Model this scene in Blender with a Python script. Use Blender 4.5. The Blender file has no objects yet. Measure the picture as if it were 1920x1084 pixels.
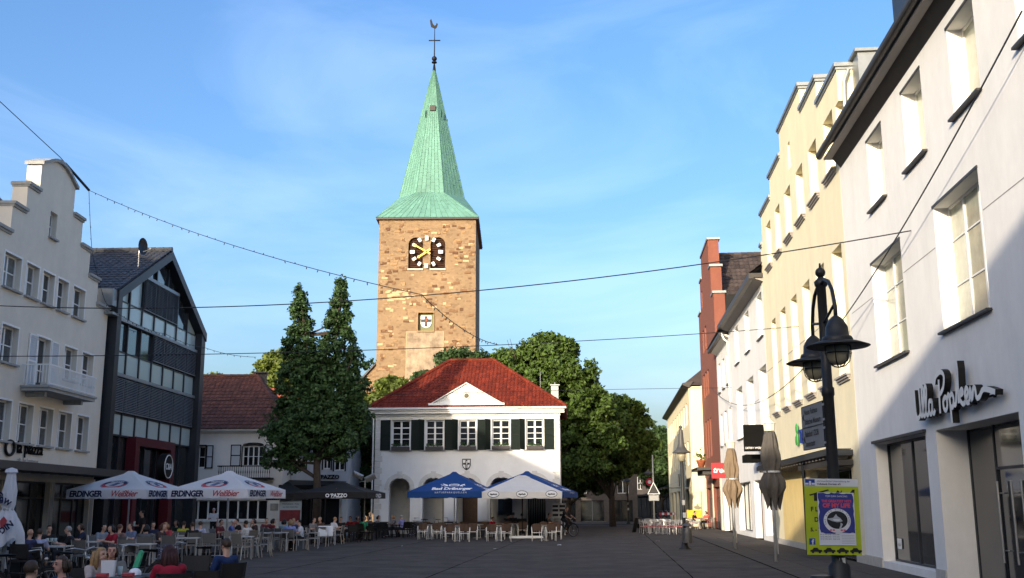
import bpy, math, random
import numpy as np
from mathutils import Vector, Matrix
from mathutils.geometry import tessellate_polygon
random.seed(7); RNG = np.random.default_rng(7)
S = bpy.context.scene
COL = S.collection
R = math.radians

# ------------------------------------------------------------------ camera, sky, sun, exposure
PITCH, ROLL = math.atan(404/1960.0), 0.0037
cam_d = bpy.data.cameras.new('camera'); cam_d.sensor_width = 36.0; cam_d.lens = 36.0*1960/1920
cam_d.clip_start = 0.1; cam_d.clip_end = 3000
cam = bpy.data.objects.new('camera', cam_d); COL.objects.link(cam)
_r0, _u0 = Vector((1, 0, 0)), Vector((0, -math.sin(PITCH), math.cos(PITCH)))
_rt = (_r0 - ROLL*_u0).normalized(); _up = (_u0 + ROLL*_r0).normalized(); _bk = _rt.cross(_up)
cam.matrix_world = Matrix(((_rt.x, _up.x, _bk.x, 0), (_rt.y, _up.y, _bk.y, 0), (_rt.z, _up.z, _bk.z, 1.8), (0, 0, 0, 1)))
S.camera = cam
SUN_EL, SUN_TH = R(12.0), R(27.0)          # evening sun, behind the camera and to its left
W = bpy.data.worlds.new('World'); S.world = W; W.use_nodes = True
nt = W.node_tree; nt.nodes.clear()
def N(t, **k):
    n = nt.nodes.new(t)
    for a, b in k.items(): setattr(n, a, b)
    return n
sky = N('ShaderNodeTexSky', sky_type='NISHITA', sun_disc=False, sun_elevation=SUN_EL, sun_rotation=R(180)+SUN_TH,
        altitude=50, air_density=1.0, dust_density=5.0, ozone_density=2.0)
tc = N('ShaderNodeTexCoord'); mp = N('ShaderNodeMapping'); mp.inputs['Scale'].default_value = (1.0, 1.6, 3.2)
mp.inputs['Rotation'].default_value = (0.2, 0.5, 0.4)
nz = N('ShaderNodeTexNoise'); nz.inputs['Scale'].default_value = 2.3; nz.inputs['Detail'].default_value = 7; nz.inputs['Roughness'].default_value = 0.55
nz.inputs['Distortion'].default_value = 0.6
cr = N('ShaderNodeValToRGB'); cr.color_ramp.elements[0].position = 0.44; cr.color_ramp.elements[1].position = 0.86
cr.color_ramp.elements[1].color = (0.16, 0.16, 0.16, 1)
hs = N('ShaderNodeHueSaturation'); hs.inputs['Saturation'].default_value = 1.20; hs.inputs['Value'].default_value = 1.0
mx = N('ShaderNodeMix', data_type='RGBA'); mx.inputs[7].default_value = (7.0, 7.4, 8.0, 1)
bg = N('ShaderNodeBackground'); bg.inputs['Strength'].default_value = 0.15
wo = N('ShaderNodeOutputWorld')
L = nt.links.new
L(tc.outputs['Generated'], mp.inputs['Vector']); L(mp.outputs['Vector'], nz.inputs['Vector']); L(nz.outputs['Fac'], cr.inputs['Fac'])
L(sky.outputs['Color'], hs.inputs['Color']); L(hs.outputs['Color'], mx.inputs[6]); L(cr.outputs['Color'], mx.inputs[0])
tint = N('ShaderNodeMix', data_type='RGBA', blend_type='MULTIPLY'); tint.inputs[0].default_value = 1; tint.inputs[7].default_value = (0.85, 0.905, 1.04, 1)   # the picture's cool white balance
L(mx.outputs[2], tint.inputs[6]); L(tint.outputs[2], bg.inputs['Color']); L(bg.outputs['Background'], wo.inputs['Surface'])
sun_d = bpy.data.lights.new('sun', 'SUN'); sun_d.energy = 2.6; sun_d.angle = R(0.53); sun_d.color = (1.0, 0.86, 0.66)
sun = bpy.data.objects.new('sun', sun_d); COL.objects.link(sun)
_sd = Vector((-math.sin(SUN_TH)*math.cos(SUN_EL), -math.cos(SUN_TH)*math.cos(SUN_EL), math.sin(SUN_EL)))
sun.rotation_euler = _sd.to_track_quat('Z', 'Y').to_euler(); sun.location = (-20, -30, 40)
V = S.view_settings; V.view_transform = 'Standard'; V.look = 'None'; V.exposure = 1.32; V.gamma = 1.0; V.use_curve_mapping = False
S.render.engine = 'CYCLES'
S.cycles.max_bounces = 7; S.cycles.diffuse_bounces = 5; S.cycles.glossy_bounces = 2; S.cycles.transparent_max_bounces = 6; S.cycles.transmission_bounces = 2

# ------------------------------------------------------------------ materials
MATS = {}
def mat(name, col, rough=0.8, var=0.0, scale=4.0, bump=0.0, bscale=40.0, metal=0.0, spec=0.4, grime=0.0, island=0.0, trans=0.0, coat=0.0):
    """Principled material whose base colour wanders by `var` with a noise, plus fine bump; grime = broad darker wear."""
    if name in MATS: return MATS[name]
    m = bpy.data.materials.new(name); m.use_nodes = True; t = m.node_tree; b = t.nodes['Principled BSDF']
    b.inputs['Base Color'].default_value = (*col, 1); b.inputs['Roughness'].default_value = rough; b.inputs['Metallic'].default_value = metal
    b.inputs['Specular IOR Level'].default_value = spec
    if coat: b.inputs['Coat Weight'].default_value = coat
    ln = t.links.new
    co = t.nodes.new('ShaderNodeTexCoord')
    src = None
    def mul(src, fac):
        q = t.nodes.new('ShaderNodeMix'); q.data_type = 'RGBA'; q.blend_type = 'MULTIPLY'; q.inputs[0].default_value = 1
        if src is None: q.inputs[6].default_value = (*col, 1)
        else: ln(src, q.inputs[6])
        ln(fac, q.inputs[7]); return q.outputs[2]
    def ramp(fac, lo, hi, p0=0.3, p1=0.7):
        rp = t.nodes.new('ShaderNodeMapRange'); rp.inputs[1].default_value = p0; rp.inputs[2].default_value = p1
        rp.inputs[3].default_value = lo; rp.inputs[4].default_value = hi; ln(fac, rp.inputs[0]); return rp.outputs[0]
    if var:
        n = t.nodes.new('ShaderNodeTexNoise'); n.inputs['Scale'].default_value = scale; n.inputs['Detail'].default_value = 6; n.inputs['Roughness'].default_value = 0.65
        ln(co.outputs['Object'], n.inputs['Vector']); src = mul(src, ramp(n.outputs['Fac'], 1-var, 1+var))
    if grime:
        n = t.nodes.new('ShaderNodeTexNoise'); n.inputs['Scale'].default_value = 0.55; n.inputs['Detail'].default_value = 8; n.inputs['Roughness'].default_value = 0.7
        mpn = t.nodes.new('ShaderNodeMapping'); mpn.inputs['Scale'].default_value = (1.6, 1.6, 0.5)
        ln(co.outputs['Object'], mpn.inputs['Vector']); ln(mpn.outputs['Vector'], n.inputs['Vector']); src = mul(src, ramp(n.outputs['Fac'], 1-grime, 1.0, 0.35, 0.6))
    if island:
        gm = t.nodes.new('ShaderNodeNewGeometry'); src = mul(src, ramp(gm.outputs['Random Per Island'], 1-island, 1+island, 0, 1))
    if src is not None: ln(src, b.inputs['Base Color'])
    if bump:
        n2 = t.nodes.new('ShaderNodeTexNoise'); n2.inputs['Scale'].default_value = bscale; n2.inputs['Detail'].default_value = 4
        bp = t.nodes.new('ShaderNodeBump'); bp.inputs['Strength'].default_value = bump; bp.inputs['Distance'].default_value = 0.02
        ln(co.outputs['Object'], n2.inputs['Vector']); ln(n2.outputs['Fac'], bp.inputs['Height']); ln(bp.outputs['Normal'], b.inputs['Normal'])
    if trans:
        tr = t.nodes.new('ShaderNodeBsdfTranslucent'); ms = t.nodes.new('ShaderNodeMixShader'); ms.inputs[0].default_value = trans
        if src is not None: ln(src, tr.inputs['Color'])
        else: tr.inputs['Color'].default_value = (*col, 1)
        out = t.nodes['Material Output']; ln(b.outputs[0], ms.inputs[1]); ln(tr.outputs[0], ms.inputs[2]); ln(ms.outputs[0], out.inputs['Surface'])
    MATS[name] = m; return m

# ------------------------------------------------------------------ mesh helpers
class MB:
    def __init__(s): s.v = []; s.f = []; s.m = []
    def add(s, vs, fs, m=0):
        b = len(s.v); s.v += [tuple(p) for p in vs]; s.f += [tuple(b+i for i in f) for f in fs]; s.m += [m]*len(fs); return s
    def box(s, x0, x1, y0, y1, z0, z1, m=0):
        return s.add([(x0,y0,z0),(x1,y0,z0),(x1,y1,z0),(x0,y1,z0),(x0,y0,z1),(x1,y0,z1),(x1,y1,z1),(x0,y1,z1)],
                     [(0,3,2,1),(4,5,6,7),(0,1,5,4),(1,2,6,5),(2,3,7,6),(3,0,4,7)], m)
    def bevbox(s, x0, x1, y0, y1, z0, z1, e=0.02, m=0):     # front (y0) edges chamfered
        return s.add([(x0,y1,z0),(x1,y1,z0),(x1,y1,z1),(x0,y1,z1),(x0,y0+e,z0),(x1,y0+e,z0),(x1,y0+e,z1),(x0,y0+e,z1),
                      (x0+e,y0,z0+e),(x1-e,y0,z0+e),(x1-e,y0,z1-e),(x0+e,y0,z1-e)],
                     [(0,4,5,1),(1,5,6,2),(2,6,7,3),(3,7,4,0),(4,8,9,5),(5,9,10,6),(6,10,11,7),(7,11,8,4),(8,11,10,9)], m)
    def obox(s, mtx, sx, sy, sz, m=0):
        return s.add([mtx @ Vector((a*sx/2, b*sy/2, c*sz/2)) for c in (-1,1) for a, b in ((-1,-1),(1,-1),(1,1),(-1,1))],
                     [(0,3,2,1),(4,5,6,7),(0,1,5,4),(1,2,6,5),(2,3,7,6),(3,0,4,7)], m)
    def tube(s, pts, r, n=6, m=0, cap=True, flat=None):
        pts = [Vector(p) for p in pts]; k = len(pts)
        rr = list(r) if isinstance(r, (list, tuple)) else [r]*k
        d0 = (pts[1]-pts[0]).normalized(); a = Vector((0,0,1)) if abs(d0.z) < 0.9 else Vector((1,0,0))
        u = d0.cross(a).normalized(); vs = []
        for i, p in enumerate(pts):
            d = (pts[min(i+1,k-1)]-pts[max(i-1,0)]).normalized(); u = (u - d*u.dot(d)).normalized(); w = d.cross(u)
            for j in range(n):
                t = 2*math.pi*j/n; vs.append(p + (u*math.cos(t) + w*math.sin(t)*(flat or 1))*rr[i])
        fs = [(i*n+j, i*n+(j+1)%n, (i+1)*n+(j+1)%n, (i+1)*n+j) for i in range(k-1) for j in range(n)]
        if cap: fs += [tuple(range(n))[::-1], tuple((k-1)*n+j for j in range(n))]
        return s.add(vs, fs, m)
    def lathe(s, prof, c=(0,0,0), n=12, m=0, cap=True):
        vs = [(c[0]+r*math.cos(2*math.pi*j/n), c[1]+r*math.sin(2*math.pi*j/n), c[2]+z) for r, z in prof for j in range(n)]
        k = len(prof); fs = [(i*n+j, i*n+(j+1)%n, (i+1)*n+(j+1)%n, (i+1)*n+j) for i in range(k-1) for j in range(n)]
        if cap: fs += [tuple(range(n))[::-1], tuple((k-1)*n+j for j in range(n))]
        return s.add(vs, fs, m)
    def ball(s, c, r, n=10, k=7, m=0):
        rx, ry, rz = r if isinstance(r, (list, tuple)) else (r, r, r); vs = []; fs = []
        for i in range(k+1):
            a = math.pi*i/k
            for j in range(n):
                t = 2*math.pi*j/n; vs.append((c[0]+rx*math.sin(a)*math.cos(t), c[1]+ry*math.sin(a)*math.sin(t), c[2]-rz*math.cos(a)))
        fs = [(i*n+j, i*n+(j+1)%n, (i+1)*n+(j+1)%n, (i+1)*n+j) for i in range(k) for j in range(n)]
        return s.add(vs, fs, m)
    def prism(s, poly, y0, y1, m=0):                       # polygon in x,z pushed along y
        n = len(poly); vs = [(x, y0, z) for x, z in poly] + [(x, y1, z) for x, z in poly]
        tri = tessellate_polygon([[Vector((x, z, 0)) for x, z in poly]])
        fs = [tuple(t) for t in tri] + [tuple(n+i for i in t[::-1]) for t in tri] + [(i, (i+1) % n, n+(i+1) % n, n+i) for i in range(n)]
        return s.add(vs, fs, m)
    def prismz(s, poly, z0, z1, m=0):
        n = len(poly); vs = [(x, y, z0) for x, y in poly] + [(x, y, z1) for x, y in poly]
        return s.add(vs, [tuple(range(n))[::-1], tuple(range(n, 2*n))] + [(i, (i+1) % n, n+(i+1) % n, n+i) for i in range(n)], m)
    def wall(s, outline, holes, T, rev, m=0, mrev=None, back=True):
        """upright wall: outline and holes in x,z; front at y=0, back at y=T, hole reveals `rev` deep"""
        loops = [outline] + holes; flat = [p for l in loops for p in l]
        tri = tessellate_polygon([[Vector((x, z, 0)) for x, z in l] for l in loops])
        s.add([(x, 0, z) for x, z in flat], [tuple(t) for t in tri], m)
        n = len(outline); s.add([(x, 0, z) for x, z in outline] + [(x, T, z) for x, z in outline], [(i, (i+1) % n, n+(i+1) % n, n+i) for i in range(n)], m)
        if back: tri = tessellate_polygon([[Vector((x, z, 0)) for x, z in outline]]); s.add([(x, T, z) for x, z in outline], [tuple(t) for t in tri], m)
        for h in holes:
            n = len(h); s.add([(x, 0, z) for x, z in h] + [(x, rev, z) for x, z in h], [(i, (i+1) % n, n+(i+1) % n, n+i) for i in range(n)], m if mrev is None else mrev)
        return s
    def mesh(s, name, mats, smooth=False):
        me = bpy.data.meshes.new(name); me.from_pydata(s.v, [], s.f)
        for x in (mats if isinstance(mats, (list, tuple)) else [mats]): me.materials.append(x)
        if any(s.m): me.polygons.foreach_set('material_index', s.m)
        if smooth: me.polygons.foreach_set('use_smooth', [True]*len(me.polygons))
        me.update(); return me
def rect(x0, x1, z0, z1): return [(x0,z0),(x1,z0),(x1,z1),(x0,z1)]
def ob(name, me, parent=None, loc=(0,0,0), rot=(0,0,0), mats=None):
    o = bpy.data.objects.new(name, me); COL.objects.link(o); o.location = loc; o.rotation_euler = rot
    if parent: o.parent = parent
    if mats:
        for i, x in enumerate(mats):
            o.material_slots[i].link = 'OBJECT'; o.material_slots[i].material = x
    return o
def put(mb, name, m, parent=None, loc=(0,0,0), rot=(0,0,0), smooth=False): return ob(name, mb.mesh(name, m, smooth), parent, loc, rot)
def tag(o, label=None, cat=None, group=None, kind=None):
    for k, v in (('label', label), ('category', cat), ('group', group), ('kind', kind)):
        if v: o[k] = v
    return o
def thing(name, label, cat, loc=(0,0,0), rz=0.0, group=None, kind=None):
    return tag(ob(name, None, None, loc, (0,0,rz)), label, cat, group, kind)
def copy_tree(o, parent=None):
    c = o.copy(); COL.objects.link(c)
    if parent: c.parent = parent
    for ch in [x for x in o.children]: copy_tree(ch, c)
    return c
def clone(o, label, loc, rz=None, group=None):
    c = copy_tree(o); c.location = loc
    if rz is not None: c.rotation_euler = (0, 0, rz)
    if label: c['label'] = label
    if group: c['group'] = group
    return c
_TX = {}
def text_mesh(txt, size, m, ext=0.0, off=0.0, shear=0.0, align='CENTER', space=1.0, key=None):
    c = bpy.data.curves.new('t', 'FONT'); c.body = txt; c.size = size; c.extrude = ext; c.offset = off; c.shear = shear; c.align_x = align
    c.space_character = space; c.resolution_u = 3
    o = bpy.data.objects.new('t', c); COL.objects.link(o)
    me = bpy.data.meshes.new_from_object(o); bpy.data.objects.remove(o); bpy.data.curves.remove(c)
    me.materials.clear(); me.materials.append(m); return me
def letters(txt, size, m, parent, loc, rot=(math.pi/2,0,0), name='lettering', **k):
    me = text_mesh(txt, size, m, **k); me.name = name
    return ob(name, me, parent, loc, rot)
_WIN = {}
def window(parent, x0, x1, z0, z1, y, fm, pm, nx=2, hz=(), bar=0.055, dep=0.06, name='window', sill=None, pane_y=0.035, thin=None):
    """frame (with its bars) + pane; sill = (material, proud, thickness, side overhang, material2)"""
    if pm.name == 'window_glass': pm = (M_glass, M_glassn, M_glass, M_glassm)[int(abs(x0)*7+abs(z0)*3) % 4]
    w, h = round(x1-x0, 3), round(z1-z0, 3); key = (w, h, nx, tuple(hz), bar, dep, fm.name, thin)
    if key not in _WIN:
        b = MB(); b.box(0, bar, 0, dep, 0, h); b.box(w-bar, w, 0, dep, 0, h); b.box(bar, w-bar, 0, dep, 0, bar); b.box(bar, w-bar, 0, dep, h-bar, h)
        for i in range(1, nx):
            c = w*i/nx; q = bar*0.75; b.box(c-q, c+q, 0.004, dep-0.004, bar, h-bar)
        for t in hz:
            c = h*t; q = (thin or bar*0.5)
            xs = [bar] + [w*i/nx for i in range(1, nx)] + [w-bar]
            for i in range(len(xs)-1):
                a0 = xs[i] + (bar*0.75 if i else 0); a1 = xs[i+1] - (bar*0.75 if i < len(xs)-2 else 0)
                b.box(a0, a1, 0.01, dep-0.01, c-q, c+q)
        p = MB(); p.box(bar*0.5, w-bar*0.5, pane_y, pane_y+0.012, bar*0.5, h-bar*0.5)
        _WIN[key] = (b.mesh('window', fm), p)
    me, p = _WIN[key]
    o = ob(name, me, parent, (x0, y, z0))
    pk = key + (pm.name,)
    if pk not in _WIN: _WIN[pk] = p.mesh('pane', pm)
    ob('pane', _WIN[pk], o)
    if sill:
        sm, proud, th, oh = sill; sk = ('sill', w, y, sill[0].name, proud, th, oh)
        if sk not in _WIN: _WIN[sk] = MB().box(-oh, w+oh, -y-proud, -0.004, -th, 0.0).mesh('sill', sm)
        ob('sill', _WIN[sk], o)
    return o
# ------------------------------------------------------------------ palette
M_white = mat('white_render', (0.80,0.79,0.77), 0.9, 0.03, 2.0, 0.15, 60, grime=0.09)
M_hallw = mat('hall_white_render', (0.80,0.80,0.79), 0.9, 0.03, 2.0, 0.12, 60, grime=0.05)
M_cream = mat('cream_render', (0.80,0.725,0.52), 0.9, 0.03, 2.0, 0.15, 60, grime=0.10)
M_cream2 = mat('pale_yellow_render', (0.78,0.70,0.48), 0.9, 0.03, 2.0, 0.1, 60, grime=0.05)
M_beige = mat('beige_render', (0.71,0.65,0.555), 0.9, 0.04, 2.0, 0.15, 60, grime=0.07)
M_brick = mat('red_render', (0.215,0.075,0.050), 0.9, 0.08, 3.0, 0.2, 60, grime=0.1)
M_bluew = mat('blue_grey_render', (0.50,0.55,0.62), 0.9, 0.03, 2.0, 0.12, 60, grime=0.06)
M_housew = mat('house_white_render', (0.82,0.79,0.75), 0.9, 0.03, 2.0, 0.12, 60, grime=0.06)
M_trim = mat('white_paint', (0.78,0.78,0.76), 0.5, 0.02)
M_offtrim = mat('cream_trim', (0.70,0.66,0.54), 0.8, 0.04)
M_stonegrey = mat('grey_stone', (0.33,0.33,0.32), 0.85, 0.12, 6, 0.2)
M_lightstone = mat('light_stone', (0.62,0.61,0.58), 0.85, 0.08, 5, 0.15)
M_plinth = mat('plinth_stone', (0.46,0.44,0.40), 0.85, 0.12, 6, 0.2)
M_darkstone = mat('dark_plinth', (0.06,0.055,0.055), 0.8, 0.2, 6, 0.2)
M_steel = mat('anthracite_steel', (0.022,0.026,0.034), 0.45, 0.1, 3, metal=0.2)
M_bandgrey = mat('aluminium_band', (0.26,0.28,0.30), 0.45, 0.06, 3, metal=0.5)
M_blind = mat('blind_aluminium', (0.20,0.20,0.205), 0.5, 0.05, 3, metal=0.4)
M_red = mat('portal_red', (0.085,0.006,0.013), 0.4, 0.05)
M_frost = mat('frosted_glass', (0.42,0.50,0.49), 0.25, 0.05, 0.7, spec=0.6)
M_glass = mat('window_glass', (0.030,0.036,0.042), 0.06, 0.25, 1.2, spec=0.9)
M_glassd = mat('dark_glass', (0.012,0.014,0.016), 0.06, 0.3, 0.8, spec=0.7)
M_glasslit = mat('curtained_glass', (0.42,0.43,0.34), 0.10, 0.35, 0.7, spec=0.7)
M_shopglass = mat('shop_glass', (0.035,0.037,0.036), 0.05, 0.4, 0.6, spec=0.9)
M_curtain = mat('net_curtain', (0.55,0.56,0.52), 0.9, 0.05, 3)
M_interior = mat('dark_interior', (0.012,0.012,0.013), 0.9, 0.3, 2)
M_black = mat('black_paint', (0.009,0.009,0.0095), 0.55, 0.1, 5, spec=0.25)
M_lampblk = mat('lamp_iron', (0.018,0.018,0.019), 0.5, 0.2, 9, 0.1, 60)
M_eave = mat('dark_eave_metal', (0.045,0.042,0.042), 0.5, 0.15, 4, metal=0.3)
M_soffit = mat('grey_soffit', (0.30,0.28,0.27), 0.8, 0.05, 4)
M_zinc = mat('zinc_sheet', (0.26,0.28,0.29), 0.45, 0.1, 4, metal=0.6)
M_shutter = mat('dark_green_shutter', (0.006,0.013,0.010), 0.6, 0.15, 5, spec=0.2)
M_shutterw = mat('pale_shutter', (0.55,0.57,0.60), 0.6, 0.04)
M_tiler = mat('red_clay_tile', (0.165,0.026,0.013), 0.75, 0.14, 3, 0.1, 50, spec=0.2, grime=0.2, island=0.25)
M_tiled = mat('brown_red_tile', (0.120,0.043,0.027), 0.8, 0.12, 3, 0.1, 50, island=0.25)
M_tileo = mat('orange_tile', (0.42,0.085,0.035), 0.7, 0.10, 3, island=0.2)
M_tileb = mat('brown_tile', (0.055,0.042,0.038), 0.6, 0.2, 3, 0.1, 50, island=0.35)
M_tileg = mat('slate_grey_tile', (0.040,0.042,0.050), 0.45, 0.12, 3, 0.1, 50, island=0.3)
M_copper = mat('green_copper', (0.135,0.30,0.245), 0.65, 0.10, 0.8, 0.1, 20, grime=0.16, island=0.09)
M_coppers = mat('copper_seam', (0.09,0.21,0.15), 0.6, 0.08)
M_wood = mat('varnished_wood', (0.10,0.05,0.025), 0.5, 0.2, 8)
M_skin = [mat('skin_%s' % n, c, 0.55, 0.05, 8) for n, c in (('fair',(0.56,0.33,0.24)),('tan',(0.43,0.24,0.16)),('rosy',(0.55,0.29,0.22)))]
M_alu = mat('aluminium', (0.42,0.42,0.42), 0.38, 0.05, 6, metal=0.7)
M_gold = mat('gilt', (0.75,0.47,0.10), 0.35, 0.05, 6, metal=0.5)
M_wire = mat('cable', (0.012,0.013,0.016), 0.6)
M_bulb = mat('bulb_glass', (0.05,0.06,0.06), 0.2, spec=0.8)

def ground_mat(name, col, vs=0.25):
    m = mat(name, col, 0.82, vs, 0.35, 0.25, 90, spec=0.35, grime=0.22)
    return m
M_asphalt = ground_mat('asphalt', (0.070,0.058,0.049))
M_slab = mat('plaza_asphalt', (0.083,0.070,0.062), 0.9, 0.22, 0.8, 0.3, 120, spec=0.18, grime=0.38)
M_joint = mat('joint_tar', (0.016,0.015,0.014), 1.0, spec=0.0)
M_pave = mat('pavement_block', (0.085,0.073,0.064), 0.9, 0.16, 1.5, 0.3, 60, spec=0.2, grime=0.18)

def stone_mat():
    m = bpy.data.materials.new('sandstone_masonry'); m.use_nodes = True; t = m.node_tree; b = t.nodes['Principled BSDF']; ln = t.links.new
    co = t.nodes.new('ShaderNodeTexCoord'); mp = t.nodes.new('ShaderNodeMapping'); mp.inputs['Scale'].default_value = (3.1, 3.1, 5.2)
    nd = t.nodes.new('ShaderNodeTexNoise'); nd.inputs['Scale'].default_value = 3.0
    ad = t.nodes.new('ShaderNodeMix'); ad.data_type = 'RGBA'; ad.blend_type = 'LINEAR_LIGHT'; ad.inputs[0].default_value = 0.10
    ln(co.outputs['Object'], mp.inputs['Vector']); ln(mp.outputs['Vector'], ad.inputs[6]); ln(mp.outputs['Vector'], nd.inputs['Vector']); ln(nd.outputs['Color'], ad.inputs[7])
    vo = t.nodes.new('ShaderNodeTexVoronoi'); vo.inputs['Scale'].default_value = 1.0; vo.inputs['Randomness'].default_value = 0.85; ln(ad.outputs[2], vo.inputs['Vector'])
    ve = t.nodes.new('ShaderNodeTexVoronoi'); ve.feature = 'DISTANCE_TO_EDGE'; ve.inputs['Randomness'].default_value = 0.85; ln(ad.outputs[2], ve.inputs['Vector'])
    sp = t.nodes.new('ShaderNodeSeparateColor'); ln(vo.outputs['Color'], sp.inputs[0])
    cr = t.nodes.new('ShaderNodeValToRGB'); e = cr.color_ramp.elements
    e[0].position = 0; e[0].color = (0.153,0.091,0.052,1); e[1].position = 1; e[1].color = (0.308,0.216,0.130,1)
    for p, c in ((0.10,(0.207,0.131,0.073,1)),(0.25,(0.244,0.161,0.091,1)),(0.7,(0.264,0.176,0.100,1)),(0.95,(0.288,0.196,0.113,1))):
        k = e.new(p); k.color = c
    ln(sp.outputs[0], cr.inputs[0])
    mr = t.nodes.new('ShaderNodeMapRange'); mr.inputs[1].default_value = 0.0; mr.inputs[2].default_value = 0.09; mr.inputs[3].default_value = 1.0; mr.inputs[4].default_value = 0.0
    ln(ve.outputs['Distance'], mr.inputs[0])
    mx = t.nodes.new('ShaderNodeMix'); mx.data_type = 'RGBA'; ln(mr.outputs[0], mx.inputs[0]); ln(cr.outputs[0], mx.inputs[6]); mx.inputs[7].default_value = (0.267,0.187,0.111,1)
    nb = t.nodes.new('ShaderNodeTexNoise'); nb.inputs['Scale'].default_value = 0.35; nb.inputs['Detail'].default_value = 6; ln(co.outputs['Object'], nb.inputs['Vector'])
    m2 = t.nodes.new('ShaderNodeMapRange'); m2.inputs[1].default_value = 0.3; m2.inputs[2].default_value = 0.7; m2.inputs[3].default_value = 0.84; m2.inputs[4].default_value = 1.1; ln(nb.outputs['Fac'], m2.inputs[0])
    mm = t.nodes.new('ShaderNodeMix'); mm.data_type = 'RGBA'; mm.blend_type = 'MULTIPLY'; mm.inputs[0].default_value = 1; ln(mx.outputs[2], mm.inputs[6]); ln(m2.outputs[0], mm.inputs[7])
    ln(mm.outputs[2], b.inputs['Base Color']); b.inputs['Roughness'].default_value = 0.9
    bp = t.nodes.new('ShaderNodeBump'); bp.inputs['Strength'].default_value = 0.5; bp.inputs['Distance'].default_value = 0.05
    ln(ve.outputs['Distance'], bp.inputs['Height']); ln(bp.outputs['Normal'], b.inputs['Normal']); return m
M_tower = stone_mat()
M_ston = [mat('stone_%s' % n, c, 0.9, 0.2, 9, 0.3, 20) for n, c in (('dark',(0.12,0.062,0.034)),('brown',(0.19,0.105,0.055)),('ochre',(0.32,0.20,0.10)),('pale',(0.45,0.34,0.20)))]
def leaf_mat(name, c, isl=0.45): return mat(name, c, 0.55, 0.25, 0.6, spec=0.25, island=isl, trans=0.28)
M_leafd = leaf_mat('ginkgo_leaf', (0.055,0.105,0.036)); M_leafl = leaf_mat('lime_leaf', (0.075,0.125,0.026))
M_leafy = leaf_mat('yellow_green_leaf', (0.12,0.16,0.032)); M_leafm = leaf_mat('mid_green_leaf', (0.055,0.10,0.035))
M_bark = mat('bark', (0.055,0.042,0.033), 0.9, 0.3, 9, 0.5, 25)
M_sblk = mat('sign_black', (0.006,0.006,0.006), 0.9, spec=0.1)
M_glassm = mat('net_curtain_glass', (0.13,0.14,0.14), 0.08, 0.5, 2.2, spec=0.9)
M_glassn = mat('mid_grey_glass', (0.065,0.072,0.078), 0.06, 0.5, 1.6, spec=0.9)  # pane tone between the plain and the curtained glass
M_shadewall = mat('shaded_wall', (0.085,0.072,0.066), 0.9, 0.2, 4, 0.2)  # shade of the street end put into the wall colour of its houses
# ------------------------------------------------------------------ ground
tag(put(MB().add([(-400,-300,-0.02),(400,-300,-0.02),(400,900,-0.02),(-400,900,-0.02)], [(0,1,2,3)]), 'ground', M_asphalt), kind='structure')
plaza = tag(put(MB().add([(-17.2,-18,-0.012),(12,-18,-0.012),(12,100,-0.012),(-17.2,100,-0.012)], [(0,1,2,3)]), 'plaza', M_joint), kind='structure')
def slabs():
    ca, sa = math.cos(R(-5.27)), math.sin(R(-5.27)); y = 4.0; k = 0
    rows = []
    while y < 98:
        dy = 5.2 + 1.5*math.sin(k*2.1); rows.append((y, y+dy)); y += dy; k += 1
    cols = []; x = -26.0; j = 0
    while x < 12: cols.append(x); x += 5.4 + 1.3*math.sin(j*1.9); j += 1
    for k, (y0, y1) in enumerate(rows):
        for j in range(len(cols)-1):
            x, dx, g = cols[j], cols[j+1]-cols[j], 0.018
            q = [(x+g, y0+g), (x+dx-g, y0+g), (x+dx-g, y1-g), (x+g, y1-g)]
            w = [(a*ca - b*sa, a*sa + b*ca) for a, b in q]
            if -17.1 < min(p[0] for p in w) and max(p[0] for p in w) < 15 and max(p[1] for p in w) < 99:
                n = 6; vs = []; fs = []                     # a slightly uneven sheet, its edges crumbled
                for b_ in range(n+1):
                    for a_ in range(n+1):
                        u, v = a_/n, b_/n
                        px = (q[0][0]+(q[1][0]-q[0][0])*u); py = (q[0][1]+(q[3][1]-q[0][1])*v)
                        if a_ in (0, n): px += random.uniform(-.012, .012)
                        if b_ in (0, n): py += random.uniform(-.012, .012)
                        vs.append((px*ca-py*sa, px*sa+py*ca, random.uniform(-.002, .003)))
                fs = [(b_*(n+1)+a_, b_*(n+1)+a_+1, (b_+1)*(n+1)+a_+1, (b_+1)*(n+1)+a_) for b_ in range(n) for a_ in range(n)]
                put(MB().add(vs, fs), 'paving_slab', M_slab, plaza, smooth=True)
slabs()
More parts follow.
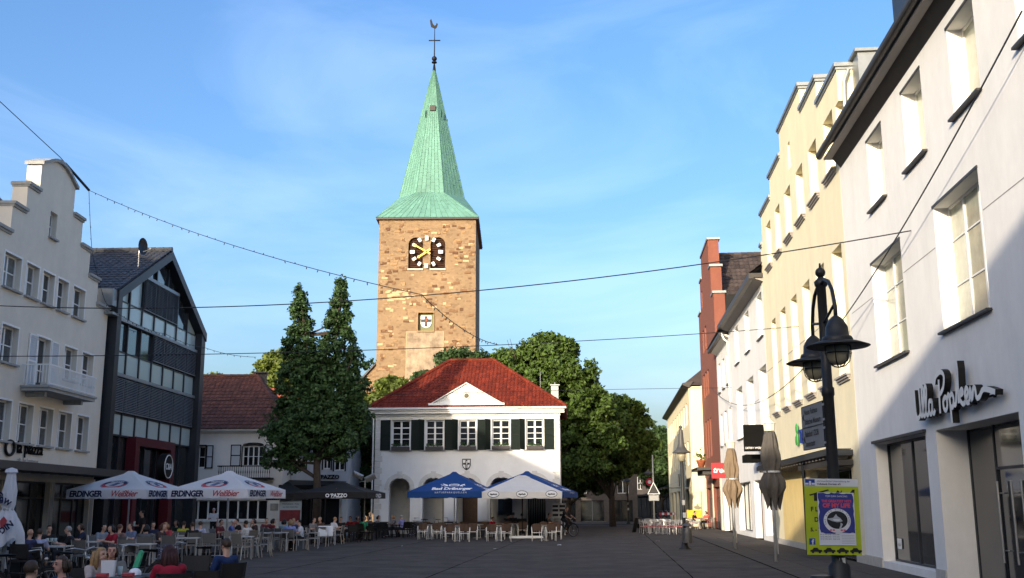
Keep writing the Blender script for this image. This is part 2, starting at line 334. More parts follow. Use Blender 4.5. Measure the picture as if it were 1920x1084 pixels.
# pavement in front of the right-hand row (frame of that row: local x towards the camera, local y into the houses)
RO, RZ = (10.72, 33.08, 0.0), R(-95.267)
pv = tag(ob('pavement', MB().box(-90, 45, -3.1, 0.3, -0.1, 0.005).mesh('pavement', M_joint), None, RO, (0,0,RZ)), kind='structure')
pm = [MB().box(0, 1.475, 0, 0.975, 0.004, 0.012).mesh('paving_stone', M_pave) for _ in range(1)]
for i in range(80):
    for j in range(3):
        if len(pv.children) < 240: ob('paving_stone', pm[0], pv, (16 - i*1.5 - (0.7 if j % 2 else 0), -3.05 + j*1.0, 0.0 + random.uniform(-.001, .004)))
lit = [((2.07,47.93),.11),((-0.72,44.22),.13),((-4.9,47.5),.05),((7.1,53.0),.14),((9.2,58.5),.10),((-8.6,33.4),.07)]
for i, ((x, y), r_) in enumerate(lit):
    b = MB(); n = 7; b.add([(x+r_*math.cos(2*math.pi*k/n)*random.uniform(.6,1.1), y+r_*1.3*math.sin(2*math.pi*k/n), 0.012+random.uniform(0,.03)) for k in range(n)], [tuple(range(n))])
    tag(put(b, 'litter_scrap', M_trim), ['pale scrap of paper lying on the asphalt before the white umbrella','pale scrap of paper on the open asphalt, nearest to the camera in the middle','tiny pale scrap on the asphalt left of the wicker chairs',
        'pale scrap of paper on the asphalt left of the lamp with the bin','pale scrap on the asphalt near the metal bistro chairs','pale scrap on the asphalt below the grey terrace chairs'][i], 'litter', 'scraps of litter on the asphalt')

# ------------------------------------------------------------------ roofs of single tiles
def tiles(parent, bl, br, tr, tl, m, tw=0.24, th=0.36, lift=0.03, name='roof_tiles'):
    bl, br, tr, tl = map(Vector, (bl, br, tr, tl)); ex = (br-bl).normalized(); up = ((tl+tr)/2-(bl+br)/2)
    nrm = ex.cross(up).normalized(); 
    if nrm.z < 0: nrm = -nrm
    ht = (up - ex*up.dot(ex)).length; nr = max(2, round(ht/th)); vs = []; fs = []
    for i in range(nr):
        v0, v1 = i/nr, min(1.0, (i+1.12)/nr)
        l0 = (bl.lerp(tl, v0)-bl).dot(ex); r0 = (bl.lerp(br,1).lerp(tr, v0)-bl).dot(ex); l1 = (bl.lerp(tl, v1)-bl).dot(ex); r1 = (br.lerp(tr, v1)-bl).dot(ex)
        lo, hi = max(l0, l1) if l1 > l0 else min(l0, l1), min(r0, r1) if r1 < r0 else max(r0, r1)
        lo, hi = min(l0, l1), max(r0, r1)
        b0 = bl + (up - ex*up.dot(ex))*v0; b1 = bl + (up - ex*up.dot(ex))*v1
        k0 = int(math.floor(lo/tw)); k1 = int(math.ceil(hi/tw))
        for k in range(k0, k1):
            xa, xb = k*tw, (k+1)*tw*1.0
            a0, c0 = max(xa, l0), min(xb, r0); a1, c1 = max(xa, l1), min(xb, r1)
            if c0-a0 < 0.02 and c1-a1 < 0.02: continue
            if c0 < a0: a0 = c0 = max(min((a0+c0)/2, r0), l0)
            if c1 < a1: a1 = c1 = max(min((a1+c1)/2, r1), l1)
            j = random.uniform(-.006, .006); h = (0.0, lift*0.9, lift*1.5, lift*0.5)
            base = len(vs)
            for t, hh in ((0, .2), (.35, .55), (.7, 1.6), (1.0, .7)):
                vs.append(b0 + ex*(a0+(c0-a0)*t) + nrm*(lift*(hh+0.8)+j)); 
            for t, hh in ((0, .2), (.35, .55), (.7, 1.6), (1.0, .7)):
                vs.append(b1 + ex*(a1+(c1-a1)*t) + nrm*(lift*hh*.6+j))
            for t in (0, .35, .7, 1.0): vs.append(b0 + ex*(a0+(c0-a0)*t) + nrm*0.0)
            fs += [(base+q, base+q+1, base+q+5, base+q+4) for q in range(3)] + [(base+8+q, base+9+q, base+q+1, base+q) for q in range(3)]
    b = MB(); b.add(vs, fs); return tag(put(b, name, m, parent), kind='stuff')
def ridge(parent, p, q, m, r=0.13, step=0.42):
    p, q = Vector(p), Vector(q); d = q-p; n = max(2, int(d.length/step)); b = MB()
    for i in range(n): b.tube([p+d*(i/n), p+d*((i+1.05)/n)], [r*1.08, r*0.95], 8)
    return put(b, 'ridge_tiles', m, parent)
def solid(parent, name, m, *boxes):
    b = MB()
    for x in boxes: b.box(*x)
    return put(b, name, m, parent)

# ------------------------------------------------------------------ right-hand row
# white shop house, nearest
r1 = thing('shop_house', 'white rendered shop house with cursive sign and big shop windows, nearest on the right', 'building', RO, RZ)
UPW = [(4.11+3.72*i, 5.77+3.72*i) for i in range(8)]; LOW = [(3.62,6.70),(9.58,12.6),(15.5,18.55),(21.4,24.5),(27.4,30.5)]
holes = [rect(a,c,10.0,12.07) for a,c in UPW] + [rect(a,c,5.6,8.53) for a,c in LOW] + [rect(2.57,7.51,0.2,3.47), rect(8.35,13.48,0.0,3.47), rect(15,20,0.2,3.47)]
put(MB().wall(rect(0.55,36,-0.3,12.75), holes, 0.95, 0.33), 'wall', M_white, r1)
solid(r1, 'door_reveal', M_white, (8.2,8.35,0.33,0.75,0,3.47), (13.48,13.63,0.33,0.75,0,3.47), (8.35,13.48,0.33,0.75,3.47,3.6))
solid(r1, 'inner_wall', M_interior, (0.6,35.9,1.0,11,-0.2,12.7))
for q in ((0.5,2.52),(7.56,8.3)): solid(r1, 'plinth', M_plinth, (q[0],q[1],-0.035,0.0,-0.02,0.28))
for a,c in UPW:
    window(r1, a+0.003,c-0.003,10.003,12.067,0.33, M_trim, M_glasslit, nx=1, hz=(), sill=(M_eave,0.12,0.05,0.09))
for a,c in LOW:
    w = window(r1, a+0.003,c-0.003,5.603,8.527,0.33, M_trim, M_glasslit, nx=3, hz=(.36,.72), sill=(M_eave,0.12,0.05,0.09), thin=.018)
for a,c,z in [(x,y,12.07) for x,y in UPW]+[(x,y,8.53) for x,y in LOW]:
    put(MB().box(a-0.03,c+0.03,-0.03,-0.003,z+0.003,z+0.06), 'lintel_rail', M_eave, r1)
sw = window(r1, 2.575,7.505,0.205,3.465,0.33, M_steel, M_shopglass, nx=2, bar=.05, name='shop_window')
put(MB().box(2.47,7.6,-0.09,-0.003,3.475,3.55), 'window_hood', M_eave, r1)
put(MB().box(0,0.42,0,0.01,0,0.28), 'window_sticker', M_trim, r1, (2.9,0.33,0.55))
letters('details', 0.13, M_steel, r1, (3.11,0.325,0.63), name='sticker_lettering')
dsp = MB()
for i,(x,z,h) in enumerate(((3.7,0.3,1.5),(4.6,0.3,1.2),(5.5,0.3,1.6),(6.5,0.3,1.3))): dsp.lathe([(0.05,0),(0.22,.1),(0.17,.5),(0.24,h*.72),(0.12,h*.86),(0.1,h)],(x,0.62,z),8)
put(dsp, 'display_dummies', M_wood, r1, smooth=True)
gd = put(MB().box(8.4,10.0,0.72,0.735,0,3.42).box(10.03,13.45,0.72,0.735,2.55,3.42).box(11.75,13.45,0.78,0.795,0,2.5), 'glass_front', M_shopglass, r1)
dr = put(MB().box(10.06,11.72,0.74,0.755,0.03,2.52), 'glass_door', M_shopglass, r1)
put(MB().box(8.35,8.42,0.7,0.76,0,3.47).box(9.98,10.04,0.7,0.76,0,3.47).box(10.04,13.48,0.7,0.76,2.5,2.56).box(8.42,9.98,.7,.76,0,.12), 'door_frame', M_steel, r1)
for x in (10.25,11.05,11.6): put(MB().tube([(x,0.62,0.55),(x,0.62,2.25)],0.025,8).tube([(x,0.62,0.8),(x,0.74,0.8)],0.014).tube([(x,0.62,2.0),(x,0.74,2.0)],0.014), 'door_handle', M_alu, r1)
for q in ((.9,3.5),(6.8,9.5),(12.7,15.4)): solid(r1,'seam_joint',M_soffit,(q[0],q[1],-.005,-.001,7.6,7.62))
# eave: soffit, gutter, roof, dormer
def eave_mesh(x0, x1, prof, m, name, parent):              # profile in (y,z) swept along local x
    n = len(prof); vs = [(x0,y,z) for y,z in prof]+[(x1,y,z) for y,z in prof]
    b = MB().add(vs, [tuple(range(n))[::-1], tuple(range(n,2*n))]+[(i,(i+1)%n,n+(i+1)%n,n+i) for i in range(n)]); return put(b, name, m, parent)
eave_mesh(0.75,36,[(-0.003,12.42),(-0.26,12.74),(-0.003,12.74)], M_eave, 'cornice', r1)
eave_mesh(0.62,36,[(0.0,12.745),(-0.50,12.745),(-0.50,12.80),(0.0,12.80)], M_soffit, 'soffit', r1)
gp = [(-0.50-0.11+0.11*math.cos(a), 12.93+0.13*math.sin(a)) for a in [math.pi*(1+i/8) for i in range(9)]]
eave_mesh(0.5,36,gp+[(-0.50,12.97),(-0.72,12.97)], M_eave, 'gutter', r1)
put(MB().add([(0.5,-0.6,12.98),(36,-0.6,12.98),(36,6,18.6),(0.5,6,18.6)],[(0,1,2,3)]).add([(0.55,0,12.7),(0.55,11.5,12.7),(0.55,6,18.5)],[(0,1,2)]), 'roof', M_tileb, r1)
tiles(r1, (0.5,-0.6,12.99),(20,-0.6,12.99),(20,1.4,15.0),(0.5,1.4,15.0), M_tileb, 0.3, 0.38)
for s0 in (7.4,15.0): solid(r1, 'dormer', M_steel, (s0,s0+3.2,0.1,3.5,13.7,15.6), (s0-.3,s0+3.5,-0.35,3.6,15.6,15.75))

# cursive illuminated sign
def ribbon(strokes, w, y0, y1, mats, name, parent, loc, sc):
    b = MB()
    for st in strokes:
        P_ = []                                             # smooth the stroke
        k = len(st)
        for i in range(k-1):
            p0, p1, p2, p3 = (Vector(st[max(i-1,0)]), Vector(st[i]), Vector(st[i+1]), Vector(st[min(i+2,k-1)]))
            for t in (0,.25,.5,.75): P_.append(0.5*((2*p1)+(p2-p0)*t+(2*p0-5*p1+4*p2-p3)*t*t+(3*p1-p0-3*p2+p3)*t**3))
        P_.append(Vector(st[-1])); n = len(P_); Lf = []; Rt = []
        for i in range(n):
            d = (P_[min(i+1,n-1)]-P_[max(i-1,0)]).normalized(); nn = Vector((-d.y,d.x))*w/2; nn = Vector((nn.x, nn.y*sc[0]/sc[1])); Lf.append(Vector(((P_[i]+nn).x*sc[0],(P_[i]+nn).y*sc[1]))); Rt.append(Vector(((P_[i]-nn).x*sc[0],(P_[i]-nn).y*sc[1])))
        vs = [(p.x,y0,p.y) for p in Lf]+[(p.x,y0,p.y) for p in Rt]+[(p.x,y1,p.y) for p in Lf]+[(p.x,y1,p.y) for p in Rt]
        b.add(vs, [(i,i+1,n+i+1,n+i) for i in range(n-1)], 0)
        b.add(vs, [(i,i+1,2*n+i+1,2*n+i) for i in range(n-1)]+[(n+i,n+i+1,3*n+i+1,3*n+i) for i in range(n-1)]+[(2*n+i,2*n+i+1,3*n+i+1,3*n+i) for i in range(n-1)]+[(0,n,3*n,2*n),(n-1,2*n-1,4*n-1,3*n-1)], 1)
    return ob(name, b.mesh(name, mats), parent, loc)
sg = thing('shop_sign', 'white cursive channel letter sign with black sides on the white shop house', 'sign', RO, RZ)
ULLA = [[(0,1.0),(0,.25),(.1,0),(.28,.05),(.36,.3),(.36,1.0)], [(.36,.35),(.42,.02),(.55,.2),(.68,.85),(.6,1.02),(.54,.8),(.54,.15),(.64,0),(.76,.2)],
        [(.76,.2),(.9,.85),(.83,1.02),(.76,.8),(.76,.15),(.86,0),(.98,.15)], [(1.22,.42),(1.05,.45),(.98,.2),(1.06,.0),(1.18,.1),(1.24,.45),(1.22,.1),(1.3,0),(1.4,.12)]]
POP = [[(1.72,-.05),(1.76,.6),(1.80,1.05)], [(1.5,.95),(1.62,1.18),(1.95,1.28),(2.15,1.1),(2.05,.75),(1.8,.55)], [(2.1,.42),(1.98,.3),(2.0,.06),(2.12,0),(2.22,.15),(2.2,.38),(2.08,.42)],
       [(2.22,.3),(2.38,.45),(2.42,-.45)], [(2.4,.38),(2.56,.46),(2.64,.25),(2.54,.04),(2.42,.08)], [(2.64,.1),(2.78,.2),(3.0,1.35),(2.92,.1)], [(2.95,.35),(3.16,.5),(3.2,.38),(2.98,.28),(3.14,.05),(3.3,.08)],
       [(3.3,.08),(3.5,.36),(3.42,.5),(3.32,.32),(3.38,.06),(3.54,.06)], [(3.54,.06),(3.64,.46),(3.68,.08),(3.8,.4),(3.9,.4),(3.94,.12),(4.1,.12),(4.35,.3),(4.9,.12)]]
ribbon(ULLA+POP, 0.105, -0.25, -0.10, [M_trim, M_black], 'cursive_lettering', sg, (7.75,0,3.80), (1.09,0.68))
put(MB().box(8.0,12.6,-0.075,-0.045,3.86,3.90).box(8.2,8.24,-0.05,0.0,3.84,3.9).box(10.4,10.44,-0.05,0.0,3.84,3.9).box(12.4,12.44,-0.05,0.0,3.84,3.9), 'mounting_rail', M_black, sg)

# cream house with the stepped gable
r2 = thing('gable_house', 'cream rendered house with stepped gable and rows of tall windows', 'building', RO, RZ)
RW = [(-1.48,0.04),(-4.31,-2.8),(-7.09,-5.58),(-9.84,-8.40),(-12.53,-11.17),(-15.26,-13.9)]
ol = [(-17.25,-0.3),(0.53,-0.3),(0.53,14.6),(1.08,14.6),(1.08,15.75),(-2.2,15.75),(-2.2,16.72),(-5.3,16.72),(-5.3,17.72),(-10.3,17.72),(-10.3,16.62),(-13.5,16.62),(-13.5,15.68),(-16.6,15.68),(-16.6,14.2),(-17.25,14.2)]
hs_ = [rect(a,c,12.68,14.73) for a,c in RW]+[rect(a,c,5.85,10.12) for a,c in RW]+[rect(-8.4,-7.9,15.35,16.45)]+[rect(-6.2,-0.7,0.0,2.95)]
put(MB().wall(ol, hs_, 0.6, 0.33), 'wall', M_cream, r2)
solid(r2, 'inner_wall', M_interior, (-17.2,0.5,0.62,12,-0.2,14.1))
for q in ((0.40,1.05,0.601,1.4,12.6,15.7),(-2.6,-2.22,0.601,1.4,14.6,16.6),(-5.7,-5.32,0.601,1.4,14.6,17.6)): solid(r2,'parapet_wall',M_cream,q)
for i,(a,c) in enumerate(RW):
    window(r2, a+.003,c-.003,12.683,14.727,0.33, M_trim, M_glasslit, nx=1)
    window(r2, a+.003,c-.003,5.853,10.117,0.33, M_trim, M_glasslit, nx=1, hz=(.5,), bar=.08)
    for z in (12.68,5.85): put(MB().box(a-.12,c+.12,-.16,.32,z-.06,z).box(a-.07,c+.07,-.11,-.003,z-.13,z-.06).box(a-.03,c+.03,-.06,-.003,z-.2,z-.13), 'window_sill', M_soffit, r2)
window(r2,-8.397,-7.903,15.353,16.447,0.33,M_trim,M_glasslit,nx=1)
for x0,x1,z in ((-10.45,-5.15,17.72),(-5.3,-2.05,16.72),(-2.2,1.2,15.75),(-13.65,-10.3,16.62),(-16.75,-13.5,15.68),(-17.3,-16.6,14.2)):
    put(MB().box(x0,x1,-.10,1.5,z,z+.13).box(x0+.06,x1-.06,-.05,1.45,z-.09,z), 'coping', M_zinc, r2)
for q in ((-17.2,-15.4,-.006,-.001,8.0,8.03),(-13.8,-12.6,-.006,-.001,8.0,8.03),(-11.1,-9.9,-.006,-.001,8.0,8.03),(-8.35,-7.15,-.006,-.001,8.0,8.03),(-5.5,-4.4,-.006,-.001,8.0,8.03),(-2.7,-1.55,-.006,-.001,8.0,8.03)): solid(r2,'seam_joint',M_soffit,q)
put(MB().box(1.08,1.9,0.5,6,14.4,15.9).box(1.0,2.0,0.4,6,15.9,16.0), 'parapet_box', M_zinc, r2)
put(MB().tube([(1.2,0.35,15.6),(1.2,0.2,15.2),(1.15,0.12,13.2)],0.07,8), 'downpipe', M_zinc, r2)
for q in ((-17.25,-6.25),(-.65,.45)): solid(r2,'plinth',M_plinth,(q[0],q[1],-.03,0,-.02,.25))
window(r2,-6.195,-.705,.005,2.945,.33,M_steel,M_glassd,nx=3,bar=.07,name='shop_entrance')
put(MB().box(-14.6,-6.35,-.008,-.001,.26,3.15), 'yellow_wall_sheet', mat('strong_yellow',(0.78,0.60,0.26),0.9,0.05,2.0,0.12,60,grime=0.08), r2)  # thin sheet over the cream wall, a stronger yellow than the rest
cn = put(MB().box(-16.4,-.25,-.85,-.75,3.28,3.46).box(-16.4,-.25,-.1,-.003,3.28,3.46).box(-16.4,-16.3,-.75,-.1,3.28,3.46).box(-.35,-.25,-.75,-.1,3.28,3.46), 'canopy_frame', M_steel, r2)
sl_m = MB().box(0,.13,-.75,-.1,3.2,3.36).mesh('canopy_slat', M_soffit)
for i in range(26): ob('canopy_slat', sl_m, r2, (-16.2+i*.62,0,0))
put(MB().box(-16.35,-.3,-.8,-.05,3.47,3.5), 'canopy_glass', M_shopglass, r2)
put(MB().box(-6.3,-.3,-.7,-.01,2.98,3.15), 'awning_box', M_eave, r2)
put(MB().tube([(-5.2,-.7,0),(-5.2,-.7,3.28)],.06,8), 'canopy_post', M_steel, r2)
lg = thing('shop_logo_sign', 'green and blue logo letters on cream wall above the slatted canopy', 'sign', RO, RZ)
M_green = mat('sign_green',(0.05,0.30,0.06),.5); M_sblue = mat('sign_blue',(0.02,0.05,0.28),.5)
letters('TMX', .75, M_sblue, lg, (-8.3,-.06,4.15), ext=.05, off=.012)
put(MB().ball((-9.5,-.1,4.75),(.22,.05,.22)).ball((-9.5,-.1,4.35),(.14,.05,.3)).ball((-9.75,-.1,4.3),(.12,.05,.2)), 'leaf_emblem', M_green, lg, smooth=True)

# white house beyond, two eaves
r3 = thing('white_house', 'white rendered house with two eave heights beyond the cream gable house', 'building', RO, RZ)
UA = [(-19.65,-17.8),(-24.57,-22.82),(-29.48,-27.68)]; MA = [(-20.07,-17.5),(-24.92,-22.21),(-29.79,-27.08)]
UB = [(-34.32,-32.95),(-37.01,-35.69),(-39.68,-38.36)]
h3 = [rect(a,c,9.92,12.12) for a,c in UA]+[rect(a,c,5.5,8.47) for a,c in MA]+[rect(a,c,9.32,11.27) for a,c in UB]+[rect(a,c,5.67,7.8) for a,c in UB]
h3 += [rect(-20.3,-17.7,.25,3.0),rect(-24.0,-21.2,0,3.0),rect(-31.2,-25.4,.25,3.0),rect(-39.8,-33.5,0.0,2.9)]
put(MB().wall([(-40.6,-.3),(-17.28,-.3),(-17.28,12.6),(-32.4,12.6),(-32.4,12.25),(-40.6,12.25)], h3, .5, .33), 'wall', M_white, r3)
solid(r3,'inner_wall',M_interior,(-40.5,-17.3,.52,12,-.2,12.2))
for a,c in UA: window(r3,a+.003,c-.003,9.923,12.117,.33,M_trim,M_glasslit,nx=1,sill=(M_eave,.1,.05,.08))
for a,c in MA: window(r3,a+.003,c-.003,5.503,8.467,.33,M_trim,M_glasslit,nx=1,hz=(.6,),sill=(M_eave,.1,.05,.08))
for a,c in UB:
    window(r3,a+.003,c-.003,9.323,11.267,.33,M_trim,M_glasslit,nx=1,sill=(M_stonegrey,.12,.08,.08)); window(r3,a+.003,c-.003,5.673,7.797,.33,M_trim,M_glasslit,nx=1,sill=(M_stonegrey,.12,.08,.08))
window(r3,-20.295,-17.705,.255,2.995,.33,M_steel,M_shopglass,nx=2,name='shop_window'); window(r3,-23.995,-21.205,.005,2.995,.33,M_wood,M_glassd,nx=2,name='shop_door')
window(r3,-31.195,-25.405,.255,2.995,.33,M_steel,M_shopglass,nx=3,name='shop_window'); window(r3,-39.795,-33.505,.005,2.895,.33,M_steel,M_glassd,nx=4,name='shop_entrance')
eave_mesh(-32.4,-17.0,[(-.003,12.45),(-.45,12.62),(-.003,12.62)],M_soffit,'cornice',r3); eave_mesh(-32.5,-16.9,[(-.45,12.6),(-.7,12.6),(-.7,12.85),(-.003,12.85),(-.003,12.63),(-.45,12.63)],M_eave,'gutter',r3)
eave_mesh(-40.7,-32.4,[(-.003,12.1),(-.35,12.28),(-.003,12.28)],M_trim,'cornice',r3); eave_mesh(-40.8,-32.45,[(-.38,12.25),(-.6,12.25),(-.6,12.45),(-.003,12.45),(-.003,12.29),(-.38,12.29)],M_eave,'gutter',r3)
put(MB().tube([(-32.5,-.45,12.4),(-32.5,-.3,12.0),(-32.5,-.08,11.8),(-32.5,-.08,8)],.06,8), 'downpipe', M_trim, r3)
put(MB().add([(-40.6,-.6,12.46),(-16.9,-.6,12.86),(-16.9,3.2,15.2),(-40.6,3.2,14.9)],[(0,1,2,3)]), 'roof', M_tileb, r3)
tiles(r3,(-40.6,-.62,12.47),(-17,-.62,12.87),(-17,1.9,14.8),(-40.6,1.9,14.5),M_tileb,.3,.38)
for q in ((-22.1,-20.3),(-27,-25)): solid(r3,'seam_joint',M_soffit,(q[0],q[1],-.006,-.001,7.0,7.025))
put(MB().box(-21.6,-20.0,-.85,-.12,3.85,4.22), 'hanging_sign', M_sblk, r3); 
g_ = thing('projecting_sign','black projecting sign with small white letters on white house','sign',RO,RZ)
put(MB().box(-18.7,-18.6,-1.1,-.1,4.3,5.6), 'sign_board', M_sblk, g_); letters('GERRY WEBER', .14, M_trim, g_, (-18.59,-.6,4.42), (math.pi/2,0,math.pi/2))
g2 = thing('red_shop_sign','red projecting shop sign with white script letters at white house','sign',RO,RZ)
M_sred = mat('sign_red',(0.50,0.012,0.02),.45); put(MB().box(-33.3,-33.2,-1.35,-.1,3.35,4.3),'sign_board',M_sred,g2); letters('tredy', .5, M_trim, g2, (-33.19,-.73,3.70), (math.pi/2,0,math.pi/2), shear=.25, off=.01)

# red stepped gable house
r4 = thing('brick_gable_house', 'narrow brick red house with stepped gable and slim windows', 'building', RO, RZ)
ol = [(-53.3,-.3),(-40.62,-.3),(-40.62,16.6),(-42.15,16.6),(-42.15,18.9),(-43.2,18.9),(-43.2,21.2),(-49.3,21.2),(-49.3,19.5),(-51.1,19.5),(-51.1,17.1),(-53.3,17.1)]
W4 = [(-50.2,-49.3,17.2,18.6),(-50.4,-49.3,13.6,15.4),(-48.4,-47.2,13.6,15.4),(-51.4,-50.2,10.05,11.95),(-49.5,-48.4,10.05,11.95),(-47.9,-46.8,10.05,11.95),(-51.2,-50.1,5.3,8.2),(-49.3,-48.2,5.3,8.2),(-47.4,-46.3,5.3,8.2),(-52.5,-47.5,0,3.0),(-46.6,-41.6,0,3.0)]
put(MB().wall(ol,[rect(*w) for w in W4],.8,.25),'wall',M_brick,r4); solid(r4,'inner_wall',M_interior,(-53.2,-40.7,.82,12,-.2,16.5))
for w in W4[:9]: window(r4,w[0]+.003,w[1]-.003,w[2]+.003,w[3]-.003,.22,M_offtrim,M_glasslit,nx=1,hz=(.6,))
for w in W4[9:]: window(r4,w[0]+.003,w[1]-.003,w[2]+.003,w[3]-.003,.22,M_steel,M_glassd,nx=3,hz=(.75,),name='shop_window')
for x0,x1,z in ((-49.45,-43.05,21.2),(-43.2,-42.0,18.9),(-42.15,-40.5,16.6),(-51.25,-49.3,19.5),(-53.4,-51.1,17.1)): put(MB().box(x0,x1,-.08,.9,z,z+.16),'coping',M_zinc,r4)
rr = put(MB().add([(-40.3,.8,13.6),(-40.3,14,13.6),(-46.5,14,20.7),(-46.5,.8,20.7),(-53.3,.8,13.6),(-53.3,14,13.6)],[(0,1,2,3),(3,2,5,4)]),'roof',M_tileb,r4)
tiles(r4,(-40.2,.8,13.5),(-40.2,14,13.5),(-46.5,14,20.75),(-46.5,.8,20.75),M_tileb,.36,.45,.045); ridge(r4,(-46.5,.8,20.8),(-46.5,14,20.8),M_tileb,.16,.5)
for q in ((-53.2,-52.55),(-47.4,-46.7),(-41.5,-40.7)): solid(r4,'pier',M_offtrim,(q[0],q[1],-.06,-.003,0,3.8))
solid(r4,'balcony_slab',M_eave,(-47.6,-42.2,-1.5,-.01,4.15,4.35)); solid(r4,'balcony_fascia',M_eave,(-47.2,-42.6,-1.1,-.01,3.85,4.145))
fp = thing('flower_pot','terracotta pot of flowers on the ledge of the red gable house','pot',RO,RZ)
put(MB().lathe([(.2,4.36),(.3,4.75),(.33,4.78),(.33,4.9),(.28,4.9)],(-43.6,-1.1,0),12),'pot',mat('terracotta',(.32,.09,.04),.8,.1),fp,smooth=True)
b = MB()
for i in range(60):
    c = Vector((-43.6+random.gauss(0,.2),-1.1+random.gauss(0,.2),5.15+random.gauss(0,.2))); d = Vector((random.uniform(-1,1),random.uniform(-1,1),random.uniform(-1,1)))*.12; e_ = Vector((random.uniform(-1,1),random.uniform(-1,1),random.uniform(-1,1)))*.1
    b.add([c-d,c+e_,c+d,c-e_],[(0,1,2,3)])
tag(put(b,'flowers',M_leafy,fp),kind='stuff')

# pale yellow house at the end of the row, standing a little forward
r5 = thing('yellow_house', 'pale yellow house with dark roof standing forward at the far end of the row', 'building', RO, RZ)
Y0, Z5 = -1.05, 11.3
put(MB().wall(rect(-88,-53.35,-.3,Z5),[rect(-56-3.1*i-1.4,-56-3.1*i,z0,z1) for i in range(10) for z0,z1 in ((8.4,10.2),(5.0,7.0))]+[rect(-57-6*i-4.6,-57-6*i,0,3.0) for i in range(5)],.6,.25),'wall',M_cream2,r5,(0,Y0,0))
for i in range(10):
    for z0,z1 in ((8.4,10.2),(5.0,7.0)): window(r5,-56-3.1*i-1.397,-56-3.1*i-.003,z0+.003,z1-.003,Y0+.22,M_offtrim,M_glasslit,nx=2,hz=(.6,))
for i in range(5): window(r5,-57-6*i-4.597,-57-6*i-.003,.003,2.997,Y0+.22,M_steel,M_glassd,nx=3,name='shop_window')
solid(r5,'end_wall',M_cream2,(-53.7,-53.34,Y0+.6,9,-.2,Z5)); solid(r5,'inner_wall',M_interior,(-87.9,-53.8,Y0+.65,9,-.2,Z5-.1))
eave_mesh(-88.2,-53.1,[(Y0-.003,Z5-.1),(Y0-.5,Z5+.1),(Y0-.5,Z5+.28),(Y0+.4,Z5+.4)],M_eave,'gutter',r5)
put(MB().add([(-53.1,Y0-.55,Z5+.1),(-53.1,9,Z5+.1),(-55.5,9,Z5+2.6),(-56.5,Y0+4.2,Z5+4.0),(-88,Y0-.55,Z5+.1),(-88,Y0+4.2,Z5+4.0),(-88,9,Z5+2.6)],[(0,1,2,3),(0,3,5,4),(3,2,6,5)]),'roof',M_tileb,r5)
solid(r5,'chimney',M_eave,(-58.5,-57.2,1.2,2.4,13,15.8))
aw = put(MB().add([(-54.6,Y0-.05,3.95),(-60,Y0-.05,3.95),(-60,Y0-2.4,3.1),(-54.6,Y0-2.4,3.1)],[(0,1,2,3)]).box(-60,-54.6,Y0-2.45,Y0-2.38,2.95,3.12).box(-54.66,-54.6,Y0-2.4,Y0,3.05,3.12),'awning',M_eave,r5)
# ------------------------------------------------------------------ left-hand row: beige house with the stepped, round-topped gable
LO, LZ = (-17.674, 45.0, 0.0), R(90.33)
l1 = thing('gabled_cafe_house', 'beige house with stepped round-topped gable and small white balcony above the cafe', 'building', LO, LZ)
arc = [(-4.4-3.1*i/12, 14.37+.52*math.sin(math.pi*i/12)) for i in range(13)]
ol = [(-24,-.3),(-.03,-.3),(-.03,10.2),(-1.36,10.2),(-1.36,11.22),(-2.42,11.22),(-2.42,12.27),(-3.42,12.27),(-3.42,13.3),(-4.4,13.3)]+arc+[(-7.5,13.3),(-8.45,13.3),(-8.45,12.27),(-9.45,12.27),(-9.45,11.22),(-10.5,11.22),(-10.5,10.2),(-24,10.2)]
T1 = [(-9.66,-8.39),(-7.97,-6.93),(-6.61,-5.58),(-5.26,-4.28),(-3.78,-2.6)]; T2 = [(-9.36,-8.12),(-4.15,-2.93),(-2.39,-1.22)]; T3 = [(-9.35,-8.15),(-7.59,-6.42),(-5.9,-4.71),(-4.19,-2.97),(-2.4,-1.21)]
EX = [(-12.9-2.6*i,-11.7-2.6*i) for i in range(5)]
hl = [rect(a,c,9.28,10.5) for a,c in T1]+[rect(a,c,6.7,8.0) for a,c in T2]+[rect(a,c,4.02,5.42) for a,c in T3]+[rect(-6.62,-5.45,6.0,8.0),rect(-6.43,-5.8,11.87,12.88)]
hl += [rect(a,c,z0,z1) for a,c in EX for z0,z1 in ((8.2,9.6),(6.2,7.6),(4.02,5.42))]+[rect(-23.5+3.9*i,-20.0+3.9*i,.0,2.7) for i in range(6)]
put(MB().wall(ol,hl,.55,.27),'wall',M_beige,l1); solid(l1,'inner_wall',M_interior,(-24,-.05,.57,12,-.2,10.1))
SL = (M_stonegrey,.13,.07,.05)
for a,c in T1: window(l1,a+.003,c-.003,9.283,10.497,.2,M_trim,M_glass,nx=2,hz=(.5,),sill=SL,thin=.02)
for a,c in T2: window(l1,a+.003,c-.003,6.703,7.997,.2,M_trim,M_glass,nx=2,hz=(.5,),sill=SL,thin=.02)
for k,(a,c) in enumerate(T3):
    w = window(l1,a+.003,c-.003,4.023,5.417,.2,M_trim,M_glass,nx=2,hz=(.5,),sill=SL,thin=.02)
    b = MB(); 
    for i in range(7): b.box(.07,c-a-.07,.055,.06,.62+i*.11,.685+i*.11)
    put(b,'pleated_blind',M_shutterw,w)
for a,c in EX:
    for z0,z1 in ((8.2,9.6),(6.2,7.6),(4.02,5.42)): window(l1,a+.003,c-.003,z0+.003,z1-.003,.2,M_trim,M_glass,nx=2,hz=(.5,),sill=SL,thin=.02)
window(l1,-6.427,-5.803,11.873,12.877,.2,M_trim,M_glass,nx=1,hz=(.5,),sill=SL,thin=.02)
window(l1,-6.617,-5.453,6.003,7.997,.2,M_trim,M_glass,nx=2,hz=(.4,),name='balcony_door',thin=.02)
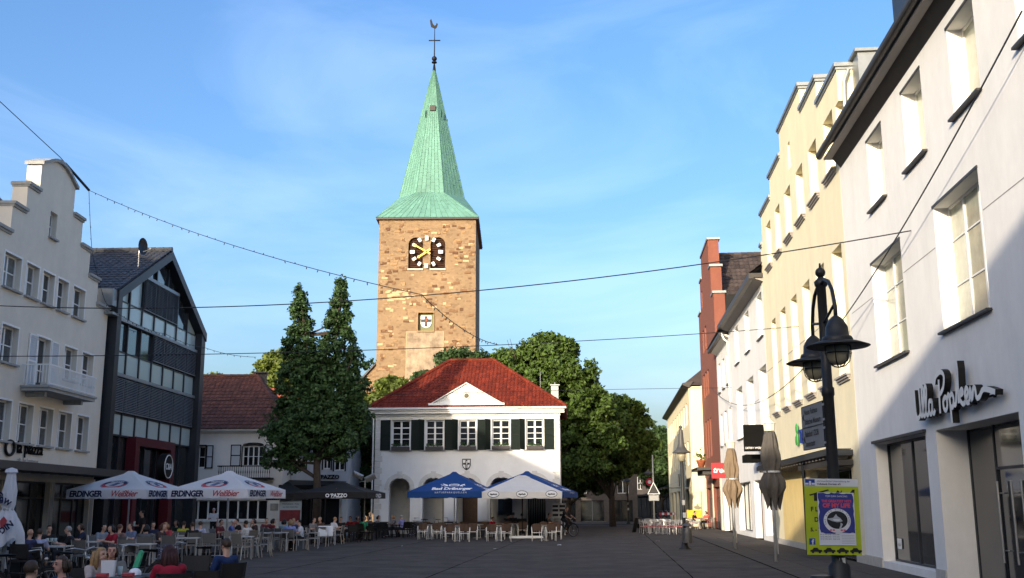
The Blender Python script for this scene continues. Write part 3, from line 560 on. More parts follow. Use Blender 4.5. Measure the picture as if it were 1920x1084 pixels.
for a,c,z0,z1 in [(a,c,9.28,10.5) for a,c in T1]+[(a,c,6.7,8.0) for a,c in T2]+[(a,c,4.02,5.42) for a,c in T3]+[(-6.62,-5.45,6.0,8.0)]:
    put(MB().box(a-.07,a,-.012,-.002,z0,z1+.07).box(c,c+.07,-.012,-.002,z0,z1+.07).box(a,c,-.012,-.002,z1,z1+.07),'window_surround',M_trim,l1)
def shutter(parent,x0,w,z0,z1,m,frame,rz=0.0,y=-.035,slats=True,name='shutter'):
    b = MB(); h = z1-z0; f = .055
    b.box(0,f,-.02,.02,0,h,1).box(w-f,w,-.02,.02,0,h,1).box(f,w-f,-.02,.02,0,f,1).box(f,w-f,-.02,.02,h-f,h,1).box(f,w-f,-.02,.02,h*.5-f/2,h*.5+f/2,1)
    n = max(6,int(h/.09))
    if slats:
        for i in range(n):
            z = f+(h-2*f)*(i+.5)/n; b.add([(f,-.012,z-.035),(w-f,-.012,z-.035),(w-f,.012,z+.025),(f,.012,z+.025)],[(0,1,2,3)],0)
        b.box(f,w-f,.013,.016,f,h-f,0)
    else: b.box(f,w-f,-.01,.01,f,h*.5-f/2,0); b.box(f,w-f,-.01,.01,h*.5+f/2,h-f,0)
    return ob(name,b.mesh('shutter',[m,frame]),parent,(x0,y,z0),(0,0,rz))
for x0 in (-7.30,-5.40): shutter(l1,x0,.66,6.02,8.0,M_shutterw,M_trim)
sl = put(MB().box(-7.62,-3.28,-1.0,-.003,5.86,5.98).box(-7.68,-3.22,-1.06,-.003,5.98,6.06).box(-7.2,-7.0,-.7,-.003,5.7,5.86).box(-3.9,-3.7,-.7,-.003,5.7,5.86),'balcony_slab',M_stonegrey,l1)
rl = put(MB().box(-7.62,-3.28,-1.0,-.96,6.78,6.83).box(-7.62,-3.28,-1.0,-.96,6.12,6.15).box(-7.62,-7.58,-.96,-.003,6.78,6.83).box(-3.32,-3.28,-.96,-.003,6.78,6.83),'balcony_railing',M_trim,l1)
bm_ = MB().box(-.011,.011,-.011,.011,6.15,6.78).mesh('baluster',M_trim)
for i in range(40): ob('baluster',bm_,rl,(-7.55+i*.1085,-.98,0))
for i in range(8):
    for x in (-7.6,-3.3): ob('baluster',bm_,rl,(x,-.1-i*.11,0))
# copings on the steps, cream inner faces of the parapet
for x0,x1,z in ((-1.42,.0,10.2),(-2.48,-1.3,11.22),(-3.48,-2.36,12.27),(-4.4,-3.36,13.3),(-8.5,-7.5,13.3),(-9.5,-8.4,12.27),(-10.55,-9.4,11.22),(-24,-10.4,10.2)):
    put(MB().box(x0,x1,-.12,.62,z,z+.11).box(x0+.03,x1-.03,-.06,.58,z-.08,z),'coping',M_stonegrey,l1)
b = MB(); o_ = [(x*1.0-.0,z) for x,z in [(-4.3,14.36)]+arc[1:-1]+[(-7.6,14.36)]]; n=len(o_)
for i in range(n-1):
    (xa,za),(xb,zb) = o_[i],o_[i+1]; b.add([(xa,-.12,za),(xb,-.12,zb),(xb,.62,zb),(xa,.62,za),(xa,-.12,za+.13),(xb,-.12,zb+.13),(xb,.62,zb+.13),(xa,.62,za+.13)],[(0,3,2,1),(4,5,6,7),(0,1,5,4),(2,3,7,6),(1,2,6,5),(0,4,7,3)])
put(b,'curved_coping',M_stonegrey,l1)
put(MB().add([(-24,.3,10.3),(-.2,.3,10.3),(-.2,6,16.1),(-24,6,16.1),(-24,12,10.3),(-.2,12,10.3)],[(0,1,2,3),(3,2,5,4)]).add([(-.2,.3,10.2),(-.2,12,10.2),(-.2,6,16.0)],[(0,1,2)]).add([(-24,.3,10.2),(-24,12,10.2),(-24,6,16.0)],[(0,1,2)]),'roof',M_tileb,l1)
tiles(l1,(-24,.28,10.3),(-.2,.28,10.3),(-.2,6,16.12),(-24,6,16.12),M_tileb,.32,.40); ridge(l1,(-24,6,16.2),(-.2,6,16.2),M_tileb)
# ground floor: canopy, dark shop front with posts
put(MB().box(-23.9,-.1,-1.75,-.003,3.14,3.22),'canopy_roof',M_eave,l1)
put(MB().box(-23.9,-.1,-1.8,-1.7,2.95,3.2).box(-.2,-.1,-1.7,-.003,2.9,3.14),'canopy_fascia',M_steel,l1)
for i in range(30): put(MB().box(-.6-i*.8,-.42-i*.8,-1.7,-.02,2.98,3.13),'canopy_slat',M_soffit,l1)
for i in range(6): window(l1,-23.495+3.9*i,-20.005+3.9*i,.005,2.695,.2,M_steel,M_glassd,nx=3,hz=(.78,),bar=.07,name='shop_window')
for i in range(6): put(MB().box(-19.95+3.9*i,-19.65+3.9*i,-.02,-.003,0,2.7),'pier_cladding',M_bandgrey,l1)
sgn = thing('cafe_sign','dark raised cafe lettering with a ring emblem on the beige wall','sign',LO,LZ)
letters('la piazza',.62,M_sblk,sgn,(-6.50,-.05,3.66),ext=.02,off=.004,space=1.02)
letters('café · bar | restaurant',.20,M_stonegrey,sgn,(-6.55,-.02,3.36),name='small_lettering',ext=.004)
b = MB(); b.tube([(-8.1+.33*math.cos(2*math.pi*i/24),-.06,3.80+.25*math.sin(2*math.pi*i/24)) for i in range(25)],.05,8,cap=False); put(b,'ring_emblem',M_black,sgn,smooth=True)
# the row goes on towards and past the camera
l0 = thing('corner_house','beige neighbour house with a steep roof continuing the left row, outside the frame','building',(-17.5,21.0,0),LZ)
hl0 = [rect(-3.2-3*i,-1.8-3*i,z0,z0+1.6) for i in range(12) for z0 in (4.2,7.0)]+[rect(-5.4-5*i,-1.2-5*i,.0,2.8) for i in range(7)]
put(MB().wall(rect(-38,-.05,-.3,10.0),hl0,.5,.25),'wall',M_housew,l0); solid(l0,'inner_wall',M_interior,(-37.9,-.1,.52,12,-.2,9.9))
for i in range(12):
    for z0 in (4.2,7.0): window(l0,-3.197-3*i,-1.803-3*i,z0+.003,z0+1.597,.2,M_trim,M_glass,nx=2,hz=(.5,),sill=SL)
for i in range(7): window(l0,-5.395-5*i,-1.205-5*i,.005,2.795,.2,M_steel,M_glassd,nx=3,name='shop_window')
put(MB().add([(-38,-.4,9.9),(-.05,-.4,9.9),(-.05,6,15.9),(-38,6,15.9),(-38,12.4,9.9),(-.05,12.4,9.9)],[(0,1,2,3),(3,2,5,4)]).add([(-.05,0,9.9),(-.05,12,9.9),(-.05,6,15.85)],[(0,1,2)]).add([(-38,0,9.9),(-38,12,9.9),(-38,6,15.85)],[(0,1,2)]),'roof',M_tileb,l0)
# large house closing the square behind the camera
lb = thing('rear_house','large pale flat-topped house closing the square behind the camera','building',(-30,-20,0),0.0)
hb = [rect(2+3.4*i,3.6+3.4*i,z0,z0+2.0) for i in range(12) for z0 in (5,8.4,11.8)]+[rect(1.5+5.6*i,5.9+5.6*i,0,3.2) for i in range(7)]
ow = put(MB().wall(rect(0,42,-.3,15.9),hb,.5,.25),'wall',M_housew,lb,(42,0,0),(0,0,math.pi)); 
for i in range(12):
    for z0 in (5,8.4,11.8): window(ow,2.003+3.4*i,3.597+3.4*i,z0+.003,z0+1.997,.2,M_trim,M_glass,nx=2,hz=(.5,))
for i in range(7): window(ow,1.505+5.6*i,5.895+5.6*i,.005,3.195,.2,M_steel,M_glassd,nx=3,name='shop_window')
solid(lb,'rear_wall',M_housew,(0.1,41.9,-12,-.55,-.2,15.8)); solid(lb,'roof_edge',M_zinc,(-.2,42.2,-12.2,.2,15.9,16.1))

# ------------------------------------------------------------------ dark steel and glass gable house
CZ = R(88.04)
ca = thing('glass_gable_house','dark steel and glass gabled shop house with louvre blinds and red portal','building',LO,CZ)
ROOF_A = (.15,11.15); AP = (6.2,14.35); ROOF_B = (12.05,11.15)
put(MB().box(.18,.62,-.35,.25,-.1,11.1),'pillar',M_steel,ca); put(MB().box(11.45,12.05,-.35,.25,-.1,11.1),'pillar',M_steel,ca)
def rafter(a,bq,t=.45):
    (x0,z0),(x1,z1) = a,bq; b = MB(); y0,y1=-.4,.25
    b.add([(x0,y0,z0-t),(x1,y0,z1-t),(x1,y0,z1),(x0,y0,z0),(x0,y1,z0-t),(x1,y1,z1-t),(x1,y1,z1),(x0,y1,z0)],[(0,1,2,3),(7,6,5,4),(3,2,6,7),(0,4,5,1),(0,3,7,4),(1,5,6,2)]); return put(b,'rafter',M_steel,ca)
rafter((.1,11.1),(AP[0],AP[1])); rafter((AP[0],AP[1]),(12.1,11.1))
for i,(z0,z1) in enumerate(((9.93,10.08),(7.46,7.6))): put(MB().box(.62,11.45,-.14,.06,z0,z1),'floor_band',M_bandgrey,ca)
put(MB().box(3.6,8.25,-.14,.06,12.42,12.58),'floor_band',M_bandgrey,ca)
XS = [.64+1.543*i for i in range(8)]; zr = lambda x: (11.1+(x-.1)*(3.25/6.1) if x < 6.2 else 14.35-(x-6.2)*(3.25/5.9))-.47
for x in XS[1:-1]: put(MB().box(x-.05,x+.05,-.06,.14,4.85,min(zr(x),14)),'mullion',M_steel,ca)
for i in range(7):
    a,c = XS[i]+.055,XS[i+1]-.055
    put(MB().box(a,c,.0,.03,4.92,5.80),'glass_panel',M_frost,ca)
    put(MB().box(a,c,.0,.03,7.65,8.55),'glass_panel',M_frost,ca)
    put(MB().box(a,c,.0,.03,10.12,10.84),'glass_panel',M_frost,ca)
    for q in ((5.80,5.88),(4.84,4.92),(8.55,8.62),(10.84,10.9)): put(MB().box(a,c,-.03,.1,*q),'transom',M_steel,ca)
    put(MB().box(a,c,.05,.07,5.88,7.46),'glass_pane',M_glass,ca); put(MB().box(a,c,.05,.07,8.62,9.93),'glass_pane',M_glass,ca)
    mx_ = MB(); za,zb = zr(a),zr(c); mx_.add([(a,.05,10.9),(c,.05,10.9),(c,.05,max(zb,10.92)),(a,.05,max(za,10.92))] if not (a<6.2<c) else [(a,.05,10.9),(c,.05,10.9),(c,.05,zb),(6.2,.05,13.85),(a,.05,za)],[(0,1,2,3)] if not (a<6.2<c) else [(0,1,2,3,4)]); put(mx_,'glass_pane',M_frost if i in (0,1,6) else M_glass,ca)
def blind(x0,x1,z0,z1):
    b = MB(); n = int((z1-z0)/.075)
    for i in range(n):
        z = z0+(z1-z0)*(i+.5)/n; b.add([(x0,-.11,z-.03),(x1,-.11,z-.03),(x1,-.06,z+.026),(x0,-.06,z+.026)],[(0,1,2,3)])
    b.box(x0,x1,-.12,-.05,z0-.02,z0+.015)
    for t in (.12,.88): x = x0+(x1-x0)*t; b.box(x-.01,x+.01,-.125,-.115,z0,z1)
    return tag(put(b,'louvre_blind',M_blind,ca),kind='stuff')
for i in range(7): blind(XS[i]+.02,XS[i+1]-.02,5.92,7.42)
for i in range(3,7): blind(XS[i]+.02,XS[i+1]-.02,8.68,9.9)
for i in range(2,5): blind(XS[i]+.02,XS[i+1]-.02,10.94,12.42)
# ground floor glazing and red portal
for i in range(7):
    a,c = XS[i]+.055,XS[i+1]-.055; put(MB().box(a,c,.12,.14,.1,4.84),'shop_pane',M_glassd if i in (0,2,3,4) else M_shopglass,ca)
for x in XS[1:-1]: put(MB().box(x-.045,x+.045,.02,.2,0,4.84),'mullion',M_steel,ca)
put(MB().box(3.1,3.6,-.4,.05,0,4.9).box(7.65,8.2,-.4,.05,0,4.9).box(3.6,7.65,-.4,.05,4.5,4.9),'portal_frame',M_red,ca)
solid(ca,'inner_wall',M_interior,(.3,11.9,.3,10,-.2,11)); solid(ca,'ground_strip',M_bandgrey,(.62,3.1,-.02,.1,0,.1),(8.2,11.45,-.02,.1,0,.1))
rf = put(MB().add([(0,-.4,11.1),(6.2,-.4,14.36),(6.2,12,14.36),(0,12,11.1),(12.1,-.4,11.1),(12.1,12,11.1)],[(0,1,2,3),(1,4,5,2)]),'roof',M_tileg,ca)
tiles(ca,(.05,12,11.12),(.05,-.35,11.12),(6.2,-.35,14.4),(6.2,12,14.4),M_tileg,.30,.40); ridge(ca,(6.2,-.35,14.44),(6.2,12,14.44),M_tileg)
put(MB().add([(3.2,3.2,12.95),(4.6,3.2,13.7),(4.6,4.4,13.7),(3.2,4.4,12.95)],[(0,1,2,3)]),'skylight',M_frost,ca)
put(MB().box(-.35,.1,-.3,.6,10.35,11.1).box(-.5,.18,-.4,.6,9.95,10.05),'gutter_box',M_zinc,ca)
lo = thing('round_logo_sign','round black sign with white ring and letters inside the red portal','sign',LO,CZ)
def disc(r,y0,y1,n=36): return [(r*math.cos(2*math.pi*i/n),r*math.sin(2*math.pi*i/n)) for i in range(n)]
put(MB().prism([(5.9+x*1.0,3.64+z) for x,z in disc(.62,0,0)],-.95,-.62),'disc',M_black,lo)
b = MB(); b.tube([(5.9+.54*math.cos(2*math.pi*i/36),-.96,3.64+.54*math.sin(2*math.pi*i/36)) for i in range(37)],.022,6,cap=False); put(b,'ring',M_trim,lo)
letters('C&A',.42,M_trim,lo,(5.9,-.965,3.50),off=.004,space=.95,ext=.004)
def dish(x,y,z):
    d = thing('satellite_dish','dark satellite dish on a mast on the grey tiled roof of the glass house','satellite dish',(x,y,z))
    put(MB().tube([(0,0,-.9),(0,0,.25)],.03,8),'mast',M_alu,d); b = MB()
    vs=[];n=16
    for i in range(4):
        for j in range(n):
            r_=.42*i/3; a=2*math.pi*j/n; vs.append((.12*(r_/.42)**2+.08,r_*math.cos(a)*.8,.3+r_*math.sin(a)))
    b.add(vs,[(i*n+j,i*n+(j+1)%n,(i+1)*n+(j+1)%n,(i+1)*n+j) for i in range(3) for j in range(n)]); put(b,'reflector',M_steel,d,smooth=True)
    put(MB().tube([(.1,0,.0),(.62,0,.12)],.018,6).ball((.64,0,.14),.06),'feed_arm',M_alu,d); d.rotation_euler=(0,0,R(-20))
dish(-17.75,48.4,13.6)
# ------------------------------------------------------------------ white house with the hipped roof behind the terrace
HO = (-18.5, 62.0, 0.0)
hh = thing('hipped_house','low white house with brown red hipped roof, shuttered windows and small iron balcony','building',HO)
archw = [(2.66,4.06),(3.88,4.06),(3.88,5.22)]+[(3.27+.61*math.cos(a),5.22+.13*math.sin(a)) for a in [math.pi*i/8 for i in range(1,8)]]+[(2.66,5.22)]
hl = [rect(-.33,.47,3.96,5.22), archw, rect(-.4,4.25,.97,2.12), rect(-5.6,-4.7,3.96,5.22), rect(-3,-2.1,3.96,5.22)]
put(MB().wall(rect(-8,5.05,-.3,6.1),hl,.45,.22),'wall',M_housew,hh); solid(hh,'inner_wall',M_interior,(-7.9,4.95,.47,8,-.2,6))
put(MB().box(4.75,5.05,.45,8,-.2,6.1),'side_wall',M_housew,hh)
window(hh,-.327,.467,3.963,5.217,.15,M_trim,M_glassd,nx=2,hz=(.5,),bar=.06,thin=.02); window(hh,2.663,3.877,4.063,5.217,.15,M_trim,M_glassd,nx=4,hz=(.48,),bar=.05,thin=.018,name='balcony_door')
window(hh,-.397,4.247,.973,2.117,.15,M_trim,M_glassd,nx=8,bar=.06,name='shop_window')
put(MB().box(-.5,4.35,-.12,-.003,.86,.97),'shop_window_ledge',M_trim,hh)
b = MB(); ap = archw[3:-1]; 
for (xa,za),(xb,zb) in zip(archw[2:],archw[3:]): b.add([(xa,-.03,za),(xb,-.03,zb),(xb,-.03,zb+.07),(xa,-.03,za+.07),(xa,0,za+.07),(xb,0,zb+.07)],[(0,1,2,3),(3,2,5,4)])
put(b,'window_surround',M_black,hh)
for x0,x1,z0,z1 in ((-.41,-.33,3.9,5.3),(.47,.53,3.9,5.3),(2.6,2.66,4.0,5.22),(3.88,3.94,4.0,5.22),(-.33,.47,5.22,5.3)): put(MB().box(x0,x1,-.03,-.002,z0,z1),'window_surround',M_black,hh)
for x0,w,z0,z1 in ((.54,.40,3.93,5.27),(1.97,.6,4.05,5.3),(3.96,.46,4.05,5.3)): shutter(hh,x0,w,z0,z1,M_shutterw,M_black,slats=False)
bl_ = put(MB().box(1.45,4.55,-.85,-.003,3.28,3.38),'balcony_slab',M_black,hh)
rl = put(MB().box(1.45,4.55,-.85,-.80,4.0,4.06).box(1.45,1.5,-.8,-.003,4.0,4.06).box(4.5,4.55,-.8,-.003,4.0,4.06),'balcony_railing',M_black,hh)
bm_ = MB().lathe([(.012,0),(.012,.2),(.03,.3),(.012,.42),(.012,.62)],n=5).mesh('baluster',M_black)
for i in range(24): ob('baluster',bm_,rl,(1.55+i*.127,-.825,3.38))
eave_mesh(-8.2,5.3,[(-.003,5.95),(-.3,6.1),(-.42,6.1),(-.42,6.22),(.3,6.22),(.3,6.1)],M_trim,'cornice',hh)
put(MB().box(4.37,4.95,-.06,-.003,1.0,1.97),'menu_board',M_trim,hh); put(MB().box(4.43,4.89,-.075,-.062,1.5,1.9),'menu_picture',M_stonegrey,hh)
P1,P2,P3,P4 = (-9,-.5,6.2),(5.45,-.5,6.2),(2.3,4.2,9.85),(-9,4.2,9.85)
put(MB().add([P1,P2,P3,P4,(5.45,8.5,6.2),(-9,8.5,6.2)],[(0,1,2,3),(1,4,2),(3,2,4,5)]),'roof',M_tiled,hh)
tiles(hh,P1,P2,P3,P4,M_tiled,.27,.37); tiles(hh,P2,(5.45,8.5,6.2),(2.3,4.2,9.85),(2.3,4.2,9.85),M_tiled,.27,.37)
ridge(hh,P4,P3,M_tiled); ridge(hh,P2,P3,M_tiled)
put(MB().box(-1.2,-.75,.8,1.1,7.3,7.5),'roof_hatch',M_zinc,hh); put(MB().box(2.15,2.75,4.3,4.9,9.3,10.05).box(2.0,2.9,4.15,5.05,10.05,10.13),'chimney',M_eave,hh)
# side wing, blue grey
wg = thing('blue_grey_house','blue grey rendered house with dark window frames and awning behind the ginkgo tree','building',(-13.4,64.0,0))
hl = [rect(1.95,2.4,3.95,5.0),rect(2.62,3.25,3.85,5.1),rect(.3,.9,3.9,4.6),rect(.4,3.0,.1,2.5)]
put(MB().wall(rect(.0,3.45,-.3,5.9),hl,.4,.2),'wall',M_bluew,wg); solid(wg,'inner_wall',M_interior,(.05,3.4,.42,6,-.2,5.85)); put(MB().box(3.1,3.45,.4,6,-.2,5.9),'side_wall',M_bluew,wg)
for a,c,z0,z1 in ((1.95,2.4,3.95,5.0),(2.62,3.25,3.85,5.1),(.3,.9,3.9,4.6)):
    window(wg,a+.003,c-.003,z0+.003,z1-.003,.12,M_trim,M_glassd,nx=2,hz=(.5,),bar=.05); put(MB().box(a-.08,a-.003,-.04,-.002,z0-.06,z1+.06).box(c+.003,c+.08,-.04,-.002,z0-.06,z1+.06),'window_surround',M_black,wg)
window(wg,.405,2.995,.105,2.495,.12,M_steel,M_glassd,nx=3,name='shop_window')
letters('O´PAZZO',.34,M_black,wg,(2.2,-.05,3.35),ext=.03,off=.01)
put(MB().add([(-.2,-.01,3.3),(3.4,-.01,3.2),(3.4,-2.2,2.85),(-.2,-2.2,2.95)],[(0,1,2,3)]).box(-.2,3.4,-2.24,-2.18,2.7,2.95),'awning',M_black,wg)
put(MB().add([(-.2,-.4,5.85),(3.8,-.4,5.85),(3.8,3,8.0),(-.2,3,8.0),(-.2,6.4,5.85),(3.8,6.4,5.85)],[(0,1,2,3),(3,2,5,4)]),'roof',M_tiled,wg); tiles(wg,(-.2,-.4,5.86),(3.8,-.4,5.86),(3.8,3,8.02),(-.2,3,8.02),M_tiled,.27,.37)
og = thing('orange_roofed_house','house with bright orange tiled roof seen behind the white hipped house','building',(-18.2,75.5,0))
put(MB().box(-2,3.2,0,6,-.2,8.9),'wall',M_housew,og); put(MB().add([(-2.3,-.4,8.9),(3.5,-.4,8.9),(1.9,3,10.4),(-2.3,3,10.4),(3.5,6.4,8.9),(-2.3,6.4,8.9)],[(0,1,2,3),(1,4,2),(3,2,4,5)]),'roof',M_tileo,og)
tiles(og,(-2.3,-.4,8.91),(3.5,-.4,8.91),(1.9,3,10.42),(-2.3,3,10.42),M_tileo,.3,.4)

# ------------------------------------------------------------------ old town hall
TO, TZ = (-8.462,65.0,0.0), R(-3.0)
th = thing('town_hall','white two storey hall with arcade, green shutters and red hipped roof with pediment','building',TO,TZ)
AR = [(.91,2.2),(2.97,4.3),(5.04,6.34),(7.1,8.45),(9.15,10.47)]
def arch_poly(a,c,z0=0.0,sp=2.82,n=14):
    m,r_=(a+c)/2,(c-a)/2; return [(a,z0),(c,z0),(c,sp)]+[(m+r_*math.cos(math.pi*i/n),sp+r_*.93*math.sin(math.pi*i/n)) for i in range(1,n)]+[(a,sp)]
WX = [(1.02,2.16),(3.12,4.23),(5.19,6.25),(7.2,8.31),(9.31,10.36)]
hl = [arch_poly(a,c) for a,c in AR]+[rect(a,c,5.27,6.92) for a,c in WX]
put(MB().wall(rect(0,11.36,-.3,7.3),hl,.55,.55,0,back=False),'wall',M_hallw,th)
put(MB().box(0,.4,.55,9,-.2,7.3).box(10.96,11.36,.55,9,-.2,7.3).box(.4,10.96,8.6,9,-.2,7.3),'side_wall',M_hallw,th)
solid(th,'upper_room',M_interior,(.41,10.95,.6,8.5,4.4,7.25))
lo_ = put(MB().box(.4,10.96,2.9,3.0,-.1,4.2).box(.4,10.96,.56,2.9,4.0,4.2),'arcade_rear_wall',M_lightstone,th)
for x0,x1,m_ in ((1.75,2.25,M_interior),(5.15,6.2,M_wood),(9.2,10.4,M_interior)): put(MB().box(x0,x1,2.82,2.89,0,2.75),'arcade_door',m_,th)
for x0,x1 in ((3.9,4.25),(6.3,6.6)): put(MB().box(x0,x1,2.4,2.89,0,2.9),'arcade_pillar',M_stonegrey,th)
put(MB().box(7.4,8.6,2.8,2.89,1.15,2.3),'arcade_window',M_glassd,th); put(MB().box(7.35,7.4,2.78,2.895,1.1,2.35).box(8.6,8.65,2.78,2.895,1.1,2.35),'arcade_window_frame',M_trim,th)
b = MB()
for i in range(11): b.box(9.25+i*.11,9.28+i*.11,2.6,2.63,0,2.7)
put(b,'curtain_folds',M_stonegrey,th)
put(MB().box(6.75,6.98,2.87,2.895,1.6,2.0),'wall_notice',M_trim,th)
for a,c in AR:                                               # archivolts with keystones, imposts, dark plinths
    m_,r_ = (a+c)/2,(c-a)/2; b = MB(); n=18; r0,r1=r_,r_+.27
    P0 = [(m_+r0*math.cos(math.pi*i/n),2.82+r0*.93*math.sin(math.pi*i/n)) for i in range(n+1)]; P1_ = [(m_+r1*math.cos(math.pi*i/n),2.82+r1*.95*math.sin(math.pi*i/n)) for i in range(n+1)]
    for i in range(n):
        q=[P0[i],P0[i+1],P1_[i+1],P1_[i]]; b.add([(x,-.045,z) for x,z in q]+[(x,-.001,z) for x,z in q],[(0,1,2,3),(3,2,6,7),(0,4,5,1)])
    put(b,'arch_moulding',M_lightstone,th)
    put(MB().add([(m_-.11,-.075,3.38),(m_+.11,-.075,3.38),(m_+.16,-.075,3.80),(m_-.16,-.075,3.80),(m_-.11,0,3.38),(m_+.11,0,3.38),(m_+.16,0,3.80),(m_-.16,0,3.80)],[(0,1,2,3),(0,4,5,1),(1,5,6,2),(2,6,7,3),(3,7,4,0)]),'keystone',M_lightstone,th)
    put(MB().box(a-.29,a+.03,-.07,.4,2.72,2.82).box(c-.03,c+.29,-.07,.4,2.72,2.82),'impost',M_lightstone,th)
for a,c in ((2.2,2.97),(4.3,5.04),(6.34,7.1),(8.45,9.15)): put(MB().box(a+.15,c-.15,-.06,-.003,.86,2.72),'pilaster',M_trim,th)
for a,c in ((.0,.9),(2.21,2.96),(4.31,5.03),(6.35,7.09),(8.46,9.14),(10.48,11.36)): put(MB().box(a-.01,c+.01,-.09,.52,-.02,.80),'pier_plinth',M_darkstone,th)
qm = [MB().bevbox(0,.47,-.035,.0,0,.335,.018).mesh('quoin',M_lightstone), MB().bevbox(0,.36,-.035,.0,0,.335,.018).mesh('quoin',M_lightstone)]
for i in range(18): ob('quoin',qm[i%2],th,(-.01,-.001,.83+i*.358)); ob('quoin',qm[i%2],th,(10.9 if i%2==0 else 11.01,-.001,.83+i*.358))
for a,c in WX:
    w = window(th,a+.003,c-.003,5.273,6.917,.16,M_trim,M_glassd,nx=2,hz=(.30,.50,.72),bar=.075,thin=.018)
    put(MB().box(.06,c-a-.06,-.005,.055,1.15,1.22),'transom',M_trim,w)
    put(MB().box(a-.14,c+.14,-.05,-.002,6.93,7.06),'window_head',M_offtrim,th); put(MB().box(a-.12,c+.12,-.12,-.002,5.02,5.09),'window_sill',M_stonegrey,th)
    fb = put(MB().box(a+.02,c-.02,-.3,-.04,5.09,5.30),'flower_box',M_darkstone,th); b = MB()
    for i in range(110):
        p = Vector((random.uniform(a+.05,c-.05),-.17+random.gauss(0,.07),5.33+abs(random.gauss(0,.09)))); d=Vector((random.uniform(-1,1),random.uniform(-1,1),random.uniform(-.3,1)))*.06; e_=Vector((random.uniform(-1,1),random.uniform(-1,1),random.uniform(-1,1)))*.045
        b.add([p-d,p+e_,p+d,p-e_],[(0,1,2,3)])
    tag(put(b,'flowers',M_leafd,fb),kind='stuff')
for i,(a,c) in enumerate(WX):                                # shutters: first and last folded flat, those between half open
    shutter(th,*( (.32,.62) if i==0 else (c-c+a-.10,.52)),5.08,6.94,M_shutter,M_shutter,rz=0 if i==0 else R(0),y=-.05) if i==0 else shutter(th,a-.10,.52,5.08,6.94,M_shutter,M_shutter,rz=R(180+58),y=-.06)
    shutter(th,c+.06,.60 if i==4 else .56,5.08,6.94,M_shutter,M_shutter,rz=0,y=-.05)
eave_mesh(-.05,11.41,[(-.002,7.12),(-.06,7.16),(-.06,7.27),(-.002,7.27)],M_trim,'cornice',th)
eave_mesh(-.3,11.66,[(0,7.30),(-.3,7.30),(-.3,7.40),(-.38,7.44),(-.38,7.52),(0,7.52)],M_trim,'cornice',th)
b = MB(); 
for i in range(104): b.box(-.1+i*.11,-.045+i*.11,-.12,-.06,7.2,7.29)
tag(put(b,'dentils',M_trim,th),kind='stuff')
eave_mesh(-.42,11.78,[(-.40,7.54),(-.52,7.54),(-.54,7.66),(-.40,7.66)],M_trim,'gutter',th); put(MB().tube([(-.36,-.46,7.55),(-.3,-.2,7.2),(-.12,-.08,7.0),(-.12,-.08,5.5),(-.12,-.08,.3)],.045,8),'downpipe',M_trim,th)
A,B_,Cc,D = (-.42,-.46,7.62),(11.78,-.46,7.62),(7.0,4.4,11.15),(4.1,4.4,11.15); A2,B2 = (-.42,9.4,7.62),(11.78,9.4,7.62)
put(MB().add([A,B_,Cc,D,A2,B2],[(0,1,2,3),(1,5,2),(3,2,5,4),(0,3,4)]),'roof',M_tiler,th)
tiles(th,A,B_,Cc,D,M_tiler,.235,.33,.035); tiles(th,B_,B2,Cc,Cc,M_tiler,.235,.33,.035); tiles(th,A2,A,D,D,M_tiler,.235,.33,.035)
for p,q in ((D,Cc),(A,D),(B_,Cc)): ridge(th,Vector(p)+Vector((0,0,.06)),Vector(q)+Vector((0,0,.06)),M_tiler,.12,.36)
ped = put(MB().prism([(3.62,7.93),(7.68,7.93),(5.65,9.12)],-.2,1.9),'pediment',M_hallw,th)
put(MB().add([(3.4,-.32,7.9),(5.65,-.32,9.21),(5.65,2.1,9.21),(3.4,2.1,7.9),(3.4,-.32,7.82),(5.65,-.32,9.13),(7.9,-.32,7.9),(7.9,2.1,7.9),(7.9,-.32,7.82)],[(0,1,2,3),(0,4,5,1),(1,6,7,2),(1,5,8,6)]),'pediment_roof',M_lightstone,ped)
b = MB()
for s_ in (-1,1):
    for i in range(17): x=5.65+s_*(.1+i*.112); z=9.12-.587*abs(x-5.65)-.06; b.box(x-.03,x+.03,-.26,-.201,z-.12,z-.02)
tag(put(b,'dentils',M_lightstone,ped),kind='stuff')
put(MB().prism([(5.65+x*.5,8.38+z*.5) for x,z in disc(.5,0,0)],-.235,-.201),'round_window_ring',M_stonegrey,ped); put(MB().prism([(5.65+x*.38,8.38+z*.38) for x,z in disc(.5,0,0,)],-.25,-.236),'round_window',M_trim,ped); put(MB().prism([(5.65+x*.5,8.38+z*.5) for x,z in disc(.3,0,0)],-.262,-.251),'round_window_pane',M_glassd,ped)
put(MB().box(3.3,8.0,-.36,.1,7.80,7.92),'pediment_cornice',M_trim,ped)
put(MB().box(10.8,11.28,4.2,4.8,8.1,9.45).box(10.72,11.36,4.1,4.9,9.45,9.53).tube([(11.05,4.5,9.5),(11.05,4.5,9.7)],.05),'chimney',M_zinc,th); put(MB().tube([(10.1,4.2,9),(10.1,4.2,10.4)],.02),'antenna',M_alu,th)
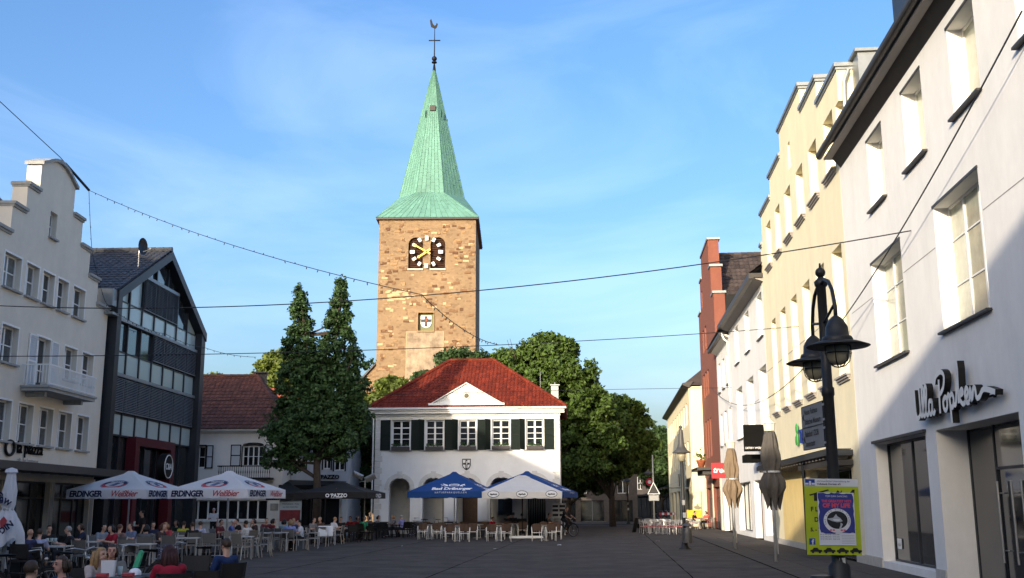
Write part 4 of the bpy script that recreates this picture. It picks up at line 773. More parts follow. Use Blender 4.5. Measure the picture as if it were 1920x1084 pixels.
# coat of arms over the arcade
M_arm = mat('arms_black',(.02,.02,.022),.5)
shp = lambda k,dx=0,dz=0: [(5.65+dx+x*k,4.2+dz+z*k) for x,z in [(-.25,.33),(.25,.33),(.25,-.03),(.2,-.17),(.1,-.27),(0,-.33),(-.1,-.27),(-.2,-.17),(-.25,-.03)]]
put(MB().prism(shp(1.05),-.05,-.003),'coat_of_arms',M_arm,th); ca_ = put(MB().prism(shp(.86),-.062,-.051),'shield_field',M_trim,th)
put(MB().box(5.59,5.71,-.072,-.063,3.93,4.47).box(5.45,5.85,-.071,-.063,4.19,4.30),'shield_cross',M_arm,ca_); put(MB().box(5.635,5.665,-.08,-.073,4.0,4.4).box(5.665,5.73,-.08,-.073,4.33,4.38).box(5.665,5.71,-.08,-.073,4.25,4.29),'shield_key',M_trim,ca_)

# ------------------------------------------------------------------ church tower
KO = (-8.51,105.0,0.0)
ct = thing('church_tower','sandstone church tower with green copper spire and clock over louvred windows','tower',KO)
def twin(a,c,z0=25.6,sp=28.2,n=10):
    m,r_=(a+c)/2,(c-a)/2; return [(a,z0),(c,z0),(c,sp)]+[(m+r_*math.cos(math.pi*i/n),sp+r_*math.sin(math.pi*i/n)) for i in range(1,n)]+[(a,sp)]
LV = [(-2.18,-.68),(.10,1.63)]
put(MB().wall(rect(-5.25,4.78,-.5,30.8),[twin(a,c) for a,c in LV]+[rect(-1.08,.5,19.15,21.0)],1.2,.45),'wall',M_tower,ct)
put(MB().box(-5.25,-4.25,1.2,12.6,-.5,30.8).box(3.78,4.78,1.2,12.6,-.5,30.8).box(-4.25,3.78,11.6,12.6,-.5,30.8),'side_wall',M_tower,ct)
solid(ct,'bell_chamber',M_interior,(-4.2,3.7,1.21,11.5,18,30.5)); 
put(MB().box(-5.5,5.03,-.25,12.85,30.8,30.98),'cornice',mat('cornice_wood',(.30,.13,.07),.7,.1),ct)
lb_ = MB().add([(0,-.08,0),(1,-.08,0),(1,.1,.17),(0,.1,.17)],[(0,1,2,3)]).mesh('louvre_slat',mat('louvre_wood',(.075,.035,.022),.7,.2,6))
for a,c in LV:
    for i in range(17):
        z = 25.65+i*.19; m_=(a+c)/2; hw=(c-a)/2; 
        if z>28.2: hw = math.sqrt(max(0.01,hw*hw-(z-28.1)**2))
        o = ob('louvre_slat',lb_,ct,(m_-hw,.3,z)); o.scale=(2*hw,1,1)
    put(MB().box(a-.04,c+.04,-.16,.3,25.45,25.6),'louvre_sill',M_lightstone,ct)
ck = put(MB().box(-.3,-.28,-.2,0,27.34,27.36),'clock_dial',M_black,ct); b=MB()
mk = [MB().box(-.17,.17,-.06,.06,-.24,.24).mesh('hour_mark',M_trim),MB().box(-.15,.15,-.05,.05,-.2,.2).mesh('hour_mark',M_trim)]
for i in range(12):
    a = math.pi*2*i/12; o = ob('hour_mark',mk[0 if i%3==0 else 1],ck,(-.29+1.46*math.sin(a),-.2,27.34+1.46*math.cos(a)),(0,a,0))
rg = MB(); rg.tube([(-.29+1.46*math.cos(2*math.pi*i/48),-.14,27.34+1.46*math.sin(2*math.pi*i/48)) for i in range(49)],.025,6,cap=False); put(rg,'dial_ring',M_black,ck)
def hand(ang,ln,w,name):
    a=R(ang); d=Vector((math.sin(a),0,math.cos(a))); n=Vector((d.z,0,-d.x)); c=Vector((-.29,0,27.34)); p=[c-d*.45-n*w*1.3,c-d*.45+n*w*1.3,c+n*w,c+d*(ln*.8)+n*w*1.0,c+d*(ln*.8)+n*w*2.2,c+d*ln,c+d*(ln*.8)-n*w*2.2,c+d*(ln*.8)-n*w,c-n*w]
    put(MB().prism([(v.x,v.z) for v in p],-.34,-.28),name,M_gold,ck)
hand(300,1.7,.07,'minute_hand'); hand(235,1.15,.085,'hour_hand')
nb = put(MB().box(-1.16,.58,-.10,-.002,21.0,21.12).box(-1.16,-1.08,-.1,-.002,19.1,21.0).box(.5,.58,-.1,-.002,19.1,21.0).box(-1.2,.62,-.14,.4,19.0,19.13),'niche_frame',M_ston[2],ct)
sh2 = lambda k: [(-.29+x*k,20.15+z*k) for x,z in [(-.5,.55),(.5,.55),(.5,-.2),(.35,-.48),(0,-.6),(-.35,-.48),(-.5,-.2)]]
put(MB().box(-1.07,.49,.38,.44,19.16,20.99),'niche_panel',mat('niche_green',(.17,.18,.10),.85),ct); sf=put(MB().prism(sh2(1.1),.30,.37),'coat_of_arms',M_trim,ct)
put(MB().box(-.43,-.15,.27,.299,19.62,20.70).box(-.81,.23,.272,.299,20.08,20.38),'shield_cross',M_arm,sf); put(MB().box(-.32,-.26,.24,.269,19.8,20.5).box(-.26,-.08,.24,.269,20.36,20.46).box(-.26,-.14,.24,.269,20.2,20.27),'shield_key',mat('key_red',(.30,.07,.02),.5),sf)
pn = mat('weathered_plaster',(.34,.26,.185),.95,.5,.9,.5,4,grime=.35)
put(MB().box(-2.2,1.5,-.02,-.002,12,19.0),'plaster_panel',pn,ct); put(MB().box(-2.26,-2.2,-.05,-.002,12,19.06).box(1.5,1.56,-.05,-.002,12,19.06).box(-2.2,1.5,-.05,-.002,19.0,19.06),'panel_edge',M_ston[3],ct)
st = [MB().bevbox(-w/2,w/2,-.05,.0,-h/2,h/2,.03).mesh('stone',M_ston[0]) for w,h in ((.5,.24),(.34,.3),(.62,.26),(.26,.22),(.4,.17))]
def free(x,z): return not(-2.45<x<1.9 and 25.3<z<29.3) and not(-1.4<x<.8 and 18.8<z<21.4) and not (-2.5<x<1.8 and z<19.3)
n_ = 0; CL=[(random.uniform(-5,4.5),random.uniform(15,30.3)) for _ in range(40)]
while n_ < 285:
    if random.random()<.55: c=random.choice(CL); x,z=c[0]+random.gauss(0,.8),c[1]+random.gauss(0,.45)
    else: x,z=random.uniform(-5,4.5),random.uniform(14,30.4)
    if not(-4.95<x<4.5 and 13.5<z<30.5 and free(x,z)): continue
    pale = (-4.3<x<-2 and 20.3<z<23.3) or random.random()<.16
    o=ob('stone',random.choice(st),ct,(x,-.004+random.uniform(-.01,.014),z),(0,random.gauss(0,.04),0),[M_ston[3] if pale else random.choice(M_ston[:2]+[M_ston[1],M_ston[2]])]); o.scale=(random.uniform(.8,1.15),1,random.uniform(.8,1.15)); n_+=1
# spire: square eaves, broaches, slender octagon
cx,cy = -.235,6.3; HS=5.32; HY=6.65; Z0,Z1,ZA = 31.0,34.6,50.7; ro=3.55/math.cos(math.pi/8)
sq=[(cx-HS,cy-HY,Z0),(cx+HS,cy-HY,Z0),(cx+HS,cy+HY,Z0),(cx-HS,cy+HY,Z0)]
oc=[(cx+ro*math.cos(math.pi*(-5/8+2*i/8)),cy+ro*math.sin(math.pi*(-5/8+2*i/8)),Z1) for i in range(8)]; ap_=(cx,cy,ZA)
b=MB(); b.add(sq+oc+[ap_],[(0,1,5,4),(1,2,7,6),(2,3,9,8),(3,0,11,10),(1,6,5),(2,8,7),(3,10,9),(0,4,11)]+[(4+i,4+(i+1)%8,12) for i in range(8)]); put(b,'spire',M_copper,ct)
put(MB().add([(p[0],p[1],p[2]-.02) for p in sq]+[(p[0],p[1],p[2]-.18) for p in sq],[(0,1,5,4),(1,2,6,5),(2,3,7,6),(3,0,4,7),(4,5,6,7)]),'spire_eave',M_eave,ct)
sheets=MB(); seams=MB()
def sheet_face(bl,br,tr,tl,cols,rows):
    bl,br,tr,tl=map(Vector,(bl,br,tr,tl)); n=(br-bl).cross(tl-bl); n=n.normalized() if n.length>1e-6 else (br-bl).cross(tr-bl).normalized()
    if n.dot(Vector((bl.x-cx,bl.y-cy,0)))<0: n=-n
    P=lambda u,v:(bl.lerp(br,u)).lerp(tl.lerp(tr,u),v)
    for i in range(cols):
        off=(i%2)*.5
        for j in range(rows+1):
            v0,v1=max(0,(j-off)/rows),min(1,(j+1-off)/rows)
            if v1-v0<.01: continue
            e=.012; q=[P((i+.02)/cols,v0+e/rows),P((i+.98)/cols,v0+e/rows),P((i+.98)/cols,v1-e/rows),P((i+.02)/cols,v1-e/rows)]
            j_=random.uniform(0,.02); sheets.add([p+n*(.02+j_) for p in q],[(0,1,2,3)])
    for i in range(cols+1):
        p,q=P(i/cols,0),P(i/cols,.97)
        if (p-q).length>.3: seams.tube([p+n*.03,q+n*.03],[.035,.022],4)
for i in range(4): sheet_face(sq[i],sq[(i+1)%4],oc[(2*i+1)%8],oc[2*i],17,3)
for i in range(8): sheet_face(oc[i],oc[(i+1)%8],ap_,ap_,6 if i%2==0 else 6,20)
for k,(c,p,q) in enumerate(((1,2,1),(2,4,3),(3,6,5),(0,0,7))): 
    c_=Vector(sq[c]); sheets.add([c_+Vector((0,0,.05)),Vector(oc[p])+Vector((0,0,.05)),Vector(oc[q])+Vector((0,0,.05))],[(0,1,2)]); seams.tube([sq[c],oc[p]],.05,4); seams.tube([sq[c],oc[q]],.05,4)
tag(put(sheets,'copper_sheets',M_copper,ct),kind='stuff'); put(seams,'standing_seams',M_coppers,ct)
put(MB().box(cx-.3,cx+.3,cy-1.52,cy-.9,44.75,45.35),'spire_hatch',M_eave,ct)
for (x,z,y) in ((-1.0,44.8,5.0),(.75,44.8,5.0),(-1.7,44.0,6.2),(1.3,44.2,6.2)): put(MB().tube([(x,y,z),(x,y-.25,z-.9)],.05),'spire_hook',M_black,ct)
fn=put(MB().tube([(cx,cy,49.9),(cx,cy,55.4)],[.10,.03],8).lathe([(.25,49.7),(.1,50.8)],(cx,cy,0),10).ball((cx,cy,51.55),.30,12,8).box(cx-.66,cx+.66,cy-.03,cy+.03,53.72,53.84).lathe([(.3,51.05),(.3,51.15)],(cx,cy,0),10),'finial_cross',M_black,ct,smooth=True)
put(MB().prism([(cx-.42,55.45),(cx-.2,55.35),(cx+.05,55.20),(cx+.25,55.40),(cx+.35,55.80),(cx+.22,55.95),(cx+.12,55.65),(cx-.05,55.60),(cx-.2,55.80),(cx-.42,56.45),(cx-.55,56.25),(cx-.5,55.80)],cy-.04,cy+.04),'weathercock',M_black,ct)
nv = thing('church_nave','sandstone church nave end with sloping roof edge left of the tower','building',(-13.9,107.0,0))
put(MB().prism([(-6,-.2),(.1,-.2),(.1,16.2),(-6,9.4)],0,1),'wall',M_tower,nv); put(MB().add([(-6.3,-.3,9.3),(.1,-.3,16.5),(.1,20,16.5),(-6.3,20,9.3),(-6.3,-.3,9.1),(.1,-.3,16.25)],[(0,1,2,3),(0,4,5,1)]),'roof',M_tileg,nv)

# ------------------------------------------------------------------ street end
sb = thing('street_end_house','pale shaded house with dark shop fronts closing the far street','building',(13.2,140,0),R(-62))
hl=[rect(1+2.2*i,2.2+2.2*i,3.6,5.2) for i in range(9)]+[rect(.6+4.2*i,4.3+4.2*i,0,2.6) for i in range(5)]
put(MB().wall(rect(0,22,-.2,6.6),hl,.4,.2),'wall',M_shadewall,sb); solid(sb,'inner_wall',M_interior,(.1,21.9,.42,8,-.1,6.5))
for i in range(9): window(sb,1.003+2.2*i,2.197+2.2*i,3.603,5.197,.15,M_trim,M_glassd,nx=2,hz=(.5,))
for i in range(5): window(sb,.603+4.2*i,4.297+4.2*i,.003,2.597,.15,M_steel,M_glassd,nx=3,name='shop_window')
put(MB().box(-.3,22.3,-1.8,-.003,2.75,2.95),'canopy_roof',M_eave,sb); put(MB().add([(-.4,-.4,6.6),(22.4,-.4,6.6),(22.4,4,10),(-.4,4,10)],[(0,1,2,3)]),'roof',M_tileb,sb)
sc_ = thing('far_shop','dark shop building with glazed ground floor deep in the shaded street','building',(16.5,150,0))
put(MB().wall(rect(0,14,-.2,9),[rect(.5+2.7*i,2.9+2.7*i,0,2.9) for i in range(5)]+[rect(.9+2.7*i,2.4+2.7*i,4,6) for i in range(5)],.4,.2),'wall',M_shadewall,sc_); solid(sc_,'inner_wall',M_interior,(.1,13.9,.42,8,-.1,8.9))
for i in range(5): window(sc_,.503+2.7*i,2.897+2.7*i,.003,2.897,.15,M_steel,M_shopglass,nx=2,name='shop_window'); window(sc_,.903+2.7*i,2.397+2.7*i,4.003,5.997,.15,M_trim,M_glassd,nx=2,hz=(.5,))
put(MB().box(-.2,14.2,-1.6,-.003,3.0,3.2),'canopy_roof',M_eave,sc_)
se = thing('far_grey_house','low grey house half hidden by the lime trees right of the town hall','building',(3.6,112,0))
put(MB().wall(rect(0,9.5,-.2,5.2),[rect(.8+2.2*i,2.0+2.2*i,2.9,4.2) for i in range(4)]+[rect(.5+3*i,3+3*i,0,2.2) for i in range(3)],.4,.2),'wall',M_shadewall,se); solid(se,'inner_wall',M_interior,(.1,9.4,.42,6,-.1,5.1))
for i in range(4): window(se,.803+2.2*i,1.997+2.2*i,2.903,4.197,.15,M_trim,M_glassd,nx=2)
for i in range(3): window(se,.503+3*i,2.997+3*i,.003,2.197,.15,M_steel,M_glassd,nx=2,name='shop_window')
put(MB().add([(-.4,-.4,5.2),(9.9,-.4,5.2),(9.9,3,7.5),(-.4,3,7.5)],[(0,1,2,3)]),'roof',M_tileb,se)
# ------------------------------------------------------------------ trees: leaf clumps spread through several uneven lobes, branches inside
def tree(label, loc, lobes, trunk, m, leaves=26000, leaf=.16, clump=.55, nclump=700, name='lime_tree', cat='tree', group=None, up=0.0, seed=1, sub=9):
    g = np.random.default_rng(seed); t = thing(name, label, cat, loc, 0, group)
    b = MB()
    for pts, r_ in trunk: b.tube(pts, r_, 8)
    ends = []
    tp = [Vector(p) for q_ in trunk for p in q_[0]]
    for c, r_ in lobes:
        c = Vector(c); base = min([p for p in tp if p.z < c.z-.2] or [tp[1]], key=lambda p: (p-c).length)
        for k in range(3 if len(lobes) < 20 else 1):
            tip = c + Vector((g.uniform(-.7,.7)*r_[0], g.uniform(-.7,.7)*r_[1], g.uniform(-.4,.8)*r_[2])); mid = base.lerp(tip,.5)+Vector((0,0,-.15*r_[2]))
            b.tube([base, mid, tip], [.09,.05,.015], 5)
    put(b, 'trunk', M_bark, t, smooth=True)
    if sub:
        extra = []
        for c, r_ in lobes:
            for k in range(sub):
                d = g.normal(size=3); d /= np.linalg.norm(d); d[2] = abs(d[2])*.9-.25; q = g.uniform(.22,.42); extra.append((tuple(np.array(c)+d*np.array(r_)*g.uniform(.9,1.2)), tuple(np.array(r_)*q*np.array([1,1,.75]))))
        lobes = [(c, tuple(np.array(r_)*.8)) for c, r_ in lobes]+extra
    vol = np.array([r_[0]*r_[1]*r_[2] for _, r_ in lobes])**(2/3); vol /= vol.sum()
    cen = []; nor = []
    for (c, r_), w in zip(lobes, vol):
        n = max(6, int(nclump*w)); d = g.normal(size=(n,3)); d /= np.linalg.norm(d,axis=1)[:,None]
        rad = g.uniform(.35,1,n)**.45; bumps = 1+.16*np.sin(d[:,0]*5+seed)*np.sin(d[:,2]*6+c[0])+g.normal(0,.05,n)
        cen.append(np.array(c)+d*(rad*bumps)[:,None]*np.array(r_)); nor.append(d)
    cen = np.concatenate(cen); nor = np.concatenate(nor); K = len(cen)
    per = max(4, leaves//K); idx = np.repeat(np.arange(K), per); n = len(idx)
    sz = g.uniform(.6,1.35,K)[idx]*clump
    off = g.normal(size=(n,3)); off /= np.linalg.norm(off,axis=1)[:,None]; off *= (g.uniform(0,1,n)**.5*sz)[:,None]; off[:,2] *= .75
    p = cen[idx]+off
    ax = nor[idx]*.9+g.normal(size=(n,3))*.75+np.array([0,0,.25+up]); ax /= np.linalg.norm(ax,axis=1)[:,None]
    u = np.cross(ax, g.normal(size=(n,3))); u /= np.linalg.norm(u,axis=1)[:,None]; v = np.cross(ax,u)
    s_ = (leaf*g.uniform(.6,1.3,n))[:,None]
    V4 = np.stack([p-u*s_, p+v*s_*.62+ax*s_*.15, p+u*s_, p-v*s_*.62+ax*s_*.15],1).reshape(-1,3)
    me = bpy.data.meshes.new('crown'); me.vertices.add(4*n); me.vertices.foreach_set('co', V4.astype(np.float32).ravel()); me.loops.add(4*n); me.loops.foreach_set('vertex_index', np.arange(4*n,dtype=np.int32))
    me.polygons.add(n); me.polygons.foreach_set('loop_start', np.arange(0,4*n,4,dtype=np.int32)); me.polygons.foreach_set('loop_total', np.full(n,4,dtype=np.int32)); me.materials.append(m); me.update(calc_edges=True)
    ob('crown', me, t); return t
T_=lambda h,r0=.22,r1=.1,lean=0: [([(0,0,-.1),(lean*.3,0,h*.4),(lean,0,h)],[r0,(r0+r1)/2,r1])]
# ginkgo with two spires
gl=[]
g0=np.random.default_rng(5)
for (x0,zb,zt,w0,w1,lx) in ((-.95,5.5,13.1,1.35,.05,-.35),(.85,5.5,13.6,1.6,.05,.12)):
    k=15
    for i in range(k):
        f=i/(k-1); w=w0+(w1-w0)*f**1.1; gl.append(((x0+lx*f+g0.normal(0,.10),g0.normal(0,.15),zb+(zt-zb)*f),(max(.1,w*g0.uniform(.62,.95)),max(.1,w*.8),.6)))
        for s_ in (-1,1): gl.append(((x0+lx*f+s_*w*g0.uniform(.8,1.15),g0.normal(0,.25),zb+(zt-zb)*f+g0.uniform(.1,.5)),(.16*w+.07,.2,.36)))
        s_=1 if i%2 else -1; gl.append(((x0+lx*f+s_*w*.85,g0.normal(0,.2),zb+(zt-zb)*f+.25),(.42*w+.05,.36,.26)))
for c,r_ in (((0,0,6.2),(2.1,1.7,1.5)),((-.9,0,5.2),(1.6,1.5,.95)),((1.0,.1,5.4),(1.5,1.5,.95)),((-2.0,0,5.6),(1.0,1.0,.55)),((-2.1,-.2,4.3),(.9,.9,.5)),((2.0,0,8.2),(.8,.7,.45)),((1.9,.1,6.6),(.9,.8,.6)),((2.3,0,9.5),(.45,.4,.28)),((-1.5,0,4.0),(.8,.8,.4)),((.9,.2,4.5),(.8,.7,.4)),((1.6,0,7.4),(1,.8,.6)),((-.1,0,7.8),(1.5,1.1,1.0)),((-.1,0,8.9),(1.2,.9,.9)),((-.05,0,9.9),(.75,.6,.7))): gl.append((c,r_))
tree('dark green ginkgo with two pointed tops between the white house and the hall',(-10.5,57,0),gl,[([(0,0,-.1),(.05,0,2),(-.05,0,4.2),(-.5,0,7),(-.9,0,11)],[.26,.22,.18,.12,.04]),([(0,0,4),(.5,0,6.5),(.85,0,11.5)],[.16,.12,.04]),([(0,0,3.2),(-1.4,0,4.2)],[.09,.04])],M_leafd,leaves=60000,leaf=.105,clump=.30,nclump=1900,name='ginkgo_tree',seed=3,up=.3,sub=0)
tree('tallest broad lime tree behind the right corner of the hall',(2.0,80,0),[((0,0,11.6),(3.6,3.2,3.4)),((-2.3,0,9.6),(2.4,2.4,2.8)),((2.6,0,9.4),(2.8,2.6,2.9)),((.6,0,13.2),(2.1,2,1.9)),((3.2,-.5,6.4),(2.7,2.4,2.4)),((-.5,-.8,7),(3,2.4,2.4)),((4.0,-.3,8.4),(1.9,2,2.2)),((2.2,-1,4.6),(2.3,2,1.3)),((-2.6,0,12),(1.2,1.3,1.4))],T_(7,.35,.15),M_leafl,leaves=90000,leaf=.17,clump=.48,nclump=2300,seed=11,group='lime trees right of the hall')
tree('lime tree with sunlit right flank at the street corner, before the far street',(8.2,88,0),[((0,0,7.6),(2.8,2.6,2.6)),((1.8,0,6.6),(1.9,1.8,2.2)),((-1.6,0,8.4),(2.4,2.2,2.4)),((.6,0,9.6),(1.6,1.6,1.4)),((.2,-.5,5.2),(2.5,2.2,1.5)),((-2,0,5),(2,2,1.4)),((2.2,0,8.3),(1.1,1.1,1.0))],T_(5,.3,.14),M_leafl,leaves=62000,leaf=.175,clump=.48,nclump=1700,seed=12,group='lime trees right of the hall')
tree('small leafy tree peeping over the hall ridge before the tower',(-3.8,84,0),[((0,0,12.9),(1.7,1.4,1.6)),((1.2,0,12.8),(1.1,1,1.0)),((-2.8,0,11.6),(1.1,1,1.0)),((.2,0,10.5),(2.4,1.8,1.8)),((-2,0,10),(1.6,1.4,1.4))],T_(10,.25,.1),M_leafm,leaves=24000,leaf=.19,clump=.5,nclump=560,name='leafy_tree',seed=13)
tree('yellow green tree lit by the sun left of the hall roof',(-10.4,82,0),[((0,0,9.2),(1.9,1.6,1.7)),((1.1,0,10.6),(1.2,1.1,1.1)),((-.6,0,7.6),(1.9,1.6,1.5)),((.9,0,8),(1.5,1.3,1.6))],T_(7,.22,.1),M_leafy,leaves=26000,leaf=.19,clump=.5,nclump=650,name='leafy_tree',seed=14)
tree('dark bushy tree in the gap between the blue grey house and the hall',(-9.9,70.5,0),[((0,0,6.0),(1.5,1.4,1.9)),((.3,0,3.9),(1.4,1.3,1.9)),((-.7,0,4.8),(1.3,1.2,1.7)),((-.2,0,7.4),(1.0,1,1.0)),((.2,0,2.2),(1.3,1.2,1.2))],T_(4,.2,.1),M_leafm,leaves=28000,leaf=.15,clump=.42,nclump=800,name='bushy_tree',seed=15)
tree('round sunlit tree behind the brown red roof of the white house',(-19.4,86,0),[((0,0,11.6),(2.3,2,2.3)),((-1.7,0,11),(1.7,1.6,1.7)),((1.4,0,12.4),(1.7,1.6,1.6)),((.1,0,13.3),(1.4,1.3,1.2)),((1.6,0,10.4),(2,1.8,1.8))],T_(9,.28,.12),M_leafy,leaves=42000,leaf=.19,clump=.5,nclump=1000,name='leafy_tree',seed=16)
tree('small tree top just showing above the left end of the brown red roof',(-24.2,86,0),[((0,0,11.4),(1.5,1.4,1.0)),((-1,0,10.8),(1.4,1.3,1.2)),((.9,0,11),(1,1,.8))],T_(9,.2,.1),M_leafy,leaves=12000,leaf=.19,clump=.45,nclump=300,name='leafy_tree',seed=17)
tree('dark rounded tree standing at the far end of the street',(17.6,126,0),[((0,0,7),(2.3,2.2,3)),((-1.2,0,5.6),(1.8,1.8,2.4)),((1.3,0,6),(1.9,1.8,2.6)),((0,0,9.2),(1.2,1.2,1.5)),((.4,0,4.4),(2.4,2,1.6)),((-.9,0,8.2),(.7,.7,.9))],T_(5,.25,.12),M_leafm,leaves=32000,leaf=.24,clump=.55,nclump=900,name='street_tree',seed=18)
tree('dark lime tree deep in the shade between hall and street',(5.0,95,0),[((0,0,5.6),(3.2,2.5,2.8)),((3,0,5.2),(2.4,2,2.2)),((-2.4,0,5.4),(2.2,2,2.6)),((.5,0,3.4),(2.6,2,1.2))],T_(4,.28,.14),M_leafm,leaves=36000,leaf=.22,clump=.6,nclump=900,seed=19,group='lime trees right of the hall')
# ------------------------------------------------------------------ people: bones swept to tapered limbs, fused into one skin, clothed
def fuse(mb, vox, name, m, smooth_it=2, extra=None):
    """fuse overlapping volumes into one continuous surface"""
    me = mb.mesh('tmp', m); o = bpy.data.objects.new('tmp', me); COL.objects.link(o)
    r_ = o.modifiers.new('r', 'REMESH'); r_.mode = 'VOXEL'; r_.voxel_size = vox; r_.use_smooth_shade = True
    s_ = o.modifiers.new('s', 'SMOOTH'); s_.iterations = smooth_it; s_.factor = .5
    dg = bpy.context.evaluated_depsgraph_get(); ev = o.evaluated_get(dg); out = bpy.data.meshes.new_from_object(ev)
    bpy.data.objects.remove(o); bpy.data.meshes.remove(me)
    if extra:
        n0 = len(out.vertices); v = np.empty(n0*3, np.float32); out.vertices.foreach_get('co', v)
        vs = [tuple(x) for x in v.reshape(-1,3)]; fs = [tuple(p.vertices) for p in out.polygons]
        q = MB(); q.v = vs; q.f = fs; q.m = [0]*len(fs); q.add(extra.v, extra.f); out = q.mesh(name, m, True)
    out.name = name; out.materials.clear(); out.materials.append(m); out.polygons.foreach_set('use_smooth', [True]*len(out.polygons)); return out
def limb(b, pts, r, n=10, flat=None):
    b.tube(pts, r, n, flat=flat)
    for p, q in zip(pts, r): b.ball(p, q, n, 6)
def skeleton(pose):
    K = {}
    if pose.startswith('sit'):
        lean = {'sit_table':-.10,'sit_back':.08,'sit_chin':-.12,'sit_lap':0.0}[pose]
        K['pel']=Vector((0,.0,.54)); K['chest']=Vector((0,.03+lean*.55,.90)); K['neck']=Vector((0,.02+lean*.95,1.03)); K['head']=Vector((0,-.015+lean*1.1,1.185))
        K['knee']={s:Vector((s*.12,-.44,.53)) for s in (-1,1)}; K['hip']={s:Vector((s*.095,-.02,.53)) for s in (-1,1)}
        K['ank']={s:Vector((s*.12,-.40+.04*s,.09)) for s in (-1,1)}
        sh={s:Vector((s*.185,.03+lean*.75,.955)) for s in (-1,1)}
        if pose=='sit_table': el={s:Vector((s*.25,-.16,.74)) for s in (-1,1)}; wr={s:Vector((s*.12,-.39,.79)) for s in (-1,1)}
        elif pose=='sit_back': el={s:Vector((s*.27,.06,.70)) for s in (-1,1)}; wr={s:Vector((s*.23,-.20,.68)) for s in (-1,1)}
        elif pose=='sit_chin': el={-1:Vector((-.22,-.24,.77)),1:Vector((.25,-.16,.74))}; wr={-1:Vector((-.07,-.24,1.02)),1:Vector((.08,-.38,.79))}
        else: el={s:Vector((s*.26,.0,.70)) for s in (-1,1)}; wr={s:Vector((s*.11,-.22,.62)) for s in (-1,1)}
    elif pose=='stand':
        K['pel']=Vector((0,0,.93)); K['chest']=Vector((0,.01,1.28)); K['neck']=Vector((0,.01,1.42)); K['head']=Vector((0,-.025,1.575))
        K['hip']={s:Vector((s*.09,0,.92)) for s in (-1,1)}; K['knee']={s:Vector((s*.10,-.03,.5)) for s in (-1,1)}; K['ank']={s:Vector((s*.10,.01+.06*s,.09)) for s in (-1,1)}
        sh={s:Vector((s*.185,.01,1.35)) for s in (-1,1)}; el={-1:Vector((-.24,-.05,1.08)),1:Vector((.23,.03,1.07))}; wr={-1:Vector((-.22,-.30,1.12)),1:Vector((.22,-.06,.83))}
    else:                                                    # cycling
        K['pel']=Vector((0,.0,.98)); K['chest']=Vector((0,-.16,1.31)); K['neck']=Vector((0,-.22,1.43)); K['head']=Vector((0,-.29,1.57))
        K['hip']={s:Vector((s*.09,-.02,.96)) for s in (-1,1)}; K['knee']={-1:Vector((-.10,-.36,.86)),1:Vector((.10,-.30,.62))}; K['ank']={-1:Vector((-.10,-.22,.48)),1:Vector((.10,-.14,.24))}
        sh={s:Vector((s*.185,-.18,1.36)) for s in (-1,1)}; el={s:Vector((s*.27,-.40,1.16)) for s in (-1,1)}; wr={s:Vector((s*.26,-.60,1.07)) for s in (-1,1)}
    K['sh'],K['el'],K['wr']=sh,el,wr; return K
_PT = {}
